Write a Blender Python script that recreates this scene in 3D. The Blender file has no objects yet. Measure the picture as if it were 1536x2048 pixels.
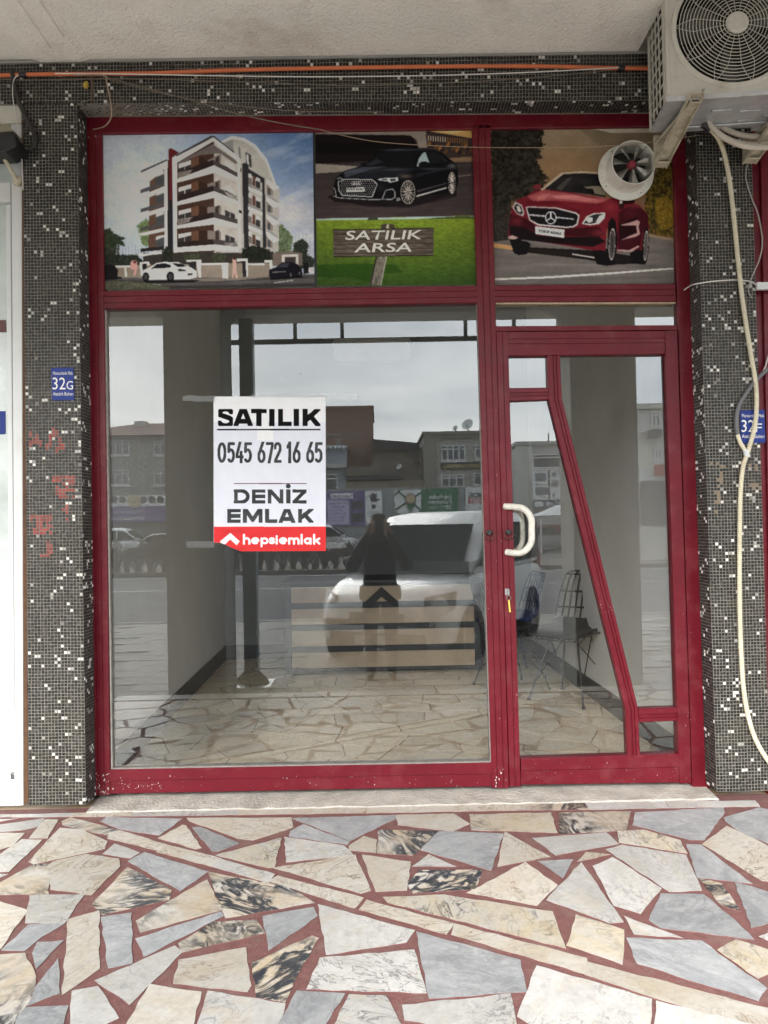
import bpy, bmesh, math, random
import numpy as np
from mathutils import Vector, Matrix

random.seed(7)
rng = np.random.default_rng(7)
R = math.radians
SC = bpy.context.scene
COL = SC.collection

# ---------------------------------------------------------------- camera
FPX, CX, CY = 1541.0, 768.0, 1024.0          # focal length and centre in photograph pixels
CAM = Vector((0.0, -3.56, 1.305))
_yaw, _pit, _rol = 10 / FPX, 21 / FPX, 0.019
FW = Vector((math.sin(_yaw) * math.cos(_pit), math.cos(_yaw) * math.cos(_pit), math.sin(_pit)))
_r0 = FW.cross(Vector((0, 0, 1))).normalized()
_u0 = _r0.cross(FW).normalized()
RT = _r0 * math.cos(_rol) - _u0 * math.sin(_rol)
UP = _u0 * math.cos(_rol) + _r0 * math.sin(_rol)
cd = bpy.data.cameras.new('camera')
cd.sensor_fit = 'VERTICAL'
cd.sensor_height = 34.56
cd.lens = FPX * 34.56 / 2048
cd.clip_start = 0.01
cd.clip_end = 2000
cam = bpy.data.objects.new('camera', cd)
COL.objects.link(cam)
m3 = Matrix((RT, UP, -FW)).transposed()
cam.matrix_world = Matrix.Translation(CAM) @ m3.to_4x4()
SC.camera = cam

# ---------------------------------------------------------------- sky, sun, exposure
SUN_EL, SUN_AZ = R(34), R(203)
w = bpy.data.worlds.new('World')
SC.world = w
w.use_nodes = True
nt = w.node_tree
nt.nodes.clear()
out = nt.nodes.new('ShaderNodeOutputWorld')
bg = nt.nodes.new('ShaderNodeBackground')
sky = nt.nodes.new('ShaderNodeTexSky')
sky.sky_type = 'NISHITA'
sky.sun_disc = False
sky.sun_elevation = SUN_EL
sky.sun_rotation = SUN_AZ
sky.dust_density = 3.0
tc = nt.nodes.new('ShaderNodeTexCoord')
mp = nt.nodes.new('ShaderNodeMapping')
mp.inputs['Scale'].default_value = (1.0, 1.0, 3.2)
n1 = nt.nodes.new('ShaderNodeTexNoise')
n1.inputs['Scale'].default_value = 2.6
n1.inputs['Detail'].default_value = 7
n1.inputs['Roughness'].default_value = 0.55
n1.inputs['Distortion'].default_value = 0.5
cr = nt.nodes.new('ShaderNodeValToRGB')
cr.color_ramp.elements[0].position = 0.33
cr.color_ramp.elements[0].color = (5.0, 5.6, 6.3, 1)
cr.color_ramp.elements[1].position = 0.66
cr.color_ramp.elements[1].color = (9.8, 10.0, 10.2, 1)
mx = nt.nodes.new('ShaderNodeMix')
mx.data_type = 'RGBA'
mx.inputs['Factor'].default_value = 0.86
nt.links.new(tc.outputs['Generated'], mp.inputs['Vector'])
nt.links.new(mp.outputs['Vector'], n1.inputs['Vector'])
nt.links.new(n1.outputs['Fac'], cr.inputs['Fac'])
nt.links.new(sky.outputs['Color'], mx.inputs['A'])
nt.links.new(cr.outputs['Color'], mx.inputs['B'])
nt.links.new(mx.outputs['Result'], bg.inputs['Color'])
bg.inputs['Strength'].default_value = 0.1
nt.links.new(bg.outputs['Background'], out.inputs['Surface'])
sl = bpy.data.lights.new('sun', 'SUN')
sl.energy = 1.2
sl.angle = R(40)
sl.color = (1.0, 0.98, 0.95)
so = bpy.data.objects.new('sun', sl)
COL.objects.link(so)
sdir = Vector((math.sin(SUN_AZ) * math.cos(SUN_EL), math.cos(SUN_AZ) * math.cos(SUN_EL), math.sin(SUN_EL)))
so.rotation_euler = sdir.to_track_quat('Z', 'Y').to_euler()
so.location = (0, -10, 20)
vs = SC.view_settings
vs.view_transform = 'Standard'
vs.look = 'None'
vs.gamma = 1.0
vs.use_curve_mapping = False
vs.exposure = 2.58
cy = SC.cycles
cy.use_denoising = True
cy.max_bounces = 12
cy.diffuse_bounces = 9
cy.transparent_max_bounces = 16
cy.caustics_reflective = False
cy.caustics_refractive = False
cy.sample_clamp_indirect = 6.0

# ---------------------------------------------------------------- geometry helpers
YF, YG = 0.12, 0.15        # front of the red frame, plane of the glass


def ray(u, v):
    return FW + RT * ((u - CX) / FPX) - UP * ((v - CY) / FPX)


def P(u, v, y=0.0):
    d = ray(u, v)
    return CAM + d * ((y - CAM.y) / d.y)


def G(u, v, z=0.0):
    d = ray(u, v)
    return CAM + d * ((z - CAM.z) / d.z)


def M(u, v, y):
    """a point at depth y (street side) whose mirror image in the glass is seen at u, v"""
    p = P(u, v, 2 * YG - y)
    return Vector((p.x, y, p.z))


def MZ(u, v, z):
    p = G(u, v, z)
    return Vector((p.x, 2 * YG - p.y, z))


def lin(c):
    return tuple(((x / 255) / 12.92 if x / 255 <= 0.04045 else ((x / 255 + 0.055) / 1.055) ** 2.4) for x in c[:3])


class MB:
    def __init__(s):
        s.v, s.f, s.c = [], [], []

    def add(s, vs, fs, col=None):
        o = len(s.v)
        s.v.extend([tuple(x) for x in vs])
        for f in fs:
            s.f.append(tuple(i + o for i in f))
            s.c.append(col)
        return s

    def box(s, a, b, col=None):
        (x0, y0, z0), (x1, y1, z1) = a, b
        x0, x1 = min(x0, x1), max(x0, x1)
        y0, y1 = min(y0, y1), max(y0, y1)
        z0, z1 = min(z0, z1), max(z0, z1)
        return s.add([(x0, y0, z0), (x1, y0, z0), (x1, y1, z0), (x0, y1, z0), (x0, y0, z1), (x1, y0, z1), (x1, y1, z1), (x0, y1, z1)],
                     [(0, 3, 2, 1), (4, 5, 6, 7), (0, 1, 5, 4), (1, 2, 6, 5), (2, 3, 7, 6), (3, 0, 4, 7)], col)

    def prism(s, pts, off, col=None):
        """closed polygon pts (Vectors) extruded by off"""
        n = len(pts)
        off = Vector(off)
        vs = [Vector(p) for p in pts] + [Vector(p) + off for p in pts]
        nrm = Vector((0, 0, 0))
        for i in range(n):
            nrm += Vector(pts[i]).cross(Vector(pts[(i + 1) % n]))
        flip = nrm.dot(off) > 0
        a, b = tuple(range(n)), tuple(range(n, 2 * n))
        fs = [a[::-1] if flip else a, b if flip else b[::-1]]
        for i in range(n):
            j = (i + 1) % n
            fs.append((i, j, n + j, n + i) if flip else (j, i, n + i, n + j))
        return s.add(vs, fs, col)

    def tube(s, pts, r, seg=8, caps=True, col=None, closed=False):
        pts = [Vector(p) for p in pts]
        n = len(pts)
        rs = r if isinstance(r, (list, tuple)) else [r] * n
        ref = None
        vs = []
        for i, p in enumerate(pts):
            if closed:
                t = (pts[(i + 1) % n] - pts[i - 1]).normalized()
            else:
                t = (pts[min(i + 1, n - 1)] - pts[max(i - 1, 0)]).normalized()
            if ref is None:
                ref = Vector((0, 0, 1)) if abs(t.z) < 0.9 else Vector((1, 0, 0))
            a = (ref - t * ref.dot(t)).normalized()
            b = t.cross(a)
            ref = a
            for k in range(seg):
                th = 2 * math.pi * k / seg
                vs.append(p + (a * math.cos(th) + b * math.sin(th)) * rs[i])
        fs = []
        for i in range(n if closed else n - 1):
            j = (i + 1) % n
            for k in range(seg):
                l = (k + 1) % seg
                fs.append((i * seg + k, i * seg + l, j * seg + l, j * seg + k))
        if caps and not closed:
            fs.append(tuple(range(seg))[::-1])
            fs.append(tuple(range((n - 1) * seg, n * seg)))
        return s.add(vs, fs, col)

    def lathe(s, prof, c, axis, seg=24, col=None, cap=True):
        """prof: (radius, distance along axis); c: centre; axis: direction"""
        c, ax = Vector(c), Vector(axis).normalized()
        a = ax.orthogonal().normalized()
        b = ax.cross(a)
        vs = []
        for (r, h) in prof:
            for k in range(seg):
                th = 2 * math.pi * k / seg
                vs.append(c + ax * h + (a * math.cos(th) + b * math.sin(th)) * r)
        fs = []
        n = len(prof)
        for i in range(n - 1):
            for k in range(seg):
                l = (k + 1) % seg
                fs.append((i * seg + k, i * seg + l, (i + 1) * seg + l, (i + 1) * seg + k))
        if cap:
            fs.append(tuple(range(seg))[::-1])
            fs.append(tuple(range((n - 1) * seg, n * seg)))
        return s.add(vs, fs, col)

    def build(s, name, mat, parent=None, smooth=False, bevel=0.0, seg=2, local=False):
        me = bpy.data.meshes.new(name)
        me.from_pydata(s.v, [], s.f)
        if s.c and s.c[0] is not None:
            at = me.color_attributes.new('tint', 'FLOAT_COLOR', 'CORNER')
            k = 0
            arr = []
            for f, c in zip(s.f, s.c):
                arr.extend(list((*c, 1.0)) * len(f))
            at.data.foreach_set('color', arr)
        me.update()
        o = bpy.data.objects.new(name, me)
        COL.objects.link(o)
        for mm in (mat if isinstance(mat, (list, tuple)) else [mat]):
            me.materials.append(mm)
        if parent is not None:
            o.parent = parent
            if parent.type == 'EMPTY' and not local:
                o.matrix_parent_inverse = parent.matrix_basis.inverted()
        if smooth:
            me.polygons.foreach_set('use_smooth', [True] * len(me.polygons))
            me.set_sharp_from_angle(angle=R(38))
        if bevel > 0:
            bv = o.modifiers.new('bevel', 'BEVEL')
            bv.width = bevel
            bv.segments = seg
            bv.limit_method = 'ANGLE'
            bv.angle_limit = R(40)
        return o


def tag(o, label=None, cat=None, group=None, kind=None):
    if label: o['label'] = label
    if cat: o['category'] = cat
    if group: o['group'] = group
    if kind: o['kind'] = kind
    return o


def empty(name, loc, label=None, cat=None, group=None, kind=None, rz=0.0):
    """a thing whose parts are children; parts are built in world space unless stated"""
    o = bpy.data.objects.new(name, None)
    COL.objects.link(o)
    o.location = loc
    o.rotation_euler = (0, 0, rz)
    return tag(o, label, cat, group, kind)


def copy_tree(o, parent=None):
    c = o.copy()
    COL.objects.link(c)
    c.parent = parent
    if parent is not None:
        c.matrix_parent_inverse = o.matrix_parent_inverse.copy()
    for ch in [x for x in bpy.data.objects if x.parent == o]:
        copy_tree(ch, c)
    return c


# ---------------------------------------------------------------- materials
MATS = {}


def _new(name):
    m = bpy.data.materials.new(name)
    m.use_nodes = True
    t = m.node_tree
    return m, t, t.nodes['Principled BSDF']


def mat(name, col, rough=0.5, metal=0.0, var=0.12, scale=6.0, bump=0.0, bscale=60.0, dirt=None, dirt_amt=0.5, dirt_scale=3.0, spec=0.5, coat=0.0, attr=False, space='Object', emit=None):
    """principled surface with noise in colour and roughness, optional dirt patches and fine relief"""
    if name in MATS:
        return MATS[name]
    m, t, b = _new(name)
    N, L = t.nodes, t.links
    tcn = N.new('ShaderNodeTexCoord')
    vec = tcn.outputs[space]
    no = N.new('ShaderNodeTexNoise')
    no.inputs['Scale'].default_value = scale
    no.inputs['Detail'].default_value = 6
    no.inputs['Roughness'].default_value = 0.62
    L.new(vec, no.inputs['Vector'])
    mr = N.new('ShaderNodeMapRange')
    mr.inputs['From Min'].default_value = 0.25
    mr.inputs['From Max'].default_value = 0.75
    mr.inputs['To Min'].default_value = 1 - var
    mr.inputs['To Max'].default_value = 1 + var
    L.new(no.outputs['Fac'], mr.inputs['Value'])
    mul = N.new('ShaderNodeMix')
    mul.data_type = 'RGBA'
    mul.blend_type = 'MULTIPLY'
    mul.inputs['Factor'].default_value = 1.0
    if attr:
        a = N.new('ShaderNodeAttribute')
        a.attribute_name = 'tint'
        L.new(a.outputs['Color'], mul.inputs['A'])
    else:
        mul.inputs['A'].default_value = (*col, 1)
    L.new(mr.outputs['Result'], mul.inputs['B'])
    cur = mul.outputs['Result']
    if dirt is not None:
        n2 = N.new('ShaderNodeTexNoise')
        n2.inputs['Scale'].default_value = dirt_scale
        n2.inputs['Detail'].default_value = 8
        n2.inputs['Roughness'].default_value = 0.7
        L.new(vec, n2.inputs['Vector'])
        r2 = N.new('ShaderNodeMapRange')
        r2.inputs['From Min'].default_value = 0.5
        r2.inputs['From Max'].default_value = 0.72
        r2.inputs['To Max'].default_value = dirt_amt
        L.new(n2.outputs['Fac'], r2.inputs['Value'])
        dm = N.new('ShaderNodeMix')
        dm.data_type = 'RGBA'
        L.new(r2.outputs['Result'], dm.inputs['Factor'])
        L.new(cur, dm.inputs['A'])
        dm.inputs['B'].default_value = (*dirt, 1)
        cur = dm.outputs['Result']
    L.new(cur, b.inputs['Base Color'])
    rr = N.new('ShaderNodeMapRange')
    rr.inputs['To Min'].default_value = max(0.02, rough - 0.12)
    rr.inputs['To Max'].default_value = min(1.0, rough + 0.12)
    L.new(no.outputs['Fac'], rr.inputs['Value'])
    L.new(rr.outputs['Result'], b.inputs['Roughness'])
    b.inputs['Metallic'].default_value = metal
    b.inputs['Specular IOR Level'].default_value = spec
    b.inputs['Coat Weight'].default_value = coat
    if bump > 0:
        n3 = N.new('ShaderNodeTexNoise')
        n3.inputs['Scale'].default_value = bscale
        n3.inputs['Detail'].default_value = 5
        L.new(vec, n3.inputs['Vector'])
        bp = N.new('ShaderNodeBump')
        bp.inputs['Strength'].default_value = bump
        bp.inputs['Distance'].default_value = 0.01
        L.new(n3.outputs['Fac'], bp.inputs['Height'])
        L.new(bp.outputs['Normal'], b.inputs['Normal'])
    if emit:
        b.inputs['Emission Color'].default_value = (*col, 1)
        b.inputs['Emission Strength'].default_value = emit
    MATS[name] = m
    return m


def glass_mat(name, refl, tint, rough=0.0, smear=0.0):
    """window glass: clear sheet with a mirror layer, faint grime"""
    m, t, b = _new(name)
    N, L = t.nodes, t.links
    N.remove(b)
    o = N['Material Output']
    tr = N.new('ShaderNodeBsdfTransparent')
    tr.inputs['Color'].default_value = (*tint, 1)
    gl = N.new('ShaderNodeBsdfGlossy')
    gl.inputs['Roughness'].default_value = rough
    gl.inputs['Color'].default_value = (0.97, 1.0, 1.0, 1)
    fr = N.new('ShaderNodeFresnel')
    fr.inputs['IOR'].default_value = 1.5
    mr = N.new('ShaderNodeMapRange')
    mr.inputs['From Min'].default_value = 0.04
    mr.inputs['From Max'].default_value = 1.0
    mr.inputs['To Min'].default_value = refl
    mr.inputs['To Max'].default_value = 1.0
    L.new(fr.outputs['Fac'], mr.inputs['Value'])
    mixn = N.new('ShaderNodeMixShader')
    L.new(mr.outputs['Result'], mixn.inputs['Fac'])
    L.new(tr.outputs['BSDF'], mixn.inputs[1])
    L.new(gl.outputs['BSDF'], mixn.inputs[2])
    last = mixn.outputs['Shader']
    if smear > 0:
        tcn = N.new('ShaderNodeTexCoord')
        no = N.new('ShaderNodeTexNoise')
        no.inputs['Scale'].default_value = 2.2
        no.inputs['Detail'].default_value = 9
        no.inputs['Roughness'].default_value = 0.68
        L.new(tcn.outputs['Object'], no.inputs['Vector'])
        sr = N.new('ShaderNodeMapRange')
        sr.inputs['From Min'].default_value = 0.45
        sr.inputs['From Max'].default_value = 0.8
        sr.inputs['To Min'].default_value = smear * 0.35
        sr.inputs['To Max'].default_value = smear
        L.new(no.outputs['Fac'], sr.inputs['Value'])
        df = N.new('ShaderNodeBsdfDiffuse')
        df.inputs['Color'].default_value = (0.55, 0.54, 0.5, 1)
        m2 = N.new('ShaderNodeMixShader')
        L.new(sr.outputs['Result'], m2.inputs['Fac'])
        L.new(last, m2.inputs[1])
        L.new(df.outputs['BSDF'], m2.inputs[2])
        last = m2.outputs['Shader']
    L.new(last, o.inputs['Surface'])
    return m


def marble_mat(name, base, cloud, vein, vein_amt, vein_w, scale=5.0, rough=0.42, bruise=(0.34, 0.25, 0.15)):
    """polished stone: clouded ground with warped veins; every stone takes its own patch of the pattern"""
    m, t, b = _new(name)
    N, L = t.nodes, t.links
    tcn = N.new('ShaderNodeTexCoord')
    oi = N.new('ShaderNodeObjectInfo')
    cmb = N.new('ShaderNodeCombineXYZ')
    for k, s in enumerate((37.0, 91.0, 53.0)):
        mu = N.new('ShaderNodeMath')
        mu.operation = 'MULTIPLY'
        mu.inputs[1].default_value = s
        L.new(oi.outputs['Random'], mu.inputs[0])
        L.new(mu.outputs[0], cmb.inputs[k])
    rot = N.new('ShaderNodeVectorRotate')
    rot.rotation_type = 'Z_AXIS'
    mu = N.new('ShaderNodeMath')
    mu.operation = 'MULTIPLY'
    mu.inputs[1].default_value = 40.0
    L.new(oi.outputs['Random'], mu.inputs[0])
    L.new(mu.outputs[0], rot.inputs['Angle'])
    L.new(tcn.outputs['Object'], rot.inputs['Vector'])
    ad = N.new('ShaderNodeVectorMath')
    L.new(rot.outputs['Vector'], ad.inputs[0])
    L.new(cmb.outputs[0], ad.inputs[1])
    sc_ = N.new('ShaderNodeVectorMath')
    sc_.operation = 'MULTIPLY'
    sc_.inputs[1].default_value = (1.0, 2.1, 1.0)
    L.new(ad.outputs[0], sc_.inputs[0])
    nz = N.new('ShaderNodeTexNoise')
    nz.inputs['Scale'].default_value = scale * 0.8
    nz.inputs['Detail'].default_value = 8
    nz.inputs['Roughness'].default_value = 0.66
    nz.inputs['Distortion'].default_value = 0.8
    L.new(sc_.outputs[0], nz.inputs['Vector'])
    mix1 = N.new('ShaderNodeMix')
    mix1.data_type = 'RGBA'
    r1 = N.new('ShaderNodeMapRange')
    r1.inputs['From Min'].default_value = 0.36
    r1.inputs['From Max'].default_value = 0.66
    L.new(nz.outputs['Fac'], r1.inputs['Value'])
    L.new(r1.outputs['Result'], mix1.inputs['Factor'])
    mix1.inputs['A'].default_value = (*base, 1)
    mix1.inputs['B'].default_value = (*cloud, 1)
    # veins: narrow band of a strongly distorted noise
    nv = N.new('ShaderNodeTexNoise')
    nv.inputs['Scale'].default_value = scale
    nv.inputs['Detail'].default_value = 5
    nv.inputs['Roughness'].default_value = 0.6
    nv.inputs['Distortion'].default_value = 1.6
    L.new(sc_.outputs[0], nv.inputs['Vector'])
    sub = N.new('ShaderNodeMath')
    sub.operation = 'SUBTRACT'
    sub.inputs[1].default_value = 0.5
    L.new(nv.outputs['Fac'], sub.inputs[0])
    ab = N.new('ShaderNodeMath')
    ab.operation = 'ABSOLUTE'
    L.new(sub.outputs[0], ab.inputs[0])
    rv = N.new('ShaderNodeMapRange')
    rv.inputs['From Min'].default_value = 0.0
    rv.inputs['From Max'].default_value = vein_w
    rv.inputs['To Min'].default_value = vein_amt
    rv.inputs['To Max'].default_value = 0.0
    L.new(ab.outputs[0], rv.inputs['Value'])
    # veins come and go
    nm = N.new('ShaderNodeTexNoise')
    nm.inputs['Scale'].default_value = scale * 0.55
    nm.inputs['Detail'].default_value = 3
    L.new(ad.outputs[0], nm.inputs['Vector'])
    rm = N.new('ShaderNodeMapRange')
    rm.inputs['From Min'].default_value = 0.4
    rm.inputs['From Max'].default_value = 0.58
    L.new(nm.outputs['Fac'], rm.inputs['Value'])
    vm = N.new('ShaderNodeMath')
    vm.operation = 'MULTIPLY'
    L.new(rv.outputs['Result'], vm.inputs[0])
    L.new(rm.outputs['Result'], vm.inputs[1])
    mix2 = N.new('ShaderNodeMix')
    mix2.data_type = 'RGBA'
    L.new(vm.outputs[0], mix2.inputs['Factor'])
    L.new(mix1.outputs['Result'], mix2.inputs['A'])
    mix2.inputs['B'].default_value = (*vein, 1)
    # brightness differs from stone to stone, foot grime
    hs = N.new('ShaderNodeHueSaturation')
    rb = N.new('ShaderNodeMapRange')
    rb.inputs['To Min'].default_value = 0.84
    rb.inputs['To Max'].default_value = 1.12
    L.new(oi.outputs['Random'], rb.inputs['Value'])
    L.new(rb.outputs['Result'], hs.inputs['Value'])
    # ochre bruises and fine mottling
    no2 = N.new('ShaderNodeTexNoise')
    no2.inputs['Scale'].default_value = scale * 1.7
    no2.inputs['Detail'].default_value = 7
    no2.inputs['Roughness'].default_value = 0.7
    no2.inputs['Distortion'].default_value = 1.2
    L.new(ad.outputs[0], no2.inputs['Vector'])
    ro2 = N.new('ShaderNodeMapRange')
    ro2.inputs['From Min'].default_value = 0.53
    ro2.inputs['From Max'].default_value = 0.78
    ro2.inputs['To Max'].default_value = 0.75
    L.new(no2.outputs['Fac'], ro2.inputs['Value'])
    mo2 = N.new('ShaderNodeMix')
    mo2.data_type = 'RGBA'
    L.new(ro2.outputs['Result'], mo2.inputs['Factor'])
    L.new(mix2.outputs['Result'], mo2.inputs['A'])
    mo2.inputs['B'].default_value = (*bruise, 1)
    nf = N.new('ShaderNodeTexNoise')
    nf.inputs['Scale'].default_value = 55
    nf.inputs['Detail'].default_value = 6
    nf.inputs['Roughness'].default_value = 0.75
    L.new(ad.outputs[0], nf.inputs['Vector'])
    rf = N.new('ShaderNodeMapRange')
    rf.inputs['From Min'].default_value = 0.3
    rf.inputs['From Max'].default_value = 0.7
    rf.inputs['To Min'].default_value = 0.86
    rf.inputs['To Max'].default_value = 1.10
    L.new(nf.outputs['Fac'], rf.inputs['Value'])
    mf = N.new('ShaderNodeMix')
    mf.data_type = 'RGBA'
    mf.blend_type = 'MULTIPLY'
    mf.inputs['Factor'].default_value = 1.0
    L.new(mo2.outputs['Result'], mf.inputs['A'])
    L.new(rf.outputs['Result'], mf.inputs['B'])
    L.new(mf.outputs['Result'], hs.inputs['Color'])
    gp = N.new('ShaderNodeNewGeometry')
    ng = N.new('ShaderNodeTexNoise')
    ng.inputs['Scale'].default_value = 26
    ng.inputs['Detail'].default_value = 9
    ng.inputs['Roughness'].default_value = 0.75
    L.new(gp.outputs['Position'], ng.inputs['Vector'])
    rg = N.new('ShaderNodeMapRange')
    rg.inputs['From Min'].default_value = 0.52
    rg.inputs['From Max'].default_value = 0.8
    rg.inputs['To Max'].default_value = 0.7
    L.new(ng.outputs['Fac'], rg.inputs['Value'])
    mg = N.new('ShaderNodeMix')
    mg.data_type = 'RGBA'
    L.new(rg.outputs['Result'], mg.inputs['Factor'])
    L.new(hs.outputs['Color'], mg.inputs['A'])
    mg.inputs['B'].default_value = (0.24, 0.22, 0.19, 1)
    L.new(mg.outputs['Result'], b.inputs['Base Color'])
    rr = N.new('ShaderNodeMapRange')
    rr.inputs['To Min'].default_value = rough - 0.12
    rr.inputs['To Max'].default_value = rough + 0.2
    L.new(ng.outputs['Fac'], rr.inputs['Value'])
    L.new(rr.outputs['Result'], b.inputs['Roughness'])
    bp = N.new('ShaderNodeBump')
    bp.inputs['Strength'].default_value = 0.12
    bp.inputs['Distance'].default_value = 0.003
    L.new(ng.outputs['Fac'], bp.inputs['Height'])
    L.new(bp.outputs['Normal'], b.inputs['Normal'])
    return m


RED = mat('red_paint', (0.125, 0.0045, 0.0125), 0.40, var=0.16, scale=7, bump=0.10, bscale=26, dirt=(0.24, 0.075, 0.075), dirt_amt=0.30, dirt_scale=11, spec=0.3)
GLASS = glass_mat('shop_glass', 0.108, (0.99, 0.995, 0.99), 0.0, 0.003)
WHITEM = mat('white_upvc', (0.60, 0.61, 0.60), 0.35, var=0.05, dirt=(0.42, 0.38, 0.3), dirt_amt=0.25, dirt_scale=5)
BLACK = mat('black_plastic', (0.012, 0.012, 0.013), 0.4)
DARKM = mat('dark_metal', (0.03, 0.03, 0.032), 0.4, metal=0.4)
STEEL = mat('grey_steel', (0.42, 0.43, 0.43), 0.38, metal=0.8, var=0.2, dirt=(0.2, 0.15, 0.1), dirt_amt=0.5)
CONC = mat('grey_concrete', (0.30, 0.29, 0.27), 0.9, var=0.22, scale=4, bump=0.35, bscale=45)
PLASTER = mat('cream_plaster', (0.88, 0.845, 0.78), 0.95, var=0.10, scale=3.0, bump=1.0, bscale=70, dirt=(0.56, 0.49, 0.41), dirt_amt=0.75, dirt_scale=2.2)
GROUT = mat('red_grout', (0.185, 0.080, 0.073), 0.9, var=0.25, scale=30, bump=0.5, bscale=120, dirt=(0.23, 0.16, 0.14), dirt_amt=0.7, dirt_scale=9)

# ================================================================ SETTING: floors and ground
MARB = {
    'W': marble_mat('white_marble', (0.56, 0.55, 0.525), (0.44, 0.43, 0.405), (0.16, 0.155, 0.155), 1.0, 0.020, 4.5, bruise=(0.50, 0.40, 0.26)),
    'C': marble_mat('cream_marble', (0.57, 0.545, 0.495), (0.50, 0.435, 0.34), (0.20, 0.14, 0.085), 1.0, 0.020, 5.0, bruise=(0.55, 0.535, 0.50)),
    'G': marble_mat('grey_marble', (0.28, 0.29, 0.30), (0.43, 0.437, 0.44), (0.20, 0.21, 0.22), 0.7, 0.05, 6.0, bruise=(0.60, 0.60, 0.59)),
    'B': marble_mat('breccia_marble', (0.60, 0.575, 0.53), (0.52, 0.42, 0.29), (0.022, 0.027, 0.036), 1.6, 0.10, 5.0),
    'Y': marble_mat('veined_marble', (0.58, 0.50, 0.36), (0.55, 0.53, 0.49), (0.05, 0.05, 0.055), 1.0, 0.035, 6.0),
}
SHOPFLOOR = marble_mat('beige_marble', (0.84, 0.73, 0.54), (0.77, 0.65, 0.46), (0.2, 0.14, 0.08), 0.4, 0.02, 4.0, 0.3, bruise=(0.64, 0.51, 0.34))


def sheet(name, x0, x1, y0, y1, z, m, kind='structure', lab=None, cat=None, thick=0.05):
    o = MB().box((x0, y0, z - thick), (x1, y1, z)).build(name, m)
    return tag(o, lab, cat, kind=kind)


def slab(pts, z, h, name, m, parent, side=None):
    """a cut stone: irregular outline, chamfered top edge"""
    n = len(pts)
    c = Vector((sum(p[0] for p in pts) / n, sum(p[1] for p in pts) / n))
    area = sum(pts[i][0] * pts[(i + 1) % n][1] - pts[(i + 1) % n][0] * pts[i][1] for i in range(n))
    if area < 0:
        pts = pts[::-1]
    base = []
    for i in range(n):        # a little raggedness along each edge
        a, b = Vector(pts[i][:2]), Vector(pts[(i + 1) % n][:2])
        L = (b - a).length
        k = max(1, int(L / 0.035))
        nrm = Vector((-(b - a).y, (b - a).x))
        nrm = nrm / max(L, 1e-6)
        for q in range(k):
            p = a + (b - a) * (q / k)
            if q:
                p = p + nrm * random.uniform(-0.0030, 0.0034)
            base.append(p - c)
    k = len(base)
    vs = []
    for p in base:
        vs.append((p.x, p.y, 0))
    for p in base:
        vs.append((p.x, p.y, h - 0.0002))
    for p in base:
        q = p * (1 - 0.0004 / max(p.length, 0.02))
        vs.append((q.x, q.y, h))
    fs = [tuple(range(2 * k, 3 * k))]
    for i in range(k):
        j = (i + 1) % k
        fs.append((i, j, k + j, k + i))
        fs.append((k + i, k + j, 2 * k + j, 2 * k + i))
    me = bpy.data.meshes.new(name)
    me.from_pydata(vs, [], fs)
    me.materials.append(m)
    me.materials.append(GROUT if side is None else side)
    me.polygons.foreach_set('material_index', [0] + [1, 0] * k)
    o = bpy.data.objects.new(name, me)
    COL.objects.link(o)
    o.location = (c.x, c.y, z)
    o.rotation_euler = (random.uniform(-0.001, 0.001), random.uniform(-0.001, 0.001), 0)
    o.parent = parent
    return o


def voronoi_cells(x0, x1, y0, y1, n, gap, seed):
    """irregular paving outlines filling a rectangle"""
    r = random.Random(seed)
    pts = []
    tries = 0
    mind = 0.62 * math.sqrt((x1 - x0) * (y1 - y0) / n)
    while len(pts) < n and tries < 6000:
        tries += 1
        p = (r.uniform(x0, x1), r.uniform(y0, y1))
        if all((p[0] - q[0]) ** 2 + (p[1] - q[1]) ** 2 > mind * mind for q in pts):
            pts.append(p)
    cells = []
    for i, p in enumerate(pts):
        poly = [(x0, y0), (x1, y0), (x1, y1), (x0, y1)]
        for j, q in enumerate(pts):
            if i == j or abs(q[0] - p[0]) > 6 * mind or abs(q[1] - p[1]) > 6 * mind:
                continue
            dx, dy = q[0] - p[0], q[1] - p[1]
            d = math.hypot(dx, dy)
            lim = d / 2 - gap
            nx, ny = dx / d, dy / d
            new = []
            for k in range(len(poly)):
                a, b = poly[k], poly[(k + 1) % len(poly)]
                sa = (a[0] - p[0]) * nx + (a[1] - p[1]) * ny - lim
                sb = (b[0] - p[0]) * nx + (b[1] - p[1]) * ny - lim
                if sa <= 0: new.append(a)
                if sa * sb < 0:
                    tt = sa / (sa - sb)
                    new.append((a[0] + (b[0] - a[0]) * tt, a[1] + (b[1] - a[1]) * tt))
            poly = new
            if len(poly) < 3: break
        out_ = []
        for q in poly:
            if not out_ or math.hypot(q[0] - out_[-1][0], q[1] - out_[-1][1]) > 0.012:
                out_.append(q)
        if len(out_) >= 3:
            cells.append(out_)
    return cells


EDGE = MZ(700, 1383, 0).y            # street edge of the raised arcade floor
floor = sheet('arcade_floor', -4.6, 4.6, EDGE, 0.06, 0.0, GROUT, thick=0.32)

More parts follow.
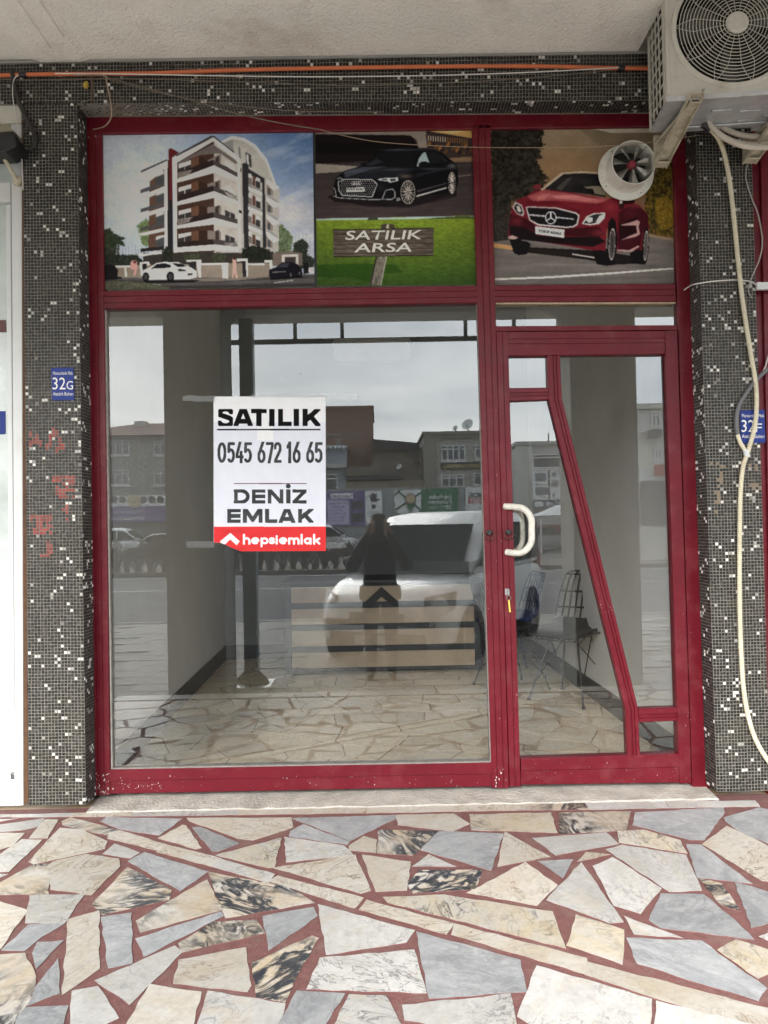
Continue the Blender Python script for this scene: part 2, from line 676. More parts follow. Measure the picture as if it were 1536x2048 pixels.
STONES_L = '''W 0 122 62 120 45 148 0 150;W 72 120 297 119 275 147 50 149;C 305 119 538 113 515 145 285 147;W 545 114 955 112 945 140 525 145;C 962 112 1468 106 1455 132 950 140
W 0 160 70 154 0 178;W 0 188 172 154 165 182 85 200 0 213;C 180 158 230 160 190 232 118 232;B 250 165 285 150 470 198 430 222 255 180;G 405 165 430 148 725 155 635 220 480 195
C 750 152 1160 150 1168 190 1010 240 950 232 760 165;G 1170 152 1580 140 1575 158 1400 242;C 0 210 95 213 50 262 0 300;W 165 240 35 365 0 372 0 345 85 238
C 240 192 330 200 425 245 415 275 140 335 118 325 190 245;C 440 210 480 202 660 255 630 282 435 235;C 635 232 730 180 745 183 805 270 780 275;G 770 190 800 188 955 252 870 285 845 282
G 1165 205 1215 178 1395 245 1385 258 1160 225;Y 865 300 1125 232 1095 348 1075 350;W 1140 228 1370 262 1410 300 1148 328;C 1400 262 1455 225 1505 240 1500 290 1400 280
B 1516 200 1751 205 1651 300 1511 290;W 415 295 460 255 555 290 520 312;C 630 288 665 258 880 312 840 345;W 845 345 885 315 1095 375 1070 412;C 1075 405 1115 383 1450 470 1415 512
G 515 325 580 290 830 365 720 442;C 215 325 345 298 470 315 475 345 365 458 205 435 195 345;B 0 450 130 340 195 335 192 455 0 460;W 0 375 28 378 0 418
B 375 490 510 350 680 440 670 478 415 538 378 500;B 735 450 825 400 885 520 565 608 550 560;B 835 368 1150 430 1255 490 905 550;C 1095 352 1420 300 1480 440 1440 452
C 1450 300 1640 328 1625 440 1505 445;W 120 462 335 458 255 572 105 570;C 0 465 105 522 5 670 0 670;C 270 560 395 525 397 750 250 855;G 115 580 250 578 160 628 100 680 10 678
G 405 550 525 533 528 730 435 750;G 548 632 880 528 890 545 580 705;B 720 650 850 570 1020 560 1055 612 730 688;G 1055 545 1250 510 1265 545 1075 680
W 1275 498 1654 600 1620 648 1310 697;G 150 650 250 643 145 752 135 690;B 0 702 100 694 138 790 130 850 15 1000 0 1000;G 230 715 235 850 82 910;W 385 800 695 665 725 690 520 895
C 720 720 980 672 1000 820 985 845 700 812;B 1012 730 1245 625 1272 635 1180 790 1140 885 1030 865;W 1285 712 1651 680 1700 850 1232 835;G 80 912 268 905 230 1000 50 1000
W 290 845 390 828 470 950 280 1000;C 600 818 800 850 755 1000 470 1000;W 835 845 1135 895 1100 1000 780 1000;G 1190 845 1375 855 1290 985 1110 985;W 1400 860 1540 865 1640 1000 1310 1000'''
STONES_R = '''C -60 107 258 100 272 125 -68 133;C 268 100 540 95 550 120 278 126;B 550 95 800 92 815 118 560 121;W 808 91 1120 85 1135 112 825 118;W 1130 85 1480 82 1500 106 1145 112
C 50 140 275 135 340 175 270 205 60 180;Y 345 138 665 130 690 210 355 200;B 705 130 985 125 965 200 705 215;G 1010 130 1355 110 1360 130 1280 238 1225 238 998 180;G 1365 150 1500 110 1580 130 1580 270 1440 215 1370 165
G 150 280 215 205 475 215 425 360;C 485 208 660 305 455 345 478 240;W 598 232 885 210 935 255 690 300;Y 938 205 1040 200 1180 240 1210 292 945 250;C 1278 258 1372 185 1580 285 1580 410 1510 400
G 1212 258 1270 260 1470 412 1255 388;W 890 278 955 260 1205 300 1268 440 1140 445;C 775 325 810 290 905 298;W 115 345 180 298 285 345;B 98 410 145 362 390 360 360 435 120 452
C 335 450 565 330 690 420 610 500;G 620 325 755 318 715 390;W 655 480 790 330 955 565 900 570;W 838 345 915 310 1105 432 1025 532 920 500;G 1065 560 1110 455 1275 458 1400 560 1475 635 1110 590
B 1258 392 1350 415 1420 520 1350 500;G 1405 410 1480 430 1580 460 1580 560 1470 588;Y 0 468 245 460 668 525 722 672 20 490;C -65 480 275 572 245 615 -95 520;C 285 575 805 710 812 778 275 620
C 820 728 1600 930 1600 1000 810 780;Y 770 540 955 600 950 735 735 660;W 965 545 1190 630 1005 615;G 975 632 1270 645 1525 830 1490 880 1020 735;Y 1340 680 1410 640 1536 680 1570 750 1495 790
W 1505 625 1580 590 1580 660;G 132 608 540 720 565 845 185 870;W 80 900 500 855 535 1000 90 960;W 615 745 1065 875 1055 1010 700 1010 540 945;W 1095 885 1480 980 1480 1010 1085 1010'''
for text, ox in ((STONES_L, 0), (STONES_R, 768)):
    for ent in text.replace('\n', ';').split(';'):
        q = ent.split()
        pts = []
        for k in range(1, len(q), 2):
            px, py = float(q[k]), float(q[k + 1])
            if px == 0 and ox == 0: px = -70
            if py >= 1000: py = 1040
            g = G(ox + px / 2, 1560 + py / 2, 0.0025)
            pts.append((g.x, min(g.y, -0.004)))
        mx_ = sum(p_[0] for p_ in pts) / len(pts)
        my_ = sum(p_[1] for p_ in pts) / len(pts)
        grown = []
        for (x_, y_) in pts:
            d_ = math.hypot(x_ - mx_, y_ - my_)
            f_ = 1 + 0.0055 / max(d_, 0.03)
            grown.append((mx_ + (x_ - mx_) * f_, min(my_ + (y_ - my_) * f_, -0.004)))
        slab(grown, 0.0, 0.0025, 'stone', MARB[q[0]], floor)
# the rest of the arcade floor, out of the direct view but seen again in the glass
yb = G(768, 2075).y


def clip_half(poly, nx, ny, d):
    """keep the part of poly where nx*x + ny*y >= d"""
    out_ = []
    for k in range(len(poly)):
        a, b = poly[k], poly[(k + 1) % len(poly)]
        sa, sb = a[0] * nx + a[1] * ny - d, b[0] * nx + b[1] * ny - d
        if sa >= 0: out_.append(a)
        if sa * sb < 0:
            t = sa / (sa - sb)
            out_.append((a[0] + (b[0] - a[0]) * t, a[1] + (b[1] - a[1]) * t))
    return out_


for cell in voronoi_cells(-4.5, 4.5, EDGE + 0.2, -0.06, 190, 0.012, 3):
    cx_, cy_ = sum(c[0] for c in cell) / len(cell), sum(c[1] for c in cell) / len(cell)
    hp_ = [(0, -1, -(yb - 0.02)), (1, -0.50, 0.50 * 3.56 + 0.05), (-1, -0.50, 0.50 * 3.56 + 0.05)]
    best = max(hp_, key=lambda h: (h[0] * cx_ + h[1] * cy_ - h[2]) / math.hypot(h[0], h[1]))
    cell = clip_half(cell, *best)
    if len(cell) < 3: continue
    ar = abs(sum(cell[i][0] * cell[(i + 1) % len(cell)][1] - cell[(i + 1) % len(cell)][0] * cell[i][1] for i in range(len(cell)))) / 2
    if ar < 0.004: continue
    slab(cell, 0.0, 0.0025, 'stone', MARB[random.choice('WCCGWCBY')], floor)
for k in range(11):
    x = -4.5 + k * 0.82
    slab([(x, EDGE + 0.012), (x + 0.80, EDGE + 0.012), (x + 0.80, EDGE + 0.17), (x, EDGE + 0.17)], 0.0, 0.004, 'stone', MARB[random.choice('WCG')], floor)

# street level: footway, carriageway, far side
Z0, Z1 = -0.20, -0.42
YK = MZ(330, 1245, Z1).y             # kerb of the near carriageway
YK2 = MZ(330, 1152, -0.5).y          # far kerb
ASPH = mat('asphalt', (0.075, 0.075, 0.077), 0.85, var=0.25, scale=0.7, bump=0.4, bscale=90, dirt=(0.12, 0.115, 0.105), dirt_amt=0.7, dirt_scale=0.5)
PAVE = mat('paving_concrete', (0.30, 0.29, 0.265), 0.9, var=0.22, scale=2.2, bump=0.3, bscale=60, dirt=(0.13, 0.12, 0.105), dirt_amt=0.6, dirt_scale=1.2)
JOINT = mat('dirt_joint', (0.19, 0.18, 0.16), 0.95, var=0.3)
LINEP = mat('road_paint', (0.62, 0.62, 0.58), 0.7, var=0.15, dirt=(0.2, 0.2, 0.2), dirt_amt=0.6, dirt_scale=6)
EARTH = mat('bare_earth', (0.13, 0.11, 0.085), 0.95, var=0.3, scale=1.5, bump=0.5, bscale=10)
GRND = mat('far_ground', (0.12, 0.118, 0.11), 0.95, var=0.2, scale=0.2)
g0 = MB().box((-900, -900, -0.9), (900, 900, -0.6)).build('ground', GRND)
tag(g0, kind='structure')
fp = MB().prism([(-40, EDGE - 0.001, Z0), (-40, YK + 0.16, Z1), (-40, YK + 0.16, -0.595), (-40, EDGE - 0.001, -0.595)], (80, 0, 0)).build('footway', JOINT)
tag(fp, kind='structure')
slope = (Z1 - Z0) / (YK + 0.16 - EDGE)
pv = MB().box((-0.295, -0.195, 0), (0.295, 0.195, 0.03))
pme = None
cnt = 0
row = 0
y = EDGE - 0.2
while y > YK + 0.3 and cnt < 296:
    off = (row % 2) * 0.3
    wid = 2.3 + (EDGE - y) * 0.33
    x = -math.floor(wid / 0.6) * 0.6 + off
    while x < wid and cnt < 296:
        if pme is None:
            o = pv.build('paver', PAVE, fp)
            pme = o.data
        else:
            o = bpy.data.objects.new('paver', pme)
            COL.objects.link(o)
            o.parent = fp
        o.location = (x, y, Z0 + slope * (y - EDGE) - 0.018 + random.uniform(-0.004, 0.004))
        o.rotation_euler = (math.atan(slope) + random.uniform(-.006, .006), random.uniform(-.008, .008), random.uniform(-.02, .02))
        cnt += 1
        x += 0.6
    y -= 0.4
    row += 1
kb = MB()
kerb = empty('kerb', (0, YK, Z1), kind='structure')
kmesh = None
for k in range(30):
    if kmesh is None:
        o = MB().box((-0.49, -0.07, -0.17), (0.49, 0.07, 0.015)).build('kerbstone', CONC, kerb, bevel=0.01, local=True)
        kmesh = o
    else:
        o = kmesh.copy()
        COL.objects.link(o)
    o.location = (-14.5 + k, 0.07, random.uniform(-0.006, 0.006))
rd = sheet('road', -120, 120, YK2, YK - 0.002, -0.53, ASPH, thick=0.06)
for k, (yy, ww) in enumerate(((YK - 0.9, 0.12), ((YK + YK2) / 2 - 1.0, 0.12), (YK2 + 0.9, 0.12))):
    o = MB().box((-60, yy - ww / 2, -0.53), (60, yy + ww / 2, -0.526)).build('lane_line', LINEP, rd)
md = MB().box((-120, YK2 - 5.5, -0.6), (120, YK2 - 0.002, -0.40)).build('median_strip', EARTH)
tag(md, kind='structure')
mk = MB().box((-120, YK2 - 0.14, -0.395), (120, YK2 + 0.01, -0.36)).build('kerb_edge', CONC, md)
rd2 = sheet('far_road', -120, 120, YK2 - 22, YK2 - 5.502, -0.52, ASPH, thick=0.06)

# ================================================================ SETTING: arcade soffit, building mass, shop interior
ZS = P(700, 112, 0).z
ZL = P(700, 203, 0).z
YB = -3.78                          # outer face of the arcade beam
XS = P(1287, 150, -0.05).x - 0.02   # the soffit steps up beyond this, above the air conditioner
sof = MB().box((-1.32, -3.45, ZS), (XS, 0.0, ZS + 0.10)).build('arcade_soffit', PLASTER)
tag(sof, kind='structure')
MB().box((XS, -3.45, ZS + 0.42), (4.6, 0.0, ZS + 0.52)).build('soffit_bay', PLASTER, sof)
MB().box((XS, -3.45, ZS), (XS + 0.012, 0.0, ZS + 0.42)).build('soffit_step', PLASTER, sof)
MB().box((-4.6, -3.45, ZS + 0.006), (-1.32, 0.0, ZS + 0.10)).build('soffit_bay', PLASTER, sof)
# cantilever rib with faceted haunch at the left end
rib = MB()
rib.prism([(-1.62, 0, ZS + 0.02), (-1.52, 0, ZS - 0.012), (-1.34, 0, ZS - 0.012), (-1.24, 0, ZS + 0.02)], (0, -3.4, 0))
rib.build('soffit_rib', PLASTER, sof)
RB = MB().prism([(-1.375, -0.20, ZS - 0.012), (-1.345, -0.20, ZS - 0.012), (-1.345, -0.20, ZS - 0.022), (-1.375, -0.20, ZS - 0.022)], (0, -1.6, 0))
RB.build('plaster_ridge', PLASTER, sof)
RB = MB().prism([(-1.46, -0.12, ZS - 0.012), (-1.435, -0.12, ZS - 0.012), (-1.435, -0.12, ZS - 0.02), (-1.46, -0.12, ZS - 0.02)], (0, -1.6, 0))
RB.build('plaster_ridge', PLASTER, sof)
ZB = M(700, 645, YB).z
beam = MB().box((-9, YB, ZB), (9, -3.45, ZS + 0.6)).build('arcade_beam', PLASTER)
tag(beam, kind='structure')
UPW = mat('upper_render', (0.5, 0.47, 0.42), 0.95, var=0.1)
mass = MB().box((-9, YB + 0.02, ZS + 0.62), (9, 6.0, 13.0)).build('unseen_upper_mass', UPW)  # unseen mass, added to keep sky light out of the arcade
tag(mass, 'unseen upper mass of the building over the arcade, added to block sky light', 'building')
# street columns of the arcade (their reflections hide the sky in the glass)
COLM = mat('column_render', (0.34, 0.33, 0.30), 0.9, var=0.15, bump=0.4, bscale=30)
for (ua, ub, lab) in ((330, 447, 'square rendered arcade column to the left of the steel post'), (1146, 1279, 'square rendered arcade column reflected in the door glass')):
    yc = -3.05
    a, b = M(ua, 1000, yc), M(ub, 1000, yc)
    c = empty('arcade_column', ((a.x + b.x) / 2, yc, Z0), lab, 'column', 'columns along the arcade edge')
    MB().box((a.x, yc - 0.5, -0.3), (b.x, yc, ZB + 0.06)).build('shaft', COLM, c, bevel=0.012)
    MB().prism([(a.x - 0.16, 0, ZB + 0.06), (b.x + 0.16, 0, ZB + 0.06), (b.x + 0.16, 0, ZB - 0.005), (b.x + 0.07, 0, ZB - 0.035), (b.x + 0.003, 0, ZB - 0.11), (a.x - 0.003, 0, ZB - 0.11), (a.x - 0.07, 0, ZB - 0.035), (a.x - 0.16, 0, ZB - 0.005)], (0, -0.36, 0)).build('capital', COLM, c)
    c.location.y = yc
    for ch in c.children:
        ch.matrix_parent_inverse = c.matrix_basis.inverted()
    # capital sits over the shaft
    cap = [x for x in c.children if x.name.startswith('capital')][0]
    cap.location.y = yc - 0.04

# the shop interior
WALLI = mat('interior_wall', (0.87, 0.885, 0.885), 0.85, var=0.06, scale=2.0, bump=0.25, bscale=140, dirt=(0.80, 0.80, 0.77), dirt_amt=0.4, dirt_scale=1.5)
SKIRT = mat('dark_skirting', (0.030, 0.034, 0.037), 0.45, var=0.2)
CEILI = mat('interior_ceiling', (0.92, 0.92, 0.91), 0.9, var=0.03)
l0, l1 = G(250, 1531), G(451, 1319)
r0, r1 = G(1246, 1443), G(1101, 1333)
def along(a, b, y):
    t = (y - a.y) / (b.y - a.y)
    return a.x + (b.x - a.x) * t
YR = l1.y
lx0, lx1 = along(l0, l1, 0.18), l1.x
rx0, rx1 = along(r0, r1, 0.18), along(r0, r1, YR)
HI = ZL + 0.25
ifl = MB().box((-2.0, 0.061, -0.06), (2.1, YR + 0.12, 0.0)).build('shop_floor', mat('tan_grout', (0.42, 0.31, 0.20), 0.8, var=0.2, scale=20))
tag(ifl, kind='structure')
for cell in voronoi_cells(lx1 - 0.1, rx0 + 0.1, 0.2, YR, 175, 0.005, 11):
    slab(cell, 0.0, 0.003, 'stone', SHOPFLOOR, ifl, ifl.data.materials[0])
wl = MB().prism([(lx0, 0.17, 0), (lx1, YR, 0), (lx1 - 0.12, YR, 0), (lx0 - 0.12, 0.17, 0)], (0, 0, HI)).build('shop_wall_left', WALLI)
wr = MB().prism([(rx0, 0.17, 0), (rx1, YR, 0), (rx1 + 0.12, YR, 0), (rx0 + 0.12, 0.17, 0)], (0, 0, HI)).build('shop_wall_right', WALLI)
wb = MB().box((lx1 - 0.4, YR + 0.001, 0), (rx1 + 0.5, YR + 0.12, HI)).build('shop_wall_back', mat('back_wall_paint', (0.22, 0.23, 0.23), 0.8, var=0.10, scale=2.0, bump=0.2, bscale=120))
ci = MB().box((-2.0, 0.17, HI), (2.1, YR + 0.12, HI + 0.1)).build('shop_ceiling', CEILI)
for o in (wl, wr, wb, ci): tag(o, kind='structure')
sk = 0.135
MB().prism([(lx0 + 0.012, 0.18, 0.002), (lx1 + 0.012, YR - 0.001, 0.002), (lx1 + 0.0005, YR - 0.001, 0.002), (lx0 + 0.0005, 0.18, 0.002)], (0, 0, sk)).build('skirting', SKIRT, wl)
MB().prism([(rx0 - 0.012, 0.18, 0.002), (rx1 - 0.012, YR - 0.001, 0.002), (rx1 - 0.0005, YR - 0.001, 0.002), (rx0 - 0.0005, 0.18, 0.002)], (0, 0, sk)).build('skirting', SKIRT, wr)
MB().box((lx1 + 0.013, YR - 0.014, 0.002), (rx1 - 0.013, YR - 0.0005, sk)).build('skirting', SKIRT, wb)
# wall above the shop, and unseen side walls added to block light
SIDEW = mat('side_wall', (0.35, 0.33, 0.3), 0.9, var=0.12)
for x0, x1, n in ((-9, -1.98, 'unseen_facade_left'), (2.35, 9, 'unseen_facade_right')):
    tag(MB().box((x0, 0.22, -0.3), (x1, 0.5, ZS + 0.62)).build(n, SIDEW), kind='structure')
tag(MB().box((-2.0, 0.13, ZL + 0.02), (2.4, 0.4, ZS + 0.62)).build('lintel_wall', SIDEW), kind='structure')

# ================================================================ MOSAIC PILLARS AND LINTEL
MGROUT = mat('mosaic_grout', (0.215, 0.20, 0.172), 0.9, var=0.2, scale=12, bump=0.3, bscale=150, dirt=(0.16, 0.13, 0.095), dirt_amt=0.7, dirt_scale=2.5)
TILE = mat('glazed_mosaic', (0, 0, 0), 0.42, var=0.22, scale=25, attr=True, spec=0.3, dirt=(0.10, 0.085, 0.065), dirt_amt=0.3, dirt_scale=4)
TP = 0.01497                       # tile pitch


def seg_d(px, py, s):
    d = 1e9
    for (ax, ay, bx, by) in s:
        vx, vy = bx - ax, by - ay
        t = max(0, min(1, ((px - ax) * vx + (py - ay) * vy) / (vx * vx + vy * vy + 1e-9)))
        d = min(d, math.hypot(px - ax - vx * t, py - ay - vy * t))
    return d


GRAF = [(60, 868, 62, 890), (74, 870, 80, 890), (62, 880, 80, 880), (96, 895, 108, 862), (108, 862, 114, 870), (114, 866, 126, 895), (112, 900, 128, 892),
        (108, 957, 146, 957), (112, 957, 118, 990), (130, 965, 146, 965), (132, 978, 148, 980), (118, 990, 132, 978), (130, 990, 146, 992), (131, 1012, 134, 1036),
        (62, 1036, 102, 1036), (74, 1040, 80, 1052), (98, 1036, 100, 1060), (70, 1064, 104, 1062), (100, 1084, 100, 1110), (86, 1112, 98, 1112)]
SCRATCH = [(1445, 932, 1436, 980), (1436, 980, 1432, 1020), (1420, 930, 1440, 926), (1520, 935, 1500, 932), (1500, 975, 1518, 974)]


def to_px(p):
    d = p - CAM
    k = d.dot(FW)
    return CX + FPX * d.dot(RT) / k, CY - FPX * d.dot(UP) / k


def mosaic(name, parent, TL, TR, BR, BL, nrm, seed, nc=None, nr=None, white=0.052, graf=False):
    """real tiles set into a grout bed over a four-cornered face"""
    r = random.Random(seed)
    TL, TR, BR, BL = map(Vector, (TL, TR, BR, BL))
    nrm = Vector(nrm)
    nc = nc or max(1, round((TR - TL).length / TP))
    nr = nr or max(1, round((BL - TL).length / TP))
    W = Vector(((TR - TL).length, (BL - TL).length, 0))
    mb = MB()
    ph = [r.uniform(0, 6.28) for _ in range(6)]

    def at(s, t):
        a = TL + (TR - TL) * s
        b = BL + (BR - BL) * s
        return a + (b - a) * t
    # sheets of tiles were hung a few rows at a time: small steps and waves
    rowj = 0.0
    g = 0.09
    whites = set()
    n_w = int(nc * nr * white)
    while len(whites) < n_w:
        i, j = r.randrange(nc), r.randrange(nr)
        whites.add((i, j))
        if r.random() < 0.35:
            whites.add((min(nc - 1, max(0, i + r.choice((-1, 1, 1)))), min(nr - 1, j + r.choice((0, 1, 1)))))
    for j in range(nr):
        if j % 15 == 0:
            rowj = r.uniform(-0.10, 0.10)
        for i in range(nc):
            wv = 0.10 * math.sin(i * 0.33 + ph[0]) + 0.08 * math.sin(j * 0.11 + ph[1])
            jx, jy = r.uniform(-0.05, 0.05) + rowj * 0.5, r.uniform(-0.05, 0.05) + wv * 0.5
            s0, s1 = (i + g + jx) / nc, (i + 1 - g + jx) / nc
            t0, t1 = (j + g + jy) / nr, (j + 1 - g + jy) / nr
            s0, s1 = max(s0, 0.0), min(s1, 1.0)
            t0, t1 = max(t0, 0.0), min(t1, 1.0)
            if (i, j) in whites:
                b = r.choice((0.35, 0.5, 0.62, 0.7, 0.78)) * r.uniform(0.85, 1.05)
                c = (b, b * 0.97, b * 0.90)
            else:
                b = r.choice((0.007, 0.010, 0.014, 0.020, 0.032)) * r.uniform(0.8, 1.25)
                c = (b * r.uniform(1.0, 1.2), b, b * r.uniform(0.78, 0.95))
            if graf:
                u, v = to_px(at((s0 + s1) / 2, (t0 + t1) / 2))
                if u < 400 and 850 < v < 1125 and seg_d(u, v, GRAF) < 4.6 and r.random() < 0.86:
                    k = r.uniform(0.6, 1.1)
                    c = (0.30 * k, 0.045 * k, 0.035 * k)
                if u > 1400 and 915 < v < 1025 and seg_d(u, v, SCRATCH) < 5 and r.random() < 0.6:
                    c = (0.22, 0.16, 0.10)
                if r.random() < 0.0025:
                    continue
            h = 0.0018 + r.uniform(-0.0003, 0.0004)
            tl = [r.uniform(-0.0007, 0.0007) for _ in range(4)]
            e = 0.05
            p = [at(s0, t0), at(s1, t0), at(s1, t1), at(s0, t1)]
            ds, dt = e / nc, e / nr
            q = [at(s0 + ds, t0 + dt), at(s1 - ds, t0 + dt), at(s1 - ds, t1 - dt), at(s0 + ds, t1 - dt)]
            vs = [x + nrm * 0.0002 for x in p] + [x + nrm * (h + tl[k]) for k, x in enumerate(q)]
            mb.add(vs, [(7, 6, 5, 4), (0, 4, 5, 1), (1, 5, 6, 2), (2, 6, 7, 3), (3, 7, 4, 0)], c)
    o = mb.build(name, TILE, parent)
    tag(o, kind='stuff')
    return o


def pillar(label, tl, tr, br, bl, inner_right, seed, extra):
    TL, TR, BR, BL = P(*tl), P(*tr), P(*br), P(*bl)
    o = empty('tiled_pillar', ((BL.x + BR.x) / 2, 0, 0), label, 'pillar', 'mosaic pillars beside the shopfront')
    yb_ = 0.14
    MB().prism([TL, TR, BR, BL], (0, yb_ + 0.05, 0)).build('core', MGROUT, o)
    mosaic('mosaic', o, TL, TR, BR, BL, (0, -1, 0), seed, graf=True)
    d = Vector((0, yb_, 0))
    if inner_right:
        mosaic('mosaic', o, TR, TR + d, BR + d, BR, (1, 0, 0), seed + 1, white=0.08)
    else:
        mosaic('mosaic', o, TL + d, TL, BL, BL + d, (-1, 0, 0), seed + 1, white=0.08)
    return o


pl = pillar('left pillar of dark mosaic tiles with faded red graffiti letters', (45.5, 206), (153.5, 206), (171.5, 1609), (58, 1610), True, 21, 0)
pr = pillar('right pillar of dark mosaic tiles behind the ribbed conduit', (1389.5, 201), (1500, 200), (1541, 1581), (1434, 1584), False, 31, 0)
li = empty('tiled_lintel', (0, 0, ZL), 'dark mosaic lintel under the soffit, above the red frame', 'lintel')
a, b, c, d = P(-90, 120.5), P(1640, 96), P(1640, 198), P(-90, 209)
a.z = min(a.z, ZS - 0.001)
b.z = min(b.z, ZS + 0.02)
MB().prism([a, b, c, d], (0, 0.13, 0)).build('core', MGROUT, li)
mosaic('mosaic', li, a + Vector((0, 0, -0.013)), b + Vector((0, 0, -0.013)), c, d, (0, -1, 0), 41, white=0.055)
mosaic('mosaic', li, P(153.5, 206.5), P(1390, 200.5), P(1390, 200.5) + Vector((0, .105, 0)), P(153.5, 206.5) + Vector((0, .105, 0)), (0, 0, -1), 42, white=0.08)
MB().box((-4.6, -0.006, ZS - 0.012), (4.6, -0.0005, ZS + 0.0)).build('mortar_bead', CONC, li)

# ================================================================ THRESHOLD
SILL = mat('rough_sill', (0.46, 0.43, 0.38), 0.95, var=0.30, scale=9, bump=0.8, bscale=70, dirt=(0.26, 0.23, 0.19), dirt_amt=0.85, dirt_scale=4)
a, b = P(172, 1609, -0.012), P(1437, 1586, -0.012)
ths = MB()
n = 70
vs, fs = [], []
for k in range(n + 1):
    t = k / n
    x = a.x + (b.x - a.x) * t
    j = random.uniform(-0.003, 0.003)
    pin = min(1.0, min(t, 1 - t) * n / 1.5)
    vs += [(x, -0.012 + j * 2, 0.0005), (x, -0.006 + j * 2, 0.008 + j * 0.5), (x, 0.06, 0.012 + random.uniform(-.0015, .0015)), (x, 0.13, 0.018 + j * 0.3), (x, 0.26, 0.019), (x, 0.26, 0.0005)]
for k in range(n):
    for q in range(5):
        i0 = k * 6 + q
        fs.append((i0, i0 + 6, i0 + 7, i0 + 1))
fs += [(0, 1, 2, 3, 4, 5), tuple(n * 6 + q for q in (5, 4, 3, 2, 1, 0))]
th = ths.add(vs, fs).build('threshold', SILL, smooth=True)
tag(th, kind='structure')

# ================================================================ RED SHOPFRONT
DP = 0.055
STD = [(0, DP), (0, 0.003), (0.03, 0), (0.30, 0), (0.315, 0.004), (0.335, 0.004), (0.35, 0), (0.66, 0), (0.675, 0.0035), (0.695, 0.0035), (0.71, 0), (0.97, 0), (1, 0.003), (1, DP)]
PLAIN = [(0, DP), (0, 0.003), (0.04, 0), (0.96, 0), (1, 0.003), (1, DP)]
LIP = [(0, DP), (0, 0.003), (0.03, 0), (0.44, 0), (0.47, 0.006), (0.97, 0.006), (1, 0.009), (1, DP)]


def bar(name, p0, p1, q0, q1, parent, prof=STD, y=YF, m=None, ext=0.0):
    """a profiled bar: edge p0-p1 and edge q0-q1 are photograph pixels on the frame plane"""
    A0, A1, B0, B1 = (P(*k, y) for k in (p0, p1, q0, q1))
    mb = MB()
    vs, fs = [], []
    n = len(prof)
    for (e0, e1) in ((A0, B0), (A1, B1)):
        for t, dy in prof:
            vs.append(e0 + (e1 - e0) * t + Vector((0, dy, 0)))
    fs = [(i, i + 1, n + i + 1, n + i) for i in range(n - 1)] + [tuple(range(n))[::-1], tuple(range(n, 2 * n)), (n - 1, 0, n, 2 * n - 1)]
    mb.add(vs, fs)
    o = mb.build(name, m or RED, parent)
    bm = bmesh.new()
    bm.from_mesh(o.data)
    bmesh.ops.recalc_face_normals(bm, faces=bm.faces)
    bm.to_mesh(o.data)
    bm.free()
    return o


def pane(name, pts, parent, y=YG, m=None, th_=0.005):
    q = [P(u, v, y) for u, v in pts]
    return MB().prism(q, (0, th_, 0)).build(name, m or GLASS, parent)


def glass(name, pts, parent, y=YG, m=None):
    """one clean sheet of glass (a single surface, so that it mirrors once)"""
    q = [P(u, v, y) for u, v in pts]
    mb = MB()
    mb.add(q, [tuple(range(len(q)))[::-1]])
    o = mb.build(name, m or GLASS, parent)
    return o


sf = empty('shopfront', (P(600, 1585, YF).x, YF, 0), 'dark red metal shopfront frame with large display window', 'shopfront')
bar('jamb', (164, 226), (185, 1590), (203, 226), (220, 1590), sf)
bar('jamb', (1344, 222), (1385, 1577), (1373, 222), (1421, 1575), sf, PLAIN)
bar('mullion', (944, 250), (984, 1576), (981, 250), (1018.5, 1576), sf)
bar('head_rail', (202, 229), (1346, 214), (202, 267), (1346, 252.5), sf, PLAIN)
bar('transom_rail', (206, 581.5), (955, 571), (208, 617.5), (957, 605), sf)
bar('transom_rail', (988, 570.5), (1350, 567), (990, 604), (1352, 603), sf)
bar('transom_rail', (991, 652), (1354, 650), (992, 662.5), (1356, 660), sf, PLAIN)
bar('bottom_rail', (219, 1540), (984, 1526), (220, 1589), (985, 1574), sf, LIP)
# putty fillets and rubber seals round the big pane
SEAL = mat('old_putty', (0.33, 0.30, 0.27), 0.9, var=0.3, scale=40)
for q in (((209, 617.5), (222, 1540), (212, 618), (225, 1540)), ((980.5, 1526), (953.5, 606), (984, 1526), (957, 606))):
    bar('seal', *q, sf, PLAIN, YF + 0.012, SEAL)
bar('seal', (221, 1537), (984, 1523), (221, 1540), (984, 1526), sf, PLAIN, YF + 0.012, SEAL)
bar('seal', (992, 604), (1351, 603), (992, 608), (1351, 607), sf, PLAIN, YF + 0.010, mat('foam_seal', (0.5, 0.40, 0.27), 0.95, var=0.35, scale=60))
glass('display_pane', [(204, 610), (962, 598), (990, 1532), (215, 1546)], sf)
glass('fanlight_pane', [(986, 598), (1358, 597), (1358, 657), (986, 659)], sf)

# the door, a leaf of its own
dr = empty('door', (P(1200, 1568, YF).x, YF, 0.02), 'red metal glazed door with slanting bar and white pull handle', 'door')
YD = YF - 0.004
bar('stile', (992.5, 663.5), (1019.5, 1573), (1016, 663), (1041.5, 1572), dr, [(0, DP), (0, 0.003), (0.03, 0), (0.46, 0), (0.48, 0.004), (0.52, 0.004), (0.54, 0), (0.97, 0), (1, 0.003), (1, DP)], YD)
bar('stile', (1330, 661.5), (1359.5, 1567), (1355, 661), (1383.5, 1566), dr, PLAIN, YD)
bar('top_rail', (1016.5, 663), (1329.5, 661.5), (1016.5, 711.5), (1329.5, 708), dr, [(0, DP), (0, 0.003), (0.02, 0), (0.30, 0), (0.31, 0.004), (0.34, 0.004), (0.35, 0), (0.50, 0), (0.51, 0.004), (0.54, 0.004), (0.55, 0), (0.98, 0), (1, 0.003), (1, DP)], YD)
bar('bottom_rail', (1042, 1518), (1359, 1508), (1042, 1571), (1359, 1566.5), dr, LIP, YD)
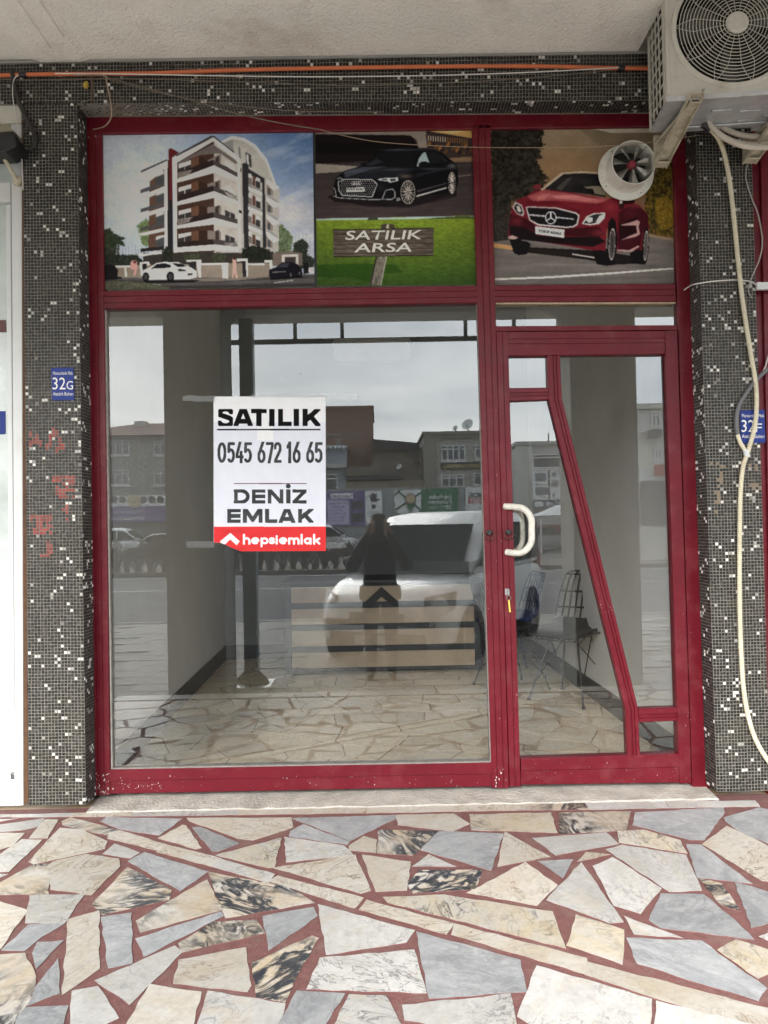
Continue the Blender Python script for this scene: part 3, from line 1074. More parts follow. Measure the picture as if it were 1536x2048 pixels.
YD2 = YF + 0.002
DG = [(0, DP - .006), (0, 0.003), (0.04, 0), (0.36, 0), (0.39, 0.005), (0.46, 0.005), (0.49, 0), (0.60, 0), (0.63, 0.005), (0.70, 0.005), (0.73, 0), (0.96, 0), (1, 0.003), (1, DP - .006)]
bar('slanting_bar', (1094.5, 711), (1097.5, 798), (1120, 710.5), (1124, 797), dr, DG, YD2)
bar('slanting_bar', (1097.5, 798.2), (1251.5, 1421), (1124, 797.2), (1276.5, 1417.5), dr, DG, YD2)
bar('slanting_bar', (1251.5, 1421.2), (1255, 1511.5), (1276.5, 1417.7), (1280.5, 1510.5), dr, DG, YD2)
bar('cross_bar', (1018, 776), (1096.5, 775), (1018.5, 802), (1097.3, 799), dr, DG, YD2)
bar('cross_bar', (1277, 1418), (1357.5, 1415), (1277.5, 1445), (1358.5, 1442), dr, DG, YD2)
glass('pane', [(1012, 705), (1099, 704), (1100, 782), (1012, 783)], dr)
glass('pane', [(1013, 795), (1102, 793), (1258, 1420), (1262, 1516), (1037, 1522)], dr)
glass('pane', [(1115, 704), (1336, 702), (1362, 1422), (1270, 1425), (1118, 797)], dr)
glass('pane', [(1273, 1436), (1364, 1434), (1364, 1513), (1276, 1515)], dr)
# dark rebate behind the hinge side
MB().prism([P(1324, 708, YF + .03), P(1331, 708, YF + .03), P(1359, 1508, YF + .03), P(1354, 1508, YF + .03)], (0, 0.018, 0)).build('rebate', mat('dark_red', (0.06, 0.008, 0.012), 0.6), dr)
# pull handle: an outer and an inner bow
HW = mat('chipped_white', (0.70, 0.67, 0.58), 0.30, var=0.08, scale=30, dirt=(0.22, 0.2, 0.18), dirt_amt=0.75, dirt_scale=38)


def bow(pts, yb0, yfront, r_, nm):
    path = []
    for k, (u, v, f) in enumerate(pts):
        path.append(P(u, v, yb0 + (yfront - yb0) * f))
    # smooth the bow
    pp = []
    n_ = len(path)
    for i in range(n_ - 1):
        p0, p1, p2, p3 = path[max(i - 1, 0)], path[i], path[i + 1], path[min(i + 2, n_ - 1)]
        for q in range(6):
            t = q / 6
            pp.append(0.5 * ((2 * p1) + (p2 - p0) * t + (2 * p0 - 5 * p1 + 4 * p2 - p3) * t * t + (3 * p1 - p0 - 3 * p2 + p3) * t ** 3))
    pp.append(path[-1])
    return MB().tube(pp, r_, 12).build(nm, HW, dr, smooth=True)


bow([(1009, 1013, 0), (1030, 1014, .55), (1048, 1018, .9), (1062, 1036, 1), (1063, 1060, 1), (1062, 1085, 1), (1048, 1103, .9), (1030, 1106, .55), (1013, 1104, 0)], YD, YD - 0.055, 0.0155, 'pull_handle')
bow([(1027, 1018, 0), (1036, 1021, .5), (1043, 1035, .8), (1045, 1060, .8), (1044, 1085, .8), (1037, 1099, .5), (1031, 1102, 0)], YG + 0.012, YG + 0.045, 0.0130, 'pull_handle')
# lock cylinders with ring escutcheons
for (u, v, nm, par) in ((978, 1065, 'lock', sf), (1016, 1064, 'lock', dr)):
    p = P(u, v, YD)
    lk = MB().lathe([(0.001, -0.020), (0.011, -0.020), (0.013, -0.016), (0.013, 0.002), (0.001, 0.002)], p, (0, 1, 0), 20).build(nm, DARKM, par, smooth=True)
    ring = [p + Vector((math.cos(t) * 0.022, -0.016, math.sin(t) * 0.022 - 0.012)) for t in [2 * math.pi * k / 28 for k in range(28)]]
    MB().tube(ring, 0.0028, 8, closed=True).build('ring', mat('rusty_ring', (0.10, 0.045, 0.035), 0.4, metal=0.6, var=0.4, scale=60), lk, smooth=True)
# keyhole with key and yellow tag
p = P(1014, 1184, YD)
MB().prism([p + Vector((-.010, -.001, .016)), p + Vector((.010, -.001, .016)), p + Vector((.010, -.001, -.016)), p + Vector((-.010, -.001, -.016))], (0, .004, 0)).build('keyhole_plate', STEEL, dr, bevel=0.002)
ky = empty('key', tuple(p), 'key with a yellow tag hanging from the door lock', 'key')
KM = mat('key_metal', (0.6, 0.58, 0.52), 0.25, metal=1.0)
MB().prism([p + Vector((.002, -.024, .013)), p + Vector((.008, -.024, .013)), p + Vector((.008, -.024, -.013)), p + Vector((.002, -.024, -.013))], (0, .020, 0)).build('blade', KM, ky, bevel=0.001)
rg = p + Vector((0.004, -.022, -.026))
MB().tube([rg + Vector((math.cos(t) * .010, -0.004 * math.sin(t), math.sin(t) * .012)) for t in [2 * math.pi * k / 20 for k in range(20)]], 0.0014, 6, closed=True).build('split_ring', KM, ky, smooth=True)
MB().prism([rg + Vector((-.004, -.001, -.010)), rg + Vector((.004, -.001, -.010)), rg + Vector((.009, -.001, -.068)), rg + Vector((.001, -.001, -.069))], (0, .003, 0)).build('yellow_tag', mat('yellow_tag', (0.72, 0.55, 0.10), 0.4), ky, bevel=0.001)

# ================================================================ PRINTED PANELS (flat prints painted into the colour of a fine sheet)
PRINT = mat('poster_print', (0, 0, 0), 0.5, var=0.03, scale=20, attr=True, spec=0.12)


_t = PRINT.node_tree
_b = _t.nodes['Principled BSDF']
_o = _t.nodes['Material Output']
_tr = _t.nodes.new('ShaderNodeBsdfTranslucent')
_mx = _t.nodes.new('ShaderNodeMixShader')
_mx.inputs['Fac'].default_value = 0.22          # thin film on glass lets some daylight through
_t.links.new(_b.inputs['Base Color'].links[0].from_socket, _tr.inputs['Color'])
_t.links.new(_b.outputs['BSDF'], _mx.inputs[1])
_t.links.new(_tr.outputs['BSDF'], _mx.inputs[2])
_t.links.new(_mx.outputs['Shader'], _o.inputs['Surface'])


def vnoise(x, y, seed):
    """smooth value noise"""
    xi, yi = np.floor(x).astype(int), np.floor(y).astype(int)
    fx, fy = x - xi, y - yi
    fx, fy = fx * fx * (3 - 2 * fx), fy * fy * (3 - 2 * fy)

    def h(a, b):
        n = (a * 374761393 + b * 668265263 + seed * 1442695041) & 0x7fffffff
        n = ((n ^ (n >> 13)) * 1274126177) & 0x7fffffff
        return ((n ^ (n >> 16)) & 0xffff) / 65535.0
    return (h(xi, yi) * (1 - fx) + h(xi + 1, yi) * fx) * (1 - fy) + (h(xi, yi + 1) * (1 - fx) + h(xi + 1, yi + 1) * fx) * fy


def fbm(x, y, seed, o=4):
    s, a, t = 0, 1.0, 0
    for k in range(o):
        s = s + a * vnoise(x * 2 ** k, y * 2 ** k, seed + k)
        t += a
        a *= 0.55
    return s / t


class Print:
    """a picture painted in the coordinates of the enlarged photograph region it was read from"""

    def __init__(s, quad, nx, ny):
        tl, tr, br, bl = [np.array(q, float) for q in quad]
        S, T = np.meshgrid(np.linspace(0, 1, nx), np.linspace(0, 1, ny))
        S, T = S[..., None], T[..., None]
        xy = (tl * (1 - S) + tr * S) * (1 - T) + (bl * (1 - S) + br * S) * T
        s.X, s.Y = xy[..., 0], xy[..., 1]
        s.C = np.zeros((ny, nx, 3))
        s.nx, s.ny = nx, ny

    def fill(s, c):
        s.C[:] = c

    def mask(s, pts):
        p = np.array(pts, float).reshape(-1, 2)
        m = np.zeros(s.X.shape, bool)
        bb = (s.X >= p[:, 0].min()) & (s.X <= p[:, 0].max()) & (s.Y >= p[:, 1].min()) & (s.Y <= p[:, 1].max())
        if not bb.any(): return m
        x, y = s.X[bb], s.Y[bb]
        ins = np.zeros(x.shape, bool)
        for i in range(len(p)):
            x0, y0 = p[i - 1]
            x1, y1 = p[i]
            if y0 == y1: continue
            c = ((y0 > y) != (y1 > y)) & (x < (x1 - x0) * (y - y0) / (y1 - y0) + x0)
            ins ^= c
        m[bb] = ins
        return m

    def put(s, m, c, a=1.0):
        if callable(c): c = c(s.X[m], s.Y[m])
        c = np.asarray(c, float)
        s.C[m] = s.C[m] * (1 - a) + c * a

    def poly(s, pts, c, a=1.0):
        s.put(s.mask(pts), c, a)

    def polys(s, text):
        """lines of: r g b x y x y ..."""
        for ln in text.strip().split('\n'):
            v = [float(k) for k in ln.split()]
            s.poly(v[3:], v[:3])

    def line(s, pts, wd, c, a=1.0):
        p = np.array(pts, float).reshape(-1, 2)
        for i in range(len(p) - 1):
            d = p[i + 1] - p[i]
            L = math.hypot(*d) + 1e-6
            nn = np.array([-d[1], d[0]]) / L * wd / 2
            e = d / L * wd * 0.2
            s.poly([p[i] - nn - e, p[i] + nn - e, p[i + 1] + nn + e, p[i + 1] - nn + e], c, a)

    def ell(s, cx, cy_, rx, ry, c, a=1.0, rot=0.0, ring=None):
        dx, dy = s.X - cx, s.Y - cy_
        ca, sa = math.cos(rot), math.sin(rot)
        q = ((dx * ca + dy * sa) / rx) ** 2 + ((-dx * sa + dy * ca) / ry) ** 2
        m = q <= 1
        if ring: m &= q >= (1 - ring) ** 2
        s.put(m, c, a)

    def glow(s, cx, cy_, rx, ry, c, a):
        q = np.exp(-(((s.X - cx) / rx) ** 2 + ((s.Y - cy_) / ry) ** 2))[..., None] * a
        s.C = s.C * (1 - q) + np.array(c, float) * q

    def foliage(s, pts, c0, c1, seed, f=0.09):
        X0, Y0 = s.X, s.Y
        a = 2.2 / f ** 0.75
        s.X = X0 + (fbm(X0 * f * 2.2, Y0 * f * 2.2, seed + 9, 3) - 0.5) * a * 2
        s.Y = Y0 + (fbm(X0 * f * 2.2, Y0 * f * 2.2, seed + 19, 3) - 0.5) * a * 2
        m = s.mask(pts)
        s.X, s.Y = X0, Y0
        n = np.clip(fbm(s.X * f * 1.6, s.Y * f * 1.6, seed, 4) * 1.7 - 0.35, 0, 1)[m][:, None]
        s.C[m] = np.array(c0) * (1 - n) + np.array(c1) * n

    def grain(s, amt, f=0.5, seed=1):
        n = (fbm(s.X * f, s.Y * f, seed, 2) - 0.5)[..., None] * amt
        s.C = s.C + n

    def photo(s, seed):
        """photographic unevenness: tonal drift, fine texture, soft edges, slight fall-off to the corners"""
        n = fbm(s.X / 70, s.Y / 55, seed, 4)[..., None]
        n2 = fbm(s.X / 14, s.Y / 11, seed + 5, 3)[..., None]
        s.C = s.C * (0.88 + 0.12 * n + 0.12 * n2)
        u = (s.X - s.X.mean()) / (np.ptp(s.X) / 2)
        v = (s.Y - s.Y.mean()) / (np.ptp(s.Y) / 2)
        s.C = s.C * (1.03 - 0.10 * (u * u + v * v))[..., None]
        s.soften(2)

    def soften(s, k=1):
        for _ in range(k):
            c = s.C
            p = np.pad(c, ((1, 1), (1, 1), (0, 0)), 'edge')
            s.C = (p[:-2, 1:-1] + p[2:, 1:-1] + p[1:-1, :-2] + p[1:-1, 2:] + 4 * c) / 8

    def build(s, name, corners, parent, y=0.0, gain=1.0):
        tl, tr, br, bl = [np.array(q) for q in corners]
        S, T = np.meshgrid(np.linspace(0, 1, s.nx), np.linspace(0, 1, s.ny))
        S, T = S[..., None], T[..., None]
        v = (tl * (1 - S) + tr * S) * (1 - T) + (bl * (1 - S) + br * S) * T
        me = bpy.data.meshes.new(name)
        idx = np.arange(s.nx * s.ny).reshape(s.ny, s.nx)
        f = np.stack([idx[:-1, :-1], idx[1:, :-1], idx[1:, 1:], idx[:-1, 1:]], -1).reshape(-1, 4)
        me.vertices.add(s.nx * s.ny)
        me.vertices.foreach_set('co', v.reshape(-1))
        me.loops.add(f.size)
        me.loops.foreach_set('vertex_index', f.reshape(-1))
        me.polygons.add(len(f))
        me.polygons.foreach_set('loop_start', np.arange(0, f.size, 4))
        me.update(calc_edges=True)
        c = np.clip(s.C / 255.0, 0, 1)
        c = np.where(c <= 0.04045, c / 12.92, ((c + 0.055) / 1.055) ** 2.4)
        c = np.clip(c * gain, 0, 0.9)
        at = me.color_attributes.new('tint', 'FLOAT_COLOR', 'POINT')
        at.data.foreach_set('color', np.concatenate([c, np.ones(c.shape[:2] + (1,))], -1).reshape(-1))
        me.materials.append(PRINT)
        o = bpy.data.objects.new(name, me)
        COL.objects.link(o)
        o.parent = parent
        if parent.type == 'EMPTY':
            o.matrix_parent_inverse = parent.matrix_basis.inverted()
        return o


_fc = {}


def lettering(body, mat_, parent, org, right, up, wid, hgt, bold=0.0, name='lettering', thick=0.0006, shear=0.0, spacing=1.0):
    """raised print in the built-in font, fitted to a width and height; org is the lower left corner"""
    cu = bpy.data.curves.new('t', 'FONT')
    cu.body = body
    cu.size = 1.0
    cu.offset = bold
    cu.resolution_u = 3
    cu.shear = shear
    cu.space_character = spacing
    tmp = bpy.data.objects.new('t', cu)
    COL.objects.link(tmp)
    dg = bpy.context.evaluated_depsgraph_get()
    me = bpy.data.meshes.new_from_object(tmp.evaluated_get(dg))
    bpy.data.objects.remove(tmp)
    bpy.data.curves.remove(cu)
    n = len(me.vertices)
    co = np.empty(n * 3)
    me.vertices.foreach_get('co', co)
    co = co.reshape(-1, 3)
    mn, mxx = co.min(0), co.max(0)
    sx = wid / (mxx[0] - mn[0])
    sy = hgt / (mxx[1] - mn[1])
    right, up = np.array(Vector(right).normalized()), np.array(Vector(up).normalized())
    w_ = np.array(org) + np.outer((co[:, 0] - mn[0]) * sx, right) + np.outer((co[:, 1] - mn[1]) * sy, up)
    me.vertices.foreach_set('co', w_.reshape(-1))
    me.update()
    me.name = name
    me.materials.append(mat_)
    o = bpy.data.objects.new(name, me)
    COL.objects.link(o)
    o.parent = parent
    if parent.type == 'EMPTY':
        o.matrix_parent_inverse = parent.matrix_basis.inverted()
    return o


def letter_px(body, mat_, parent, u0, v0, u1, v1, y, bold=0.0, vtop=None, **k):
    """text fitted between pixel corners: lower-left (u0,v1) to upper-right (u1,v0) on plane y"""
    a, b, c = P(u0, v1, y), P(u1, v1 + (vtop or 0), y), P(u0, v0, y)
    return lettering(body, mat_, parent, a, b - a, c - a, (b - a).length, (c - a).length, bold, **k)


YP = YF + 0.018
# ---- panel 1: the apartment block
p1 = empty('printed_panel', tuple(P(415, 575, YP)), 'printed panel showing a white and brown apartment block under blue sky', 'poster', 'printed panels above the shop window')
pr1 = Print([(10, 58), (1478, 35), (1492, 1120), (22, 1148)], 430, 318)
X, Y = pr1.X, pr1.Y
t = np.clip((X - 350) / 1000, 0, 1)[..., None]
s_ = np.clip(Y / 850, 0, 1)[..., None]
top = np.array([196, 205, 215]) * (1 - t) + np.array([84, 118, 168]) * t
low = np.array([188, 202, 222]) * (1 - t) + np.array([182, 190, 205]) * t
pr1.C = top * (1 - s_) + low * s_
cl = np.clip((fbm(X / 260 + Y / 500, Y / 95 + X / 400, 5, 5) - 0.5) * 3.2, 0, 1)[..., None] * np.clip((X - 850) / 500, 0.15, 1)[..., None]
pr1.C = pr1.C * (1 - cl * 0.75) + np.array([224, 226, 232]) * cl * 0.75
pr1.glow(80, 500, 260, 260, (214, 219, 224), 0.6)
pr1.glow(1350, 620, 250, 130, (214, 208, 208), 0.7)
# far town and trees
for k in range(26):
    x = 20 + k * 11
    pr1.poly([x, 1000, x, 830 + 40 * ((k * 7) % 5) / 5, x + 9, 830 + 40 * ((k * 7) % 5) / 5, x + 9, 1000], (198, 204, 214) if k % 2 else (176, 184, 198))
for k in range(22):
    x = 1220 + k * 13
    h_ = 720 + 70 * ((k * 5) % 7) / 7
    pr1.poly([x, 1000, x, h_, x + 11, h_, x + 11, 1000], (205, 209, 216) if k % 2 else (180, 188, 202), 0.7)
pr1.foliage([20, 730, 70, 722, 120, 780, 110, 900, 135, 975, 20, 985], (30, 34, 28), (86, 92, 72), 3)
pr1.foliage([60, 780, 110, 762, 185, 790, 150, 800, 180, 850, 130, 830, 132, 960, 118, 960, 118, 830, 70, 850], (28, 36, 28), (70, 80, 58), 4)
pr1.foliage([20, 900, 260, 905, 300, 960, 300, 985, 20, 985], (24, 28, 24), (64, 70, 56), 7)
pr1.foliage([255, 700, 320, 650, 345, 680, 340, 850, 290, 830], (70, 90, 55), (150, 165, 120), 8)
pr1.foliage([1205, 710, 1260, 690, 1300, 730, 1340, 780, 1330, 870, 1280, 900, 1210, 880], (60, 76, 52), (140, 152, 118), 9)
pr1.foliage([1340, 830, 1400, 790, 1450, 820, 1440, 900, 1490, 930, 1490, 1000, 1340, 1000], (22, 28, 24), (70, 78, 64), 10)
# road
pr1.poly([20, 1058, 1492, 1036, 1492, 1125, 20, 1150], lambda x, y: np.outer(0.8 + 0.4 * fbm(x / 120, y / 12, 6, 3), (92, 88, 87)))
pr1.polys('''70 66 64 20 1075 500 1090 1492 1045 1492 1060 700 1100 20 1110
150 142 134 100 1058 290 1056 290 1064 100 1066
132 122 114 640 1070 960 1062 1180 1046 1180 1056 960 1080 660 1092
205 200 196 1210 1094 1342 1076 1344 1081 1214 1100
190 186 184 210 1100 420 1108 420 1114 210 1105
60 56 56 20 1112 640 1118 1492 1096 1492 1130 20 1150''')
pr1.foliage([20, 1095, 130, 1082, 260, 1096, 400, 1110, 480, 1128, 500, 1150, 20, 1150], (38, 42, 34), (150, 148, 122), 12, 0.2)
# the block itself
pr1.polys('''58 52 48 300 890 1205 862 1215 975 300 985
96 72 60 345 330 446 300 446 870 335 880
190 184 178 780 80 985 235 990 890 790 890
70 50 42 533 250 790 110 790 880 528 890
186 182 176 838 116 920 90 1000 100 1080 150 1160 250 1212 400 1245 450 1240 880 985 890 965 235 930 195
150 146 142 838 116 920 92 928 200 905 182
244 243 240 835 116 905 78 930 76 1000 90 1080 138 1160 240 1215 395 1222 408 1208 404 1152 262 1072 160 998 112 925 96 850 124
120 116 114 958 150 972 160 978 235 966 225
70 66 66 1010 186 1048 210 1052 300 1014 268
210 208 204 1016 200 1030 208 1034 290 1020 275
150 60 60 300 300 300 300 300 300
244 242 238 262 345 466 246 466 290 345 392 300 386 264 362
66 64 66 284 318 466 236 466 248 284 332
246 245 242 445 262 468 250 468 872 447 882
44 40 43 468 246 502 236 508 890 468 872
98 34 38 476 170 490 160 546 190 500 226 498 524 479 526''')
for (ya, yb_, k) in ((452, 500, 0), (585, 628, 1), (716, 758, 2), (862, 902, 3)):
    d0 = 34 - 10 * k
    pr1.poly([280, ya, 446, ya - 62 + k * 14, 446, ya - 30 + k * 10, 280, ya + 24], (84, 80, 82) if k < 3 else (40, 36, 38))
    pr1.poly([264, yb_, 446, yb_ - 74 + k * 16, 446, yb_ - 42 + k * 12, 342, yb_ + 4, 300, yb_ + 14, 266, yb_ + 6], (243, 241, 238))
    wy = (330, 462, 610, 770)[k]
    pr1.poly([388, wy + 6, 444, wy - 14 + 3 * k, 444, wy + 72, 386, wy + 84], (74, 76, 80))
    pr1.poly([388, wy + 6, 444, wy - 14 + 3 * k, 444, wy + 10, 388, wy + 32], (212, 210, 206))
pr1.polys('''246 245 242 500 232 780 76 965 226 968 262 785 112 534 262 534 890 512 890
236 234 231 955 232 972 240 980 862 962 860
110 102 98 540 262 780 132 935 240 955 262 940 272 835 196 680 210 545 275
64 62 66 520 210 770 74 790 74 930 185 932 196 786 84 532 218''')
for k, (la, lb, ca, cb, ra, rb_) in enumerate(((375, 402, 280, 332, 365, 396), (535, 561, 460, 506, 530, 556), (700, 722, 645, 691, 690, 716), (852, 886, 832, 872, 850, 881))):
    wy = (268, 432, 594, 756)[k]
    # recess, door opening, window with roller blind, brown panel
    pr1.poly([632, wy - 32 + 6 * k, 684, wy - 58 + 12 * k, 684, la - 20, 632, la - 6], (104, 74, 58))
    pr1.poly([684, wy - 58 + 12 * k, 745, wy - 20, 745, la - 55 + 5 * k, 684, la - 30], (58, 40, 34))
    pr1.poly([745, wy - 22, 838, wy - 70 + 18 * k, 838, la - 40, 745, la - 45], (132, 122, 116))
    pr1.poly([800, wy - 40 + 8 * k, 824, wy - 52 + 8 * k, 824, la - 45, 800, la - 50], (62, 54, 52))
    pr1.poly([545, wy + 4, 631, wy - 26 + 5 * k, 631, la - 36, 545, la - 12], (56, 52, 54))
    pr1.poly([545, wy + 4, 631, wy - 26 + 5 * k, 631, wy + 6 + 2 * k, 545, wy + 34], (226, 222, 216))
    pr1.line([588, wy + 10, 588, la - 24], 4, (210, 205, 200))
    # right face window
    pr1.poly([868, wy - 24 + 10 * k, 936, wy + 22 + 3 * k, 936, ra - 22, 868, ra - 58 + 4 * k], (60, 58, 60))
    if k < 2: pr1.poly([868, wy - 24 + 10 * k, 936, wy + 22 + 3 * k, 936, wy + 56, 868, wy + 14 + 6 * k], (226, 222, 216))
    pr1.line([902, wy + 4, 902, ra - 42], 4, (205, 200, 196))
    # railing and fascia
    rl = (46, 36, 35)
    pr1.poly([536, la - 45 + 3 * k, 782, ca - 38, 792, ca - 2, 536, la], rl)
    pr1.poly([784, ca - 38, 952, ra - 34, 954, ra - 2, 792, ca - 2], (74, 68, 68))
    for q in range(4):
        if k in (0, 2): pr1.line([538, la - 40 + q * 11, 640 - q * 8, la - 62 + q * 9 + 3 * k], 4, (214, 206, 198))
        if k in (1, 3): pr1.line([862 + q * 8, ca + 4 + q * 9 - 12 * (k == 3), 952, ra - 30 + q * 9], 4, (200, 194, 188))
    pr1.poly([534, la, 792, ca, 958, ra, 960, rb_, 796, cb, 533, lb], (247, 246, 244))
    pr1.poly([534, la, 792, ca, 796, cb, 533, lb], (240, 239, 236))
pr1.polys('''48 46 50 985 268 1010 262 1030 275 1036 850 1000 856
48 46 50 1024 300 1142 372 1154 856 1130 850 1124 402 1024 334''')
for k, yy in enumerate((352, 490, 620, 760)):
    pr1.poly([1030, yy - 20, 1054, yy - 8, 1054, yy + 66, 1030, yy + 56], (120, 112, 108))
    pr1.poly([1030, yy - 20, 1054, yy - 8, 1054, yy + 20, 1030, yy + 10], (220, 216, 212))
    pr1.poly([1058, yy - 2, 1078, yy + 8, 1078, yy + 76, 1058, yy + 66], (96, 66, 54))
    pr1.poly([1082, yy + 8, 1112, yy + 22, 1112, yy + 92, 1082, yy + 80], (58, 54, 56))
    pr1.poly([1082, yy + 8, 1112, yy + 22, 1112, yy + 46, 1082, yy + 34], (220, 216, 212))
    if k < 3:
        pr1.poly([1028, yy + 56, 1126, yy + 98, 1126, yy + 120, 1028, yy + 80], (150, 146, 146))
        pr1.poly([1028, yy + 76, 1126, yy + 116, 1128, yy + 140, 1028, yy + 100], (240, 238, 235))
for k, yy in enumerate((385, 505, 628, 748)):
    pr1.poly([1154, yy + 26, 1200, yy + 48, 1200, yy + 110, 1156, yy + 96], (150, 138, 130))
    pr1.poly([1164, yy + 50, 1184, yy + 58, 1184, yy + 104, 1164, yy + 98], (84, 82, 84))
    pr1.poly([1156, yy - 10, 1242, yy + 44, 1242, yy + 56, 1202, yy + 70, 1156, yy + 22], (244, 243, 240))
    if k: pr1.poly([1160, yy - 26, 1232, yy + 20, 1232, yy + 40, 1160, yy - 6], (160, 158, 160))
pr1.polys('''40 36 38 964 590 984 596 984 616 964 610
40 36 38 972 300 980 304 980 326 972 322''')
# garden and wall
pr1.foliage([430, 880, 470, 840, 500, 880, 505, 960, 430, 960], (22, 26, 22), (56, 62, 50), 14)
pr1.foliage([585, 905, 640, 890, 700, 905, 690, 950, 590, 950], (40, 46, 34), (90, 94, 70), 15)
pr1.foliage([770, 900, 820, 885, 880, 905, 870, 950, 780, 950], (40, 44, 34), (86, 88, 66), 16)
pr1.foliage([985, 860, 1050, 840, 1120, 850, 1180, 870, 1185, 950, 985, 950], (18, 20, 18), (48, 52, 42), 17)
pr1.polys('''150 136 122 100 985 300 975 700 968 950 960 1200 962 1200 1048 960 1062 700 1062 300 1056 100 1058
236 232 228 85 978 260 980 260 992 85 992
236 232 228 170 985 184 985 186 1058 172 1058
240 238 234 275 955 340 952 348 975 300 975 296 1050 280 1050
34 32 34 292 968 322 966 326 1022 298 1048
240 238 234 596 938 702 936 704 1062 684 1062 668 950 600 952
40 38 40 615 956 664 954 668 1010 640 1014 618 990
238 235 231 690 962 892 958 892 974 690 976
238 235 231 845 960 890 958 890 1068 848 1064
150 138 126 700 980 842 976 842 1058 700 1058
240 238 234 948 930 1026 928 1028 1054 1010 1058 1004 946 950 950
42 38 40 986 948 1012 946 1016 1056 992 1058
238 235 231 1026 962 1142 960 1142 974 1026 974
146 134 122 1030 978 1086 974 1086 1050 1030 1054
146 134 122 1106 976 1164 974 1164 1044 1106 1048
240 238 234 1140 940 1196 938 1198 1000 1180 1000 1176 955 1142 956
120 106 98 1200 890 1330 878 1405 890 1405 975 1200 980
214 208 202 1262 902 1378 896 1380 985 1362 985 1360 914 1282 918 1282 950 1262 950
60 54 54 1284 922 1356 918 1356 985 1284 985
216 166 158 210 960 224 942 256 945 258 1000 246 1050 232 1052 236 1010 210 1005
120 60 60 232 945 250 945 252 965 232 965
214 170 158 918 930 936 918 948 950 946 1000 958 1068 944 1068 932 1024 922 1072 916 1066 922 990
70 40 38 922 918 938 916 938 936 922 936''')
# cars in the street
pr1.polys('''26 24 26 22 985 60 972 100 978 124 1010 122 1060 24 1072
20 18 20 24 1065 150 1058 150 1072 24 1080
246 246 246 290 1040 300 1010 345 992 390 962 440 954 540 954 590 974 640 996 668 1018 670 1060 620 1074 330 1080 298 1068
30 30 34 352 1002 394 968 448 962 492 976 488 994 400 998
30 30 34 500 962 560 964 606 984 540 990
60 58 60 536 1002 560 1000 600 1012 590 1020 545 1018
42 40 42 608 1034 642 1032 640 1046 608 1048
222 222 224 298 1050 660 1056 660 1062 298 1058
18 17 19 300 1088 660 1078 700 1084 640 1094 320 1098
20 18 26 1172 1050 1176 1005 1220 990 1262 958 1330 952 1372 968 1400 1000 1408 1040 1390 1058 1330 1066 1200 1070
60 60 72 1226 990 1268 964 1316 960 1300 990
120 116 118 1196 1020 1290 1014 1290 1022 1196 1028
14 13 15 1176 1064 1400 1052 1410 1060 1190 1078
210 208 210 1450 990 1492 985 1492 1030 1448 1034
24 24 26 1412 960 1446 950 1450 1030 1414 1034''')
for (x, y_, r_) in ((318, 1058, 32), (488, 1056, 36)):
    pr1.ell(x, y_, r_ * 0.72, r_, (16, 15, 17))
    pr1.ell(x, y_, r_ * 0.45, r_ * 0.65, (66, 64, 66))
for (x, y_, r_) in ((1325, 1042, 26), (1386, 1030, 24)):
    pr1.ell(x, y_, r_ * 0.45, r_, (12, 11, 13))
    pr1.ell(x, y_, r_ * 0.25, r_ * 0.6, (96, 92, 94))
pr1.grain(9, 0.35, 3)
pr1.photo(71)
pr1.build('print', [P(203, 267, YP), P(626, 260.5, YP), P(629.5, 572.5, YP), P(206.5, 579.5, YP)], p1, gain=1.6)

# ---- panel 2: dark saloon over a field with a sign
p2 = empty('printed_panel', tuple(P(790, 572, YP)), 'printed panel with a black saloon car above a green field sign', 'poster', 'printed panels above the shop window')
pr2 = Print([(38, 40), (1475, 22), (1512, 1447), (50, 1452)], 330, 320)
X, Y = pr2.X, pr2.Y
pr2.C = (np.array([58, 50, 50]) * (0.75 + 0.5 * fbm(X / 300, Y / 30, 2, 4))[..., None])
g_ = np.clip((Y - 330) / 500, 0, 1)[..., None]
pr2.C = pr2.C * (1 - g_) + np.array([70, 60, 60]) * (0.8 + 0.4 * fbm(X / 200, Y / 18, 8, 4))[..., None] * g_
pr2.polys('''150 138 128 30 30 1040 20 1056 90 1062 205 985 205 965 130 905 88 40 72
26 20 20 40 78 890 88 930 108 975 190 985 220 985 300 40 345
16 12 13 40 150 940 160 985 215 985 280 40 250
160 150 138 30 340 470 372 470 404 30 432
62 50 48 1046 85 1470 120 1475 300 1220 300 1070 205
222 178 108 1072 38 1150 28 1476 20 1476 120 1260 84 1090 56
244 214 150 1100 36 1300 28 1400 60 1290 76 1110 50''')
for k in range(17):
    x = 1068 + k * 22
    pr2.poly([x, 92 + k * 2, x + 9, 93 + k * 2, x + 9, 140 + k * 2, x, 138 + k * 2], (206, 190, 172) if k < 8 else (150, 104, 60))
for k in range(30):
    x = 1075 + (k * 53) % 390
    yy = 150 + (k * 37) % 95
    pr2.poly([x, yy, x + 16, yy, x + 16, yy + 30, x, yy + 30], ((188, 124, 58), (120, 78, 40), (36, 28, 28))[k % 3], 0.8)
pr2.polys('''140 112 84 1230 300 1475 285 1480 330 1240 336
150 132 124 1340 462 1480 446 1480 452 1340 468
30 24 25 150 640 220 690 700 735 980 720 1240 640 1330 640 1330 590 900 600 300 590''')
pr2.poly([150, 650, 500, 735, 900, 745, 1320, 650, 1300, 620, 300, 620], (30, 24, 26), 0.7)
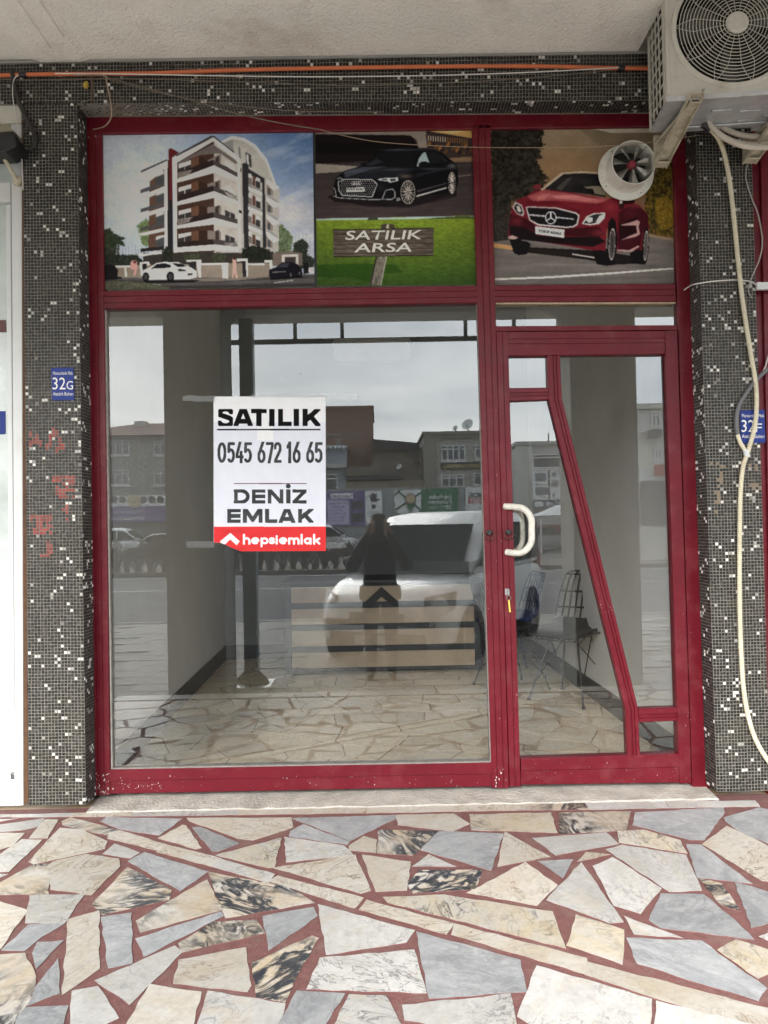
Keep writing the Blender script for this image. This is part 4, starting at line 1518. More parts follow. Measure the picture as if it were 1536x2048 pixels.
# saloon
pr2.polys('''14 14 18 205 600 208 540 232 470 300 410 450 368 480 360 560 285 640 228 760 208 960 206 1120 222 1200 250 1270 310 1330 350 1345 440 1345 520 1320 600 1250 620 960 640 960 660 780 690 720 672 660 672 230 650
30 32 38 300 415 480 372 700 372 960 392 880 430 700 478 300 478
64 68 78 300 420 460 376 690 374 520 402 320 470
20 20 24 490 362 572 290 650 240 780 226 1000 230 960 280 935 380 690 374
44 46 54 500 358 600 300 660 330 560 360
168 186 190 965 370 985 300 1020 252 1046 240 1080 335 1010 335 980 375
26 28 32 1052 240 1150 246 1180 300 1205 338 1090 345
34 36 40 1160 258 1185 270 1250 325 1212 335
40 42 48 640 232 780 212 1000 214 1120 228 1000 226 780 222
16 16 18 985 345 1010 330 1060 330 1078 348 1060 372 1000 385 988 376
22 22 26 448 345 500 322 492 360 460 366
34 34 40 960 440 1240 380 1260 350 1300 345 1330 400 1240 400 960 470
8 8 10 232 490 610 490 600 650 240 640
70 64 66 965 590 1240 520 1240 530 965 610
210 206 204 960 636 1240 560 1240 572 960 650
196 196 198 780 662 820 652 820 660 780 672
196 196 198 780 676 820 668 820 676 780 686''')
pr2.line([250, 510, 290, 485, 560, 490, 606, 530, 560, 645, 290, 632, 258, 590, 250, 510], 9, (206, 206, 208))
for r_ in range(7):
    for k in range(17):
        x, y_ = 272 + k * 20 + (r_ % 2) * 10, 505 + r_ * 19
        if not (330 < x < 492 and 548 < y_ < 604) and x < 590 - abs(r_ - 2) * 7:
            pr2.line([x, y_ - 5, x + 6, y_ + 6], 6, (196, 194, 196))
for k in range(4):
    pr2.ell(386 + k * 20, 520, 17, 18, (202, 202, 204), ring=0.30)
pr2.poly([324, 560, 490, 558, 492, 598, 326, 602], (236, 236, 236))
pr2.polys('''150 154 160 236 478 268 462 300 500 262 506
40 42 48 246 484 268 472 284 496 262 500
214 218 222 604 490 640 478 796 470 798 500 760 512 720 520 700 505 640 502
70 74 80 640 488 700 482 690 498 650 496
60 64 70 720 486 780 480 770 502 730 508''')
pr2.line([650, 668, 682, 588, 745, 576, 765, 600, 768, 650, 740, 668, 650, 668], 8, (190, 190, 192))
pr2.line([208, 560, 222, 580, 234, 650], 8, (170, 170, 172))
pr2.line([205, 636, 260, 654, 560, 672, 660, 668], 7, (180, 178, 178))
for (x, y_, rx, ry) in ((886, 606, 72, 112), (1286, 524, 38, 102)):
    pr2.ell(x, y_, rx * 1.12, ry * 1.08, (10, 10, 11))
    pr2.ell(x, y_, rx * 0.90, ry * 0.96, (24, 24, 26))
    for k in range(10):
        th_ = 2 * math.pi * k / 10 + 0.2
        for dl in (-0.14, 0.14):
            pr2.line([x + 0.15 * rx * math.cos(th_), y_ + 0.15 * ry * math.sin(th_), x + 0.86 * rx * math.cos(th_ + dl), y_ + 0.9 * ry * math.sin(th_ + dl)], 6, (208, 198, 190))
    pr2.ell(x, y_, rx * 0.92, ry * 0.97, (200, 190, 182), ring=0.07)
    pr2.ell(x, y_, rx * 0.16, ry * 0.16, (120, 112, 108))
# field
m = pr2.mask([40, 842, 1500, 820, 1520, 1460, 40, 1460])
n_ = fbm(X / 26, Y / 9, 21, 4)[m]
st = 0.5 + 0.5 * np.sin((X[m] - 760) / (Y[m] - 780) * 26)
f_ = np.clip((Y[m] - 850) / 560, 0, 1)
base = np.outer(1 - f_, (122, 142, 46)) + np.outer(f_, (62, 90, 32))
pr2.C[m] = base * (0.72 + 0.5 * n_ + 0.10 * st * (1 - f_))[:, None]
pr2.polys('''176 196 190 48 842 1500 822 1500 842 48 858
62 72 56 520 838 610 834 612 856 516 858
70 84 50 1050 850 1130 838 1370 824 1500 828 1500 846''')
pr2.poly([50, 1260, 520, 1250, 780, 1262, 830, 1330, 600, 1350, 540, 1420, 380, 1380, 50, 1370], (30, 66, 14), 0.6)
pr2.poly([640, 900, 680, 890, 720, 892, 760, 900, 762, 932, 640, 936], (70, 62, 54))
pr2.poly([690, 896, 712, 894, 712, 930, 690, 932], (190, 182, 168))
m = pr2.mask([200, 945, 560, 940, 1120, 930, 1118, 1178, 660, 1185, 205, 1190])
pr2.C[m] = np.array([92, 82, 72]) * (0.45 + 1.1 * fbm(X / 90, Y / 5.5, 31, 4)[m])[:, None]
for yy in (985, 1030, 1075, 1120, 1160):
    pr2.line([205, yy, 660, yy - 3, 1116, yy - 6], 4, (34, 28, 24), 0.8)
pr2.line([200, 945, 1118, 932], 7, (40, 34, 30))
pr2.line([205, 1188, 1116, 1178], 7, (36, 30, 26))
m = pr2.mask([590, 1190, 692, 1186, 636, 1450, 530, 1450])
pr2.C[m] = np.array([120, 112, 102]) * (0.5 + 1.0 * fbm(X / 22, Y / 30, 33, 4)[m])[:, None]
pr2.line([596, 1190, 540, 1450], 12, (34, 30, 26))
pr2.line([690, 1188, 636, 1450], 6, (200, 194, 184))
for (gx, gy, rx_, ry_, gc, ga_) in ((420, 410, 140, 16, (96, 100, 112), .5), (760, 400, 120, 12, (90, 94, 104), .5), (860, 460, 60, 20, (150, 130, 118), .6), (1100, 395, 110, 10, (86, 88, 96), .6), (1290, 370, 40, 18, (150, 148, 146), .5), (800, 222, 160, 8, (84, 90, 104), .6), (640, 560, 50, 40, (50, 48, 50), .5)):
    pr2.glow(gx, gy, rx_, ry_, gc, ga_)
pr2.grain(10, 0.35, 4)
pr2.photo(81)
q2 = [P(629.5, 261, YP), P(945, 255, YP), P(953.5, 570, YP), P(633, 572, YP)]
pr2.build('print', q2, p2, gain=1.45)
MB().prism([P(625.6, 260, YP - .001), P(630.5, 260, YP - .001), P(634, 573, YP - .001), P(629, 573, YP - .001)], (0, .003, 0)).build('edge_strip', BLACK, p2)
INKW = mat('white_ink', (0.78, 0.76, 0.70), 0.5, var=0.05)
INKK = mat('black_ink', (0.008, 0.008, 0.009), 0.4, var=0.05)
letter_px('SATILIK', INKW, p2, 690.5, 461.5, 843, 480, YP - 0.001, 0.012, vtop=-1.5, shear=0.12)
letter_px('ARSA', INKW, p2, 708, 486.5, 823.5, 505, YP - 0.001, 0.012, vtop=-1.5, shear=0.1)
letter_px('YUSUF ADALI', INKK, p2, 693.5, 376.2, 726.5, 380.6, YP - 0.001, 0.03)

# ---- panel 3: red car on a mountain road
p3 = empty('printed_panel', tuple(P(1165, 568, YP)), 'printed panel with a red car on a mountain road', 'poster', 'printed panels above the shop window')
pr3 = Print([(42, 22), (1478, 4), (1492, 1248), (78, 1258)], 372, 322)
X, Y = pr3.X, pr3.Y
g_ = np.clip(Y / 420, 0, 1)[..., None]
pr3.C = np.array([152, 136, 112]) * (1 - g_) + np.array([122, 96, 70]) * g_
pr3.glow(620, 330, 300, 160, (150, 118, 84), 0.6)
pr3.polys('''196 188 168 740 10 1480 0 1480 60 1200 58 1000 62 900 40 800 24
128 112 90 740 30 800 26 900 42 1000 64 1130 60 1280 58 1480 66 1480 200 900 160''')
pr3.foliage([40, 20, 420, 20, 470, 40, 440, 110, 465, 150, 430, 200, 440, 260, 410, 280, 440, 340, 500, 410, 440, 520, 220, 600, 190, 900, 60, 910], (16, 14, 12), (62, 56, 46), 41, 0.03)
pr3.foliage([60, 640, 200, 640, 195, 920, 62, 930], (30, 27, 24), (66, 60, 52), 43, 0.05)
pr3.foliage([1270, 470, 1330, 400, 1370, 330, 1450, 260, 1480, 300, 1484, 880, 1300, 860, 1260, 700], (30, 26, 16), (128, 104, 36), 44, 0.04)
pr3.foliage([1340, 600, 1420, 560, 1480, 600, 1484, 800, 1400, 830, 1350, 760], (70, 54, 16), (168, 138, 46), 45, 0.10)
m = pr3.mask([60, 920, 200, 905, 700, 900, 1300, 860, 1500, 900, 1500, 1270, 60, 1270])
pr3.C[m] = np.array([112, 105, 100]) * (0.84 + 0.32 * fbm(X / 260, Y / 16, 46, 4)[m])[:, None]
pr3.polys('''196 150 100 66 930 340 970 700 1010 860 1040 600 1030 380 1006 70 966
150 128 104 1290 860 1484 895 1484 915 1290 880
226 222 212 78 1208 500 1192 1000 1160 1486 1124 1486 1136 1000 1174 500 1208 80 1222''')
pr3.poly([200, 990, 380, 1010, 800, 1060, 1000, 1100, 1270, 1090, 1280, 1050, 900, 990, 300, 960], (18, 14, 14), 0.92)
pr3.polys('''16 14 15 192 900 230 1010 270 1026 330 1018 362 940 300 890
14 12 13 850 1000 900 960 980 980 1030 1100 960 1110 880 1096
14 12 13 1140 1010 1250 960 1280 1000 1262 1098 1160 1092
104 26 36 182 880 190 780 212 650 250 590 330 560 380 520 460 508 620 520 820 556 950 578 1050 576 1120 590 1220 640 1280 700 1294 800 1280 980 1150 990 1042 1000 1030 760 960 820 950 990 840 986 300 900
146 66 70 330 560 460 512 620 530 800 566 1000 580 880 620 560 596 380 600
176 104 104 520 556 700 556 900 590 800 600 560 580
168 92 92 440 545 520 540 470 590 400 600
92 20 30 330 600 560 600 760 680 740 700 330 640
54 12 20 200 700 330 740 400 800 740 812 900 800 950 860 900 880 500 870 260 850 190 800
22 12 14 190 790 300 800 420 870 620 880 900 880 950 920 850 960 520 930 280 902 200 880
30 28 30 470 505 560 420 620 388 760 380 900 390 960 500 950 570 820 548 600 520
70 66 62 560 500 650 420 690 410 600 520
122 112 96 780 486 900 480 950 500 950 556 860 540
22 20 22 680 440 760 430 780 520 690 520
22 20 22 790 500 850 500 866 545 800 535
186 172 152 600 376 760 364 900 372 900 382 760 376 620 386 500 480 450 516 440 510
110 40 46 374 490 400 466 446 470 440 500 400 512
40 18 22 1050 600 1080 590 1180 592 1176 618 1100 625 1090 660 1060 668
230 226 214 1058 596 1080 590 1084 618 1062 622
18 12 14 970 770 1000 730 1030 760 1046 900 1030 1060 990 1080 966 1000
60 14 22 1050 690 1130 640 1230 650 1290 720 1290 800 1240 850 1220 980 1050 990
34 8 14 1060 780 1200 720 1220 860 1060 920
190 150 148 1060 790 1150 766 1200 748 1222 764 1210 800 1222 860 1190 880 1100 900 1062 912 1150 870 1200 850 1190 790 1130 792
196 160 156 1042 980 1140 986 1210 948 1216 960 1150 998 1042 994''')
pr3.polys('''200 196 194 320 648 344 640 560 648 720 690 746 712 730 786 700 806 640 812 420 792 350 752
20 18 20 332 656 350 650 558 660 714 700 734 718 720 780 690 796 640 800 424 780 358 744
196 194 196 340 700 480 712 700 738 700 746 480 726 342 712''')
for k in range(16):
    pr3.line([350 + k * 24, 664 + max(0, k - 8) * 5, 360 + k * 22, 760 + k * 3], 2, (52, 48, 50), 0.6)
pr3.ell(519, 731, 44, 51, (22, 20, 22))
pr3.ell(519, 731, 44, 51, (226, 226, 228), ring=0.15)
for th_ in (-90, 30, 150):
    pr3.line([519, 731, 519 + 36 * math.cos(R(th_)), 731 + 42 * math.sin(R(th_))], 9, (236, 236, 238))
pr3.poly([398, 798, 626, 824, 624, 890, 398, 858], (226, 226, 222))
pr3.polys('''190 186 182 216 650 240 604 290 630 312 690 300 720 250 700
40 38 40 228 650 246 618 284 640 300 690 286 706 250 690
206 200 190 250 640 270 636 286 676 276 690 256 676
206 204 200 762 780 800 720 860 694 945 690 945 730 900 780 830 790
46 44 46 778 774 812 726 862 704 932 700 930 728 892 768 830 780
240 238 230 796 750 816 726 846 730 850 756 820 772
214 210 206 870 770 900 716 940 700 936 730 900 764
190 160 154 182 880 220 868 262 888 240 900 190 898
120 112 112 290 902 500 930 740 968 740 976 500 940 288 912
214 206 200 690 1012 860 1040 866 1050 690 1022''')
pr3.ell(1000, 945, 34, 150, (12, 11, 12), rot=0.05)
pr3.ell(1002, 940, 26, 126, (90, 82, 80), rot=0.05)
pr3.ell(1002, 940, 26, 126, (206, 200, 198), rot=0.05, ring=0.10)
for k in range(10):
    th_ = 2 * math.pi * k / 10
    pr3.line([1003, 935, 1003 + 20 * math.cos(th_), 935 + 110 * math.sin(th_)], 4, (36, 32, 32))
pr3.ell(1266, 950, 26, 140, (12, 11, 12), rot=0.06)
pr3.ell(1268, 950, 18, 118, (92, 84, 82), rot=0.06)
pr3.ell(1268, 950, 18, 118, (206, 200, 198), rot=0.06, ring=0.12)
for (gx, gy, rx_, ry_, gc, ga_) in ((640, 562, 150, 16, (206, 140, 136), .55), (420, 570, 60, 18, (190, 120, 116), .5), (860, 600, 90, 12, (196, 124, 120), .5), (990, 640, 50, 40, (150, 60, 66), .5), (1180, 640, 70, 24, (128, 48, 54), .6), (250, 760, 50, 40, (140, 50, 58), .5), (900, 850, 60, 30, (140, 52, 60), .6), (1150, 700, 60, 40, (84, 26, 34), .6), (700, 450, 120, 40, (60, 56, 54), .4), (560, 640, 200, 20, (126, 40, 48), .4)):
    pr3.glow(gx, gy, rx_, ry_, gc, ga_)
pr3.grain(12, 0.35, 6)
pr3.photo(91)
pr3.build('print', [P(980.5, 256, YP), P(1345, 251, YP), P(1348.5, 567, YP), P(989.5, 569.5, YP)], p3, gain=1.6)
letter_px('YUSUF ADALI', INKK, p3, 1076.5, 458.6, 1122, 463.8, YP - 0.001, 0.03, vtop=6)
# ================================================================ SALE NOTICE taped inside the window
YN = YG - 0.0035
PAPER = mat('white_paper', (0.80, 0.80, 0.83), 0.5, var=0.02)
PAPER2 = mat('bright_paper', (0.86, 0.86, 0.86), 0.5, var=0.01)
NRED = mat('notice_red', (0.66, 0.028, 0.030), 0.45, var=0.08, scale=8)
INKG = mat('faded_ink', (0.060, 0.064, 0.064), 0.35, var=0.35, scale=9)
nt_ = empty('sale_notice', tuple(P(540, 1100, YN)), 'white and red for-sale notice with phone number taped to the window', 'poster')
sh = [(427, 795), (430, 793), (651, 793), (651.5, 1101), (480, 1101.5), (464, 1096), (448, 1088), (440, 1085.5), (427.5, 1085)]

def arc(cx, cy_, rx, ry, a0, a1, n=14):
    return [(cx + rx * math.cos(R(a0 + (a1 - a0) * k / n)), cy_ + ry * math.sin(R(a0 + (a1 - a0) * k / n))) for k in range(n + 1)]


# stroke letters in a unit box (x right, y down)
STK = {
    'S': [arc(.5, .27, .40, .27, -20, -195) + arc(.5, .73, .42, .25, -70, 160)],
    'A': [[(.04, 1.2), (.5, -.15)], [(.5, -.15), (.96, 1.2)], [(.25, .72), (.75, .72)]],
    'T': [[(-.2, .09), (1.2, .09)], [(.5, 0), (.5, 1.2)]],
    'I': [[(.5, -.2), (.5, 1.2)]],
    'L': [[(.16, -.2), (.16, .92)], [(.16, .90), (1.2, .90)]],
    'K': [[(.14, -.2), (.14, 1.2)], [(1.0, -.12), (.26, .60)], [(.42, .40), (1.02, 1.15)]],
    'D': [[(.13, -.2), (.13, 1.2)], [(.1, .1), (.45, .1)] + arc(.45, .5, .42, .40, -90, 90) + [(.1, .9)]],
    'E': [[(.14, -.2), (.14, 1.2)], [(.1, .1), (1.2, .1)], [(.1, .5), (1.05, .5)], [(.1, .9), (1.2, .9)]],
    'N': [[(.12, -.2), (.12, 1.2)], [(.10, 0), (.90, 1)], [(.88, -.2), (.88, 1.2)]],
    'Z': [[(-.2, .1), (1.2, .1)], [(.92, .08), (.08, .92)], [(-.2, .9), (1.2, .9)]],
    'M': [[(.1, -.2), (.1, 1.2)], [(.12, .0), (.5, .80)], [(.88, .0), (.5, .80)], [(.9, -.2), (.9, 1.2)]],
    '0': [arc(.5, .5, .36, .41, 0, 360, 26)],
    '5': [[(1.1, .09), (.22, .09), (.18, .45)], [(.18, .46)] + arc(.46, .64, .38, .27, -115, 135)],
    '4': [[(.72, -.2), (.10, .70), (1.2, .70)], [(.70, .48), (.70, 1.2)]],
    '6': [arc(.5, .67, .35, .25, 0, 360, 22), [(.80, -.1), (.20, .56)]],
    '7': [[(-.2, .09), (.90, .09), (.30, 1.2)]],
    '2': [arc(.48, .28, .36, .20, -185, 20) + [(.80, .40), (.14, .90)], [(.05, .91), (1.2, .91)]],
    '1': [[(.62, -.2), (.62, 1.2)], [(.62, .08), (.1, .26)]],
}
LOW = {   # lower-case letters: box runs from ascender 0 to baseline 1, descender 1.28
    'h': [[(.14, 0), (.14, 1)], arc(.5, .66, .36, .27, -180, 0) + [(.86, 1)]],
    'e': [[(.16, .68), (.84, .66)], arc(.5, .67, .37, .28, 0, -300)],
    'p': [[(.14, .42), (.14, 1.28)], arc(.52, .68, .36, .27, 0, 360, 22)],
    's': [arc(.5, .53, .32, .14, -25, -190) + arc(.5, .80, .34, .14, -70, 160)],
    'i': [[(.5, .42), (.5, 1)], [(.5, .16), (.5, .17)]],
    'm': [[(.08, .42), (.08, 1)], arc(.29, .66, .21, .25, -180, 0) + [(.5, 1)], arc(.71, .66, .21, .25, -180, 0) + [(.92, 1)]],
    'l': [[(.5, 0), (.5, 1)]],
    'a': [arc(.47, .69, .34, .27, 0, 360, 22), [(.84, .42), (.84, 1)]],
    'k': [[(.14, 0), (.14, 1)], [(.84, .42), (.2, .74)], [(.40, .62), (.86, 1)]],
}


def write(pr, ch, x0, y0, x1, y1, wd, col, font=STK, clip=True):
    """paint one stroke letter into the print"""
    for st in font[ch]:
        p = np.array(st, float) * (x1 - x0, y1 - y0) + (x0, y0)
        bb = (pr.X > p[:, 0].min() - wd) & (pr.X < p[:, 0].max() + wd) & (pr.Y > p[:, 1].min() - wd) & (pr.Y < p[:, 1].max() + wd)
        if clip: bb &= (pr.X >= x0) & (pr.X <= x1) & (pr.Y >= y0) & (pr.Y <= y1)
        if not bb.any(): continue
        xx, yy = pr.X[bb], pr.Y[bb]
        d = np.full(xx.shape, 1e9)
        for i in range(len(p) - 1):
            v = p[i + 1] - p[i]
            t = np.clip(((xx - p[i, 0]) * v[0] + (yy - p[i, 1]) * v[1]) / (v @ v + 1e-9), 0, 1)
            d = np.minimum(d, np.hypot(xx - p[i, 0] - v[0] * t, yy - p[i, 1] - v[1] * t))
        m = np.zeros(pr.X.shape, bool)
        m[bb] = d <= wd / 2
        pr.put(m, col)


# painted in the coordinates of the region 400-680 x 780-1120 enlarged 5.486 times
MB().prism([P(u, v, YN + 0.0004) for u, v in sh], (0, 0.0012, 0)).build('paper', PAPER, nt_)
pn = Print([(150, 76), (1378, 70), (1381, 1766), (153, 1772)], 440, 606)
pn.fill((231, 232, 240))
pn.poly([150, 60, 1390, 60, 1390, 352, 150, 352], (250, 250, 250))
pn.poly([628, 352, 800, 352, 800, 555, 628, 555], (246, 247, 250))
pn.poly([140, 1502, 1390, 1498, 1390, 1790, 140, 1790], lambda x, y: np.outer(0.94 + 0.1 * fbm(x / 150, y / 50, 3, 3), (226, 60, 62)))
K0 = (6, 6, 7)
for ch, a_, b_ in (('S', 198, 362), ('A', 368, 578), ('T', 560, 732), ('I', 757, 818), ('L', 856, 1004), ('I', 1028, 1086), ('K', 1126, 1322)):
    write(pn, ch, a_, 208, b_, 396, 60 if ch not in 'SAK' else 54, K0)
pn.poly([187, 428, 1322, 428, 1322, 443, 187, 443], K0)
GK = lambda x, y: np.outer(0.75 + 0.6 * fbm(x / 130, y / 60, 9, 3), (62, 66, 66))
for ch, a_, b_ in (('0', 192, 288), ('5', 300, 382), ('4', 390, 478), ('5', 482, 568), ('6', 630, 718), ('7', 722, 806), ('2', 812, 894), ('1', 950, 1004), ('6', 1016, 1104), ('6', 1164, 1252), ('5', 1260, 1344)):
    write(pn, ch, a_, 568, b_, 806, 31, GK)
pn.poly([370, 1024, 1172, 1022, 1172, 1031, 370, 1033], (110, 62, 78))
for ch, a_, b_ in (('D', 370, 548), ('E', 570, 716), ('N', 742, 916), ('I', 944, 992), ('Z', 1014, 1170)):
    write(pn, ch, a_, 1092, b_, 1246, 40 if ch != 'I' else 60, GK)
pn.ell(968, 1056, 27, 25, GK)
for ch, a_, b_ in (('E', 300, 446), ('M', 470, 686), ('L', 714, 848), ('A', 862, 1046), ('K', 1074, 1246)):
    write(pn, ch, a_, 1306, b_, 1458, 44, GK)
WHT = (245, 243, 243)
for ch, a_, b_ in (('h', 470, 552), ('e', 560, 652), ('p', 662, 752), ('s', 756, 822), ('i', 832, 850), ('e', 866, 958), ('m', 968, 1092), ('l', 1104, 1128), ('a', 1140, 1226), ('k', 1242, 1320)):
    write(pn, ch, a_, 1590, b_, 1686, 25, WHT, LOW, False)
pn.poly([216, 1664, 332, 1568, 436, 1660, 402, 1704, 332, 1640, 262, 1706], WHT)
pn.soften(1)
prn = pn.build('notice_print', [P(427.4, 793.9, YN), P(651.2, 792.8, YN), P(651.7, 1101.9, YN), P(427.9, 1103, YN)], nt_)
# the torn lower left corner is cut away
bm = bmesh.new()
bm.from_mesh(prn.data)
q0, q1 = P(427, 1085, YN), P(482, 1102, YN)
kill = []
for f in bm.faces:
    c_ = f.calc_center_median()
    u_, v_ = to_px(c_)
    lim = np.interp(u_, [427, 440, 448, 464, 480], [1085, 1085.5, 1088, 1096, 1101.5])
    if v_ > lim and u_ < 480: kill.append(f)
bmesh.ops.delete(bm, geom=kill, context='FACES')
bm.to_mesh(prn.data)
bm.free()
# strips of clear tape
TAPE = glass_mat('clear_tape', 0.035, (0.985, 0.985, 0.985), 0.35, 0.02)
for k, q in enumerate((((365, 793), (380, 790), (400, 792), (430, 791), (430, 804), (412, 802), (396, 805), (380, 801), (366, 802)), ((500, 789), (560, 786), (610, 788), (660, 785), (690, 789), (717, 788), (714, 799), (700, 803), (676, 801), (652, 804), (652, 794), (500, 794)), ((372, 1083), (428, 1082), (428, 1096), (374, 1095)), ((651, 1084), (690, 1085), (692, 1096), (651, 1097)))):
    MB().prism([P(u, v, YN - 0.0016) for u, v in q], (0, 0.0003, 0)).build('tape_strip', TAPE, nt_)

# ================================================================ NUMBER PLATES
BLUEP = mat('enamel_blue', (0.016, 0.036, 0.20), 0.45, var=0.06, spec=0.2)
for (q, num, lab, yy, cut) in (
        (((102, 736), (147, 735), (148.5, 800), (104, 801)), '32G', 'blue number plate reading 32G on the left pillar', -0.006, False),
        (((1480, 821), (1529, 819), (1531, 885), (1482, 887)), '32F', 'blue number plate half hidden behind the ribbed conduit', -0.006, True)):
    o = empty('number_plate', tuple(P(*q[3], yy)), lab, 'number plate', 'blue house number plates')
    MB().prism([P(u, v, yy) for u, v in q], (0, 0.003, 0)).build('plate', BLUEP, o, bevel=0.0008)
    (x0, y0), (x1, y1) = q[0], q[2]
    letter_px(num[:2], INKW, o, x0 + 3, y0 + 19, x0 + 29, y0 + 43, yy - 0.0006, 0.0)
    letter_px(num[2], INKW, o, x0 + 31, y0 + 26, x0 + 44, y0 + 43, yy - 0.0006, 0.0)
    letter_px('Mansurdede Mah.', INKW, o, x0 + 4, y0 + 7, x1 - 2, y0 + 13.5, yy - 0.0006, 0.0)
    letter_px('Atatürk Bulvarı', INKW, o, x0 + 4, y0 + 48, x1 - 2, y0 + 55, yy - 0.0006, 0.0)

# ================================================================ AIR CONDITIONER on brackets
def spline(pts, n=8):
    pts = [Vector(p) for p in pts]
    out_ = []
    for i in range(len(pts) - 1):
        p0, p1, p2, p3 = pts[max(i - 1, 0)], pts[i], pts[i + 1], pts[min(i + 2, len(pts) - 1)]
        for q in range(n):
            t = q / n
            out_.append(0.5 * ((2 * p1) + (p2 - p0) * t + (2 * p0 - 5 * p1 + 4 * p2 - p3) * t * t + (3 * p1 - p0 - 3 * p2 + p3) * t ** 3))
    out_.append(pts[-1])
    return out_


def cable(name, px, y, r_, m, label, cat='cable', seg=8, n=8, group=None, sag=None):
    pts = [P(q[0], q[1], q[2] if len(q) > 2 else y) for q in px]
    o = MB().tube(spline(pts, n), r_, seg).build(name, m, smooth=True)
    return tag(o, label, cat, group)


ACM = mat('aged_casing', (0.58, 0.555, 0.49), 0.5, var=0.06, scale=5, dirt=(0.36, 0.31, 0.23), dirt_amt=0.55, dirt_scale=7)
GALV = mat('galvanised', (0.62, 0.63, 0.64), 0.42, metal=0.55, var=0.15, scale=14, dirt=(0.34, 0.33, 0.31), dirt_amt=0.6, dirt_scale=9)
WIRE = mat('grille_wire', (0.52, 0.49, 0.42), 0.45, var=0.15, dirt=(0.25, 0.2, 0.14), dirt_amt=0.5)
BRKT = mat('grimy_bracket', (0.50, 0.45, 0.34), 0.7, var=0.2, scale=18, dirt=(0.19, 0.145, 0.08), dirt_amt=0.85, dirt_scale=16)
A = P(1331, 199.5, -0.36)
ac = empty('air_conditioner', tuple(A), 'cream outdoor air conditioner unit with round fan grille on brackets', 'air conditioner', rz=R(-6))
W_, D_, H_ = 0.80, 0.27, 0.575
fx, fz, fr = 0.289, 0.289, 0.246
# front plate with a round opening
NS = 48
mb = MB()
ring = [(fx + fr * math.cos(2 * math.pi * k / NS), fz + fr * math.sin(2 * math.pi * k / NS)) for k in range(NS)]


def edge_pt(k):
    a_ = 2 * math.pi * k / NS
    c_, s_ = math.cos(a_), math.sin(a_)
    t_ = min(((W_ - fx) if c_ > 0 else fx) / max(abs(c_), 1e-6), ((H_ - fz) if s_ > 0 else fz) / max(abs(s_), 1e-6))
    return (fx + c_ * t_, fz + s_ * t_)


vs = [(x, 0, z) for x, z in ring] + [(edge_pt(k)[0], 0, edge_pt(k)[1]) for k in range(NS)] + [(x, 0.02, z) for x, z in ring]
fs = []
for k in range(NS):
    l = (k + 1) % NS
    fs.append((k, l, NS + l, NS + k))
    fs.append((k, 2 * NS + k, 2 * NS + l, l))
mb.add(vs, [f[::-1] for f in fs])
front = mb.build('front_plate', ACM, ac, local=True)
sh_ = MB()
sh_.add([(0, 0, 0), (W_, 0, 0), (W_, D_, 0), (0, D_, 0), (0, 0, H_), (W_, 0, H_), (W_, D_, H_), (0, D_, H_)], [(4, 5, 6, 7), (1, 2, 6, 5), (2, 3, 7, 6)])
sh_.build('casing', ACM, ac, local=True)
# corner fillers so the front plate is a full rectangle
for (cx_, cz_) in ((0, 0), (W_, 0), (W_, H_), (0, H_)):
    near = sorted(range(NS), key=lambda k: (edge_pt(k)[0] - cx_) ** 2 + (edge_pt(k)[1] - cz_) ** 2)[:2]
    pts = [edge_pt(k) for k in near]
    if all(math.hypot(p[0] - cx_, p[1] - cz_) > 0.004 for p in pts):
        MB().add([(cx_, 0, cz_)] + [(p[0], 0, p[1]) for p in pts], [(0, 1, 2)]).build('plate_corner', ACM, ac, local=True)
MB().tube([(0.012, -0.001, 0.02), (0.012, -0.001, H_ - 0.02)], 0.006, 8).build('corner_rib', ACM, ac, smooth=True, local=True)
MB().lathe([(fr + 0.016, -0.001), (fr + 0.012, -0.009), (fr - 0.002, -0.010), (fr - 0.006, -0.002)], (fx, 0, fz), (0, 1, 0), 56, cap=False).build('grille_rim', ACM, ac, smooth=True, local=True)
# wire guard: rings, radial wires and hub disc
gr = MB()
for k in range(15):
    rr_ = 0.056 + k * (fr - 0.058) / 14.2
    dome = -0.024 + 0.020 * (rr_ / fr) ** 2
    gr.tube([(fx + rr_ * math.cos(t_), dome, fz + rr_ * math.sin(t_)) for t_ in [2 * math.pi * q / 44 for q in range(44)]], 0.0017, 5, closed=True)
g1 = gr.build('guard_rings', WIRE, ac, smooth=True, local=True)
tag(g1, kind='stuff')
sp = MB()
for k in range(20):
    a0_ = 2 * math.pi * k / 20 + 0.1
    pts = []
    for q in range(9):
        rr_ = 0.045 + (fr - 0.045) * q / 8
        aa = a0_ + (0.0 if q < 6 else 0.16 * (q - 5) / 3 * (1 if k % 2 else -1))
        pts.append((fx + rr_ * math.cos(aa), -0.020 + 0.020 * (rr_ / fr) ** 2, fz + rr_ * math.sin(aa)))
    sp.tube(pts, 0.0016, 5)
g2 = sp.build('guard_spokes', WIRE, ac, smooth=True, local=True)
tag(g2, kind='stuff')
MB().lathe([(0.001, -0.030), (0.040, -0.029), (0.0455, -0.024), (0.046, -0.016), (0.001, -0.016)], (fx, 0, fz), (0, 1, 0), 32).build('hub_disc', ACM, ac, smooth=True, local=True)
DKI = mat('unit_inside', (0.018, 0.017, 0.015), 0.6)
MB().lathe([(fr, 0.019), (fr - 0.004, 0.16), (0.001, 0.16)], (fx, 0, fz), (0, 1, 0), 40, cap=False).build('fan_well', DKI, ac, local=True)
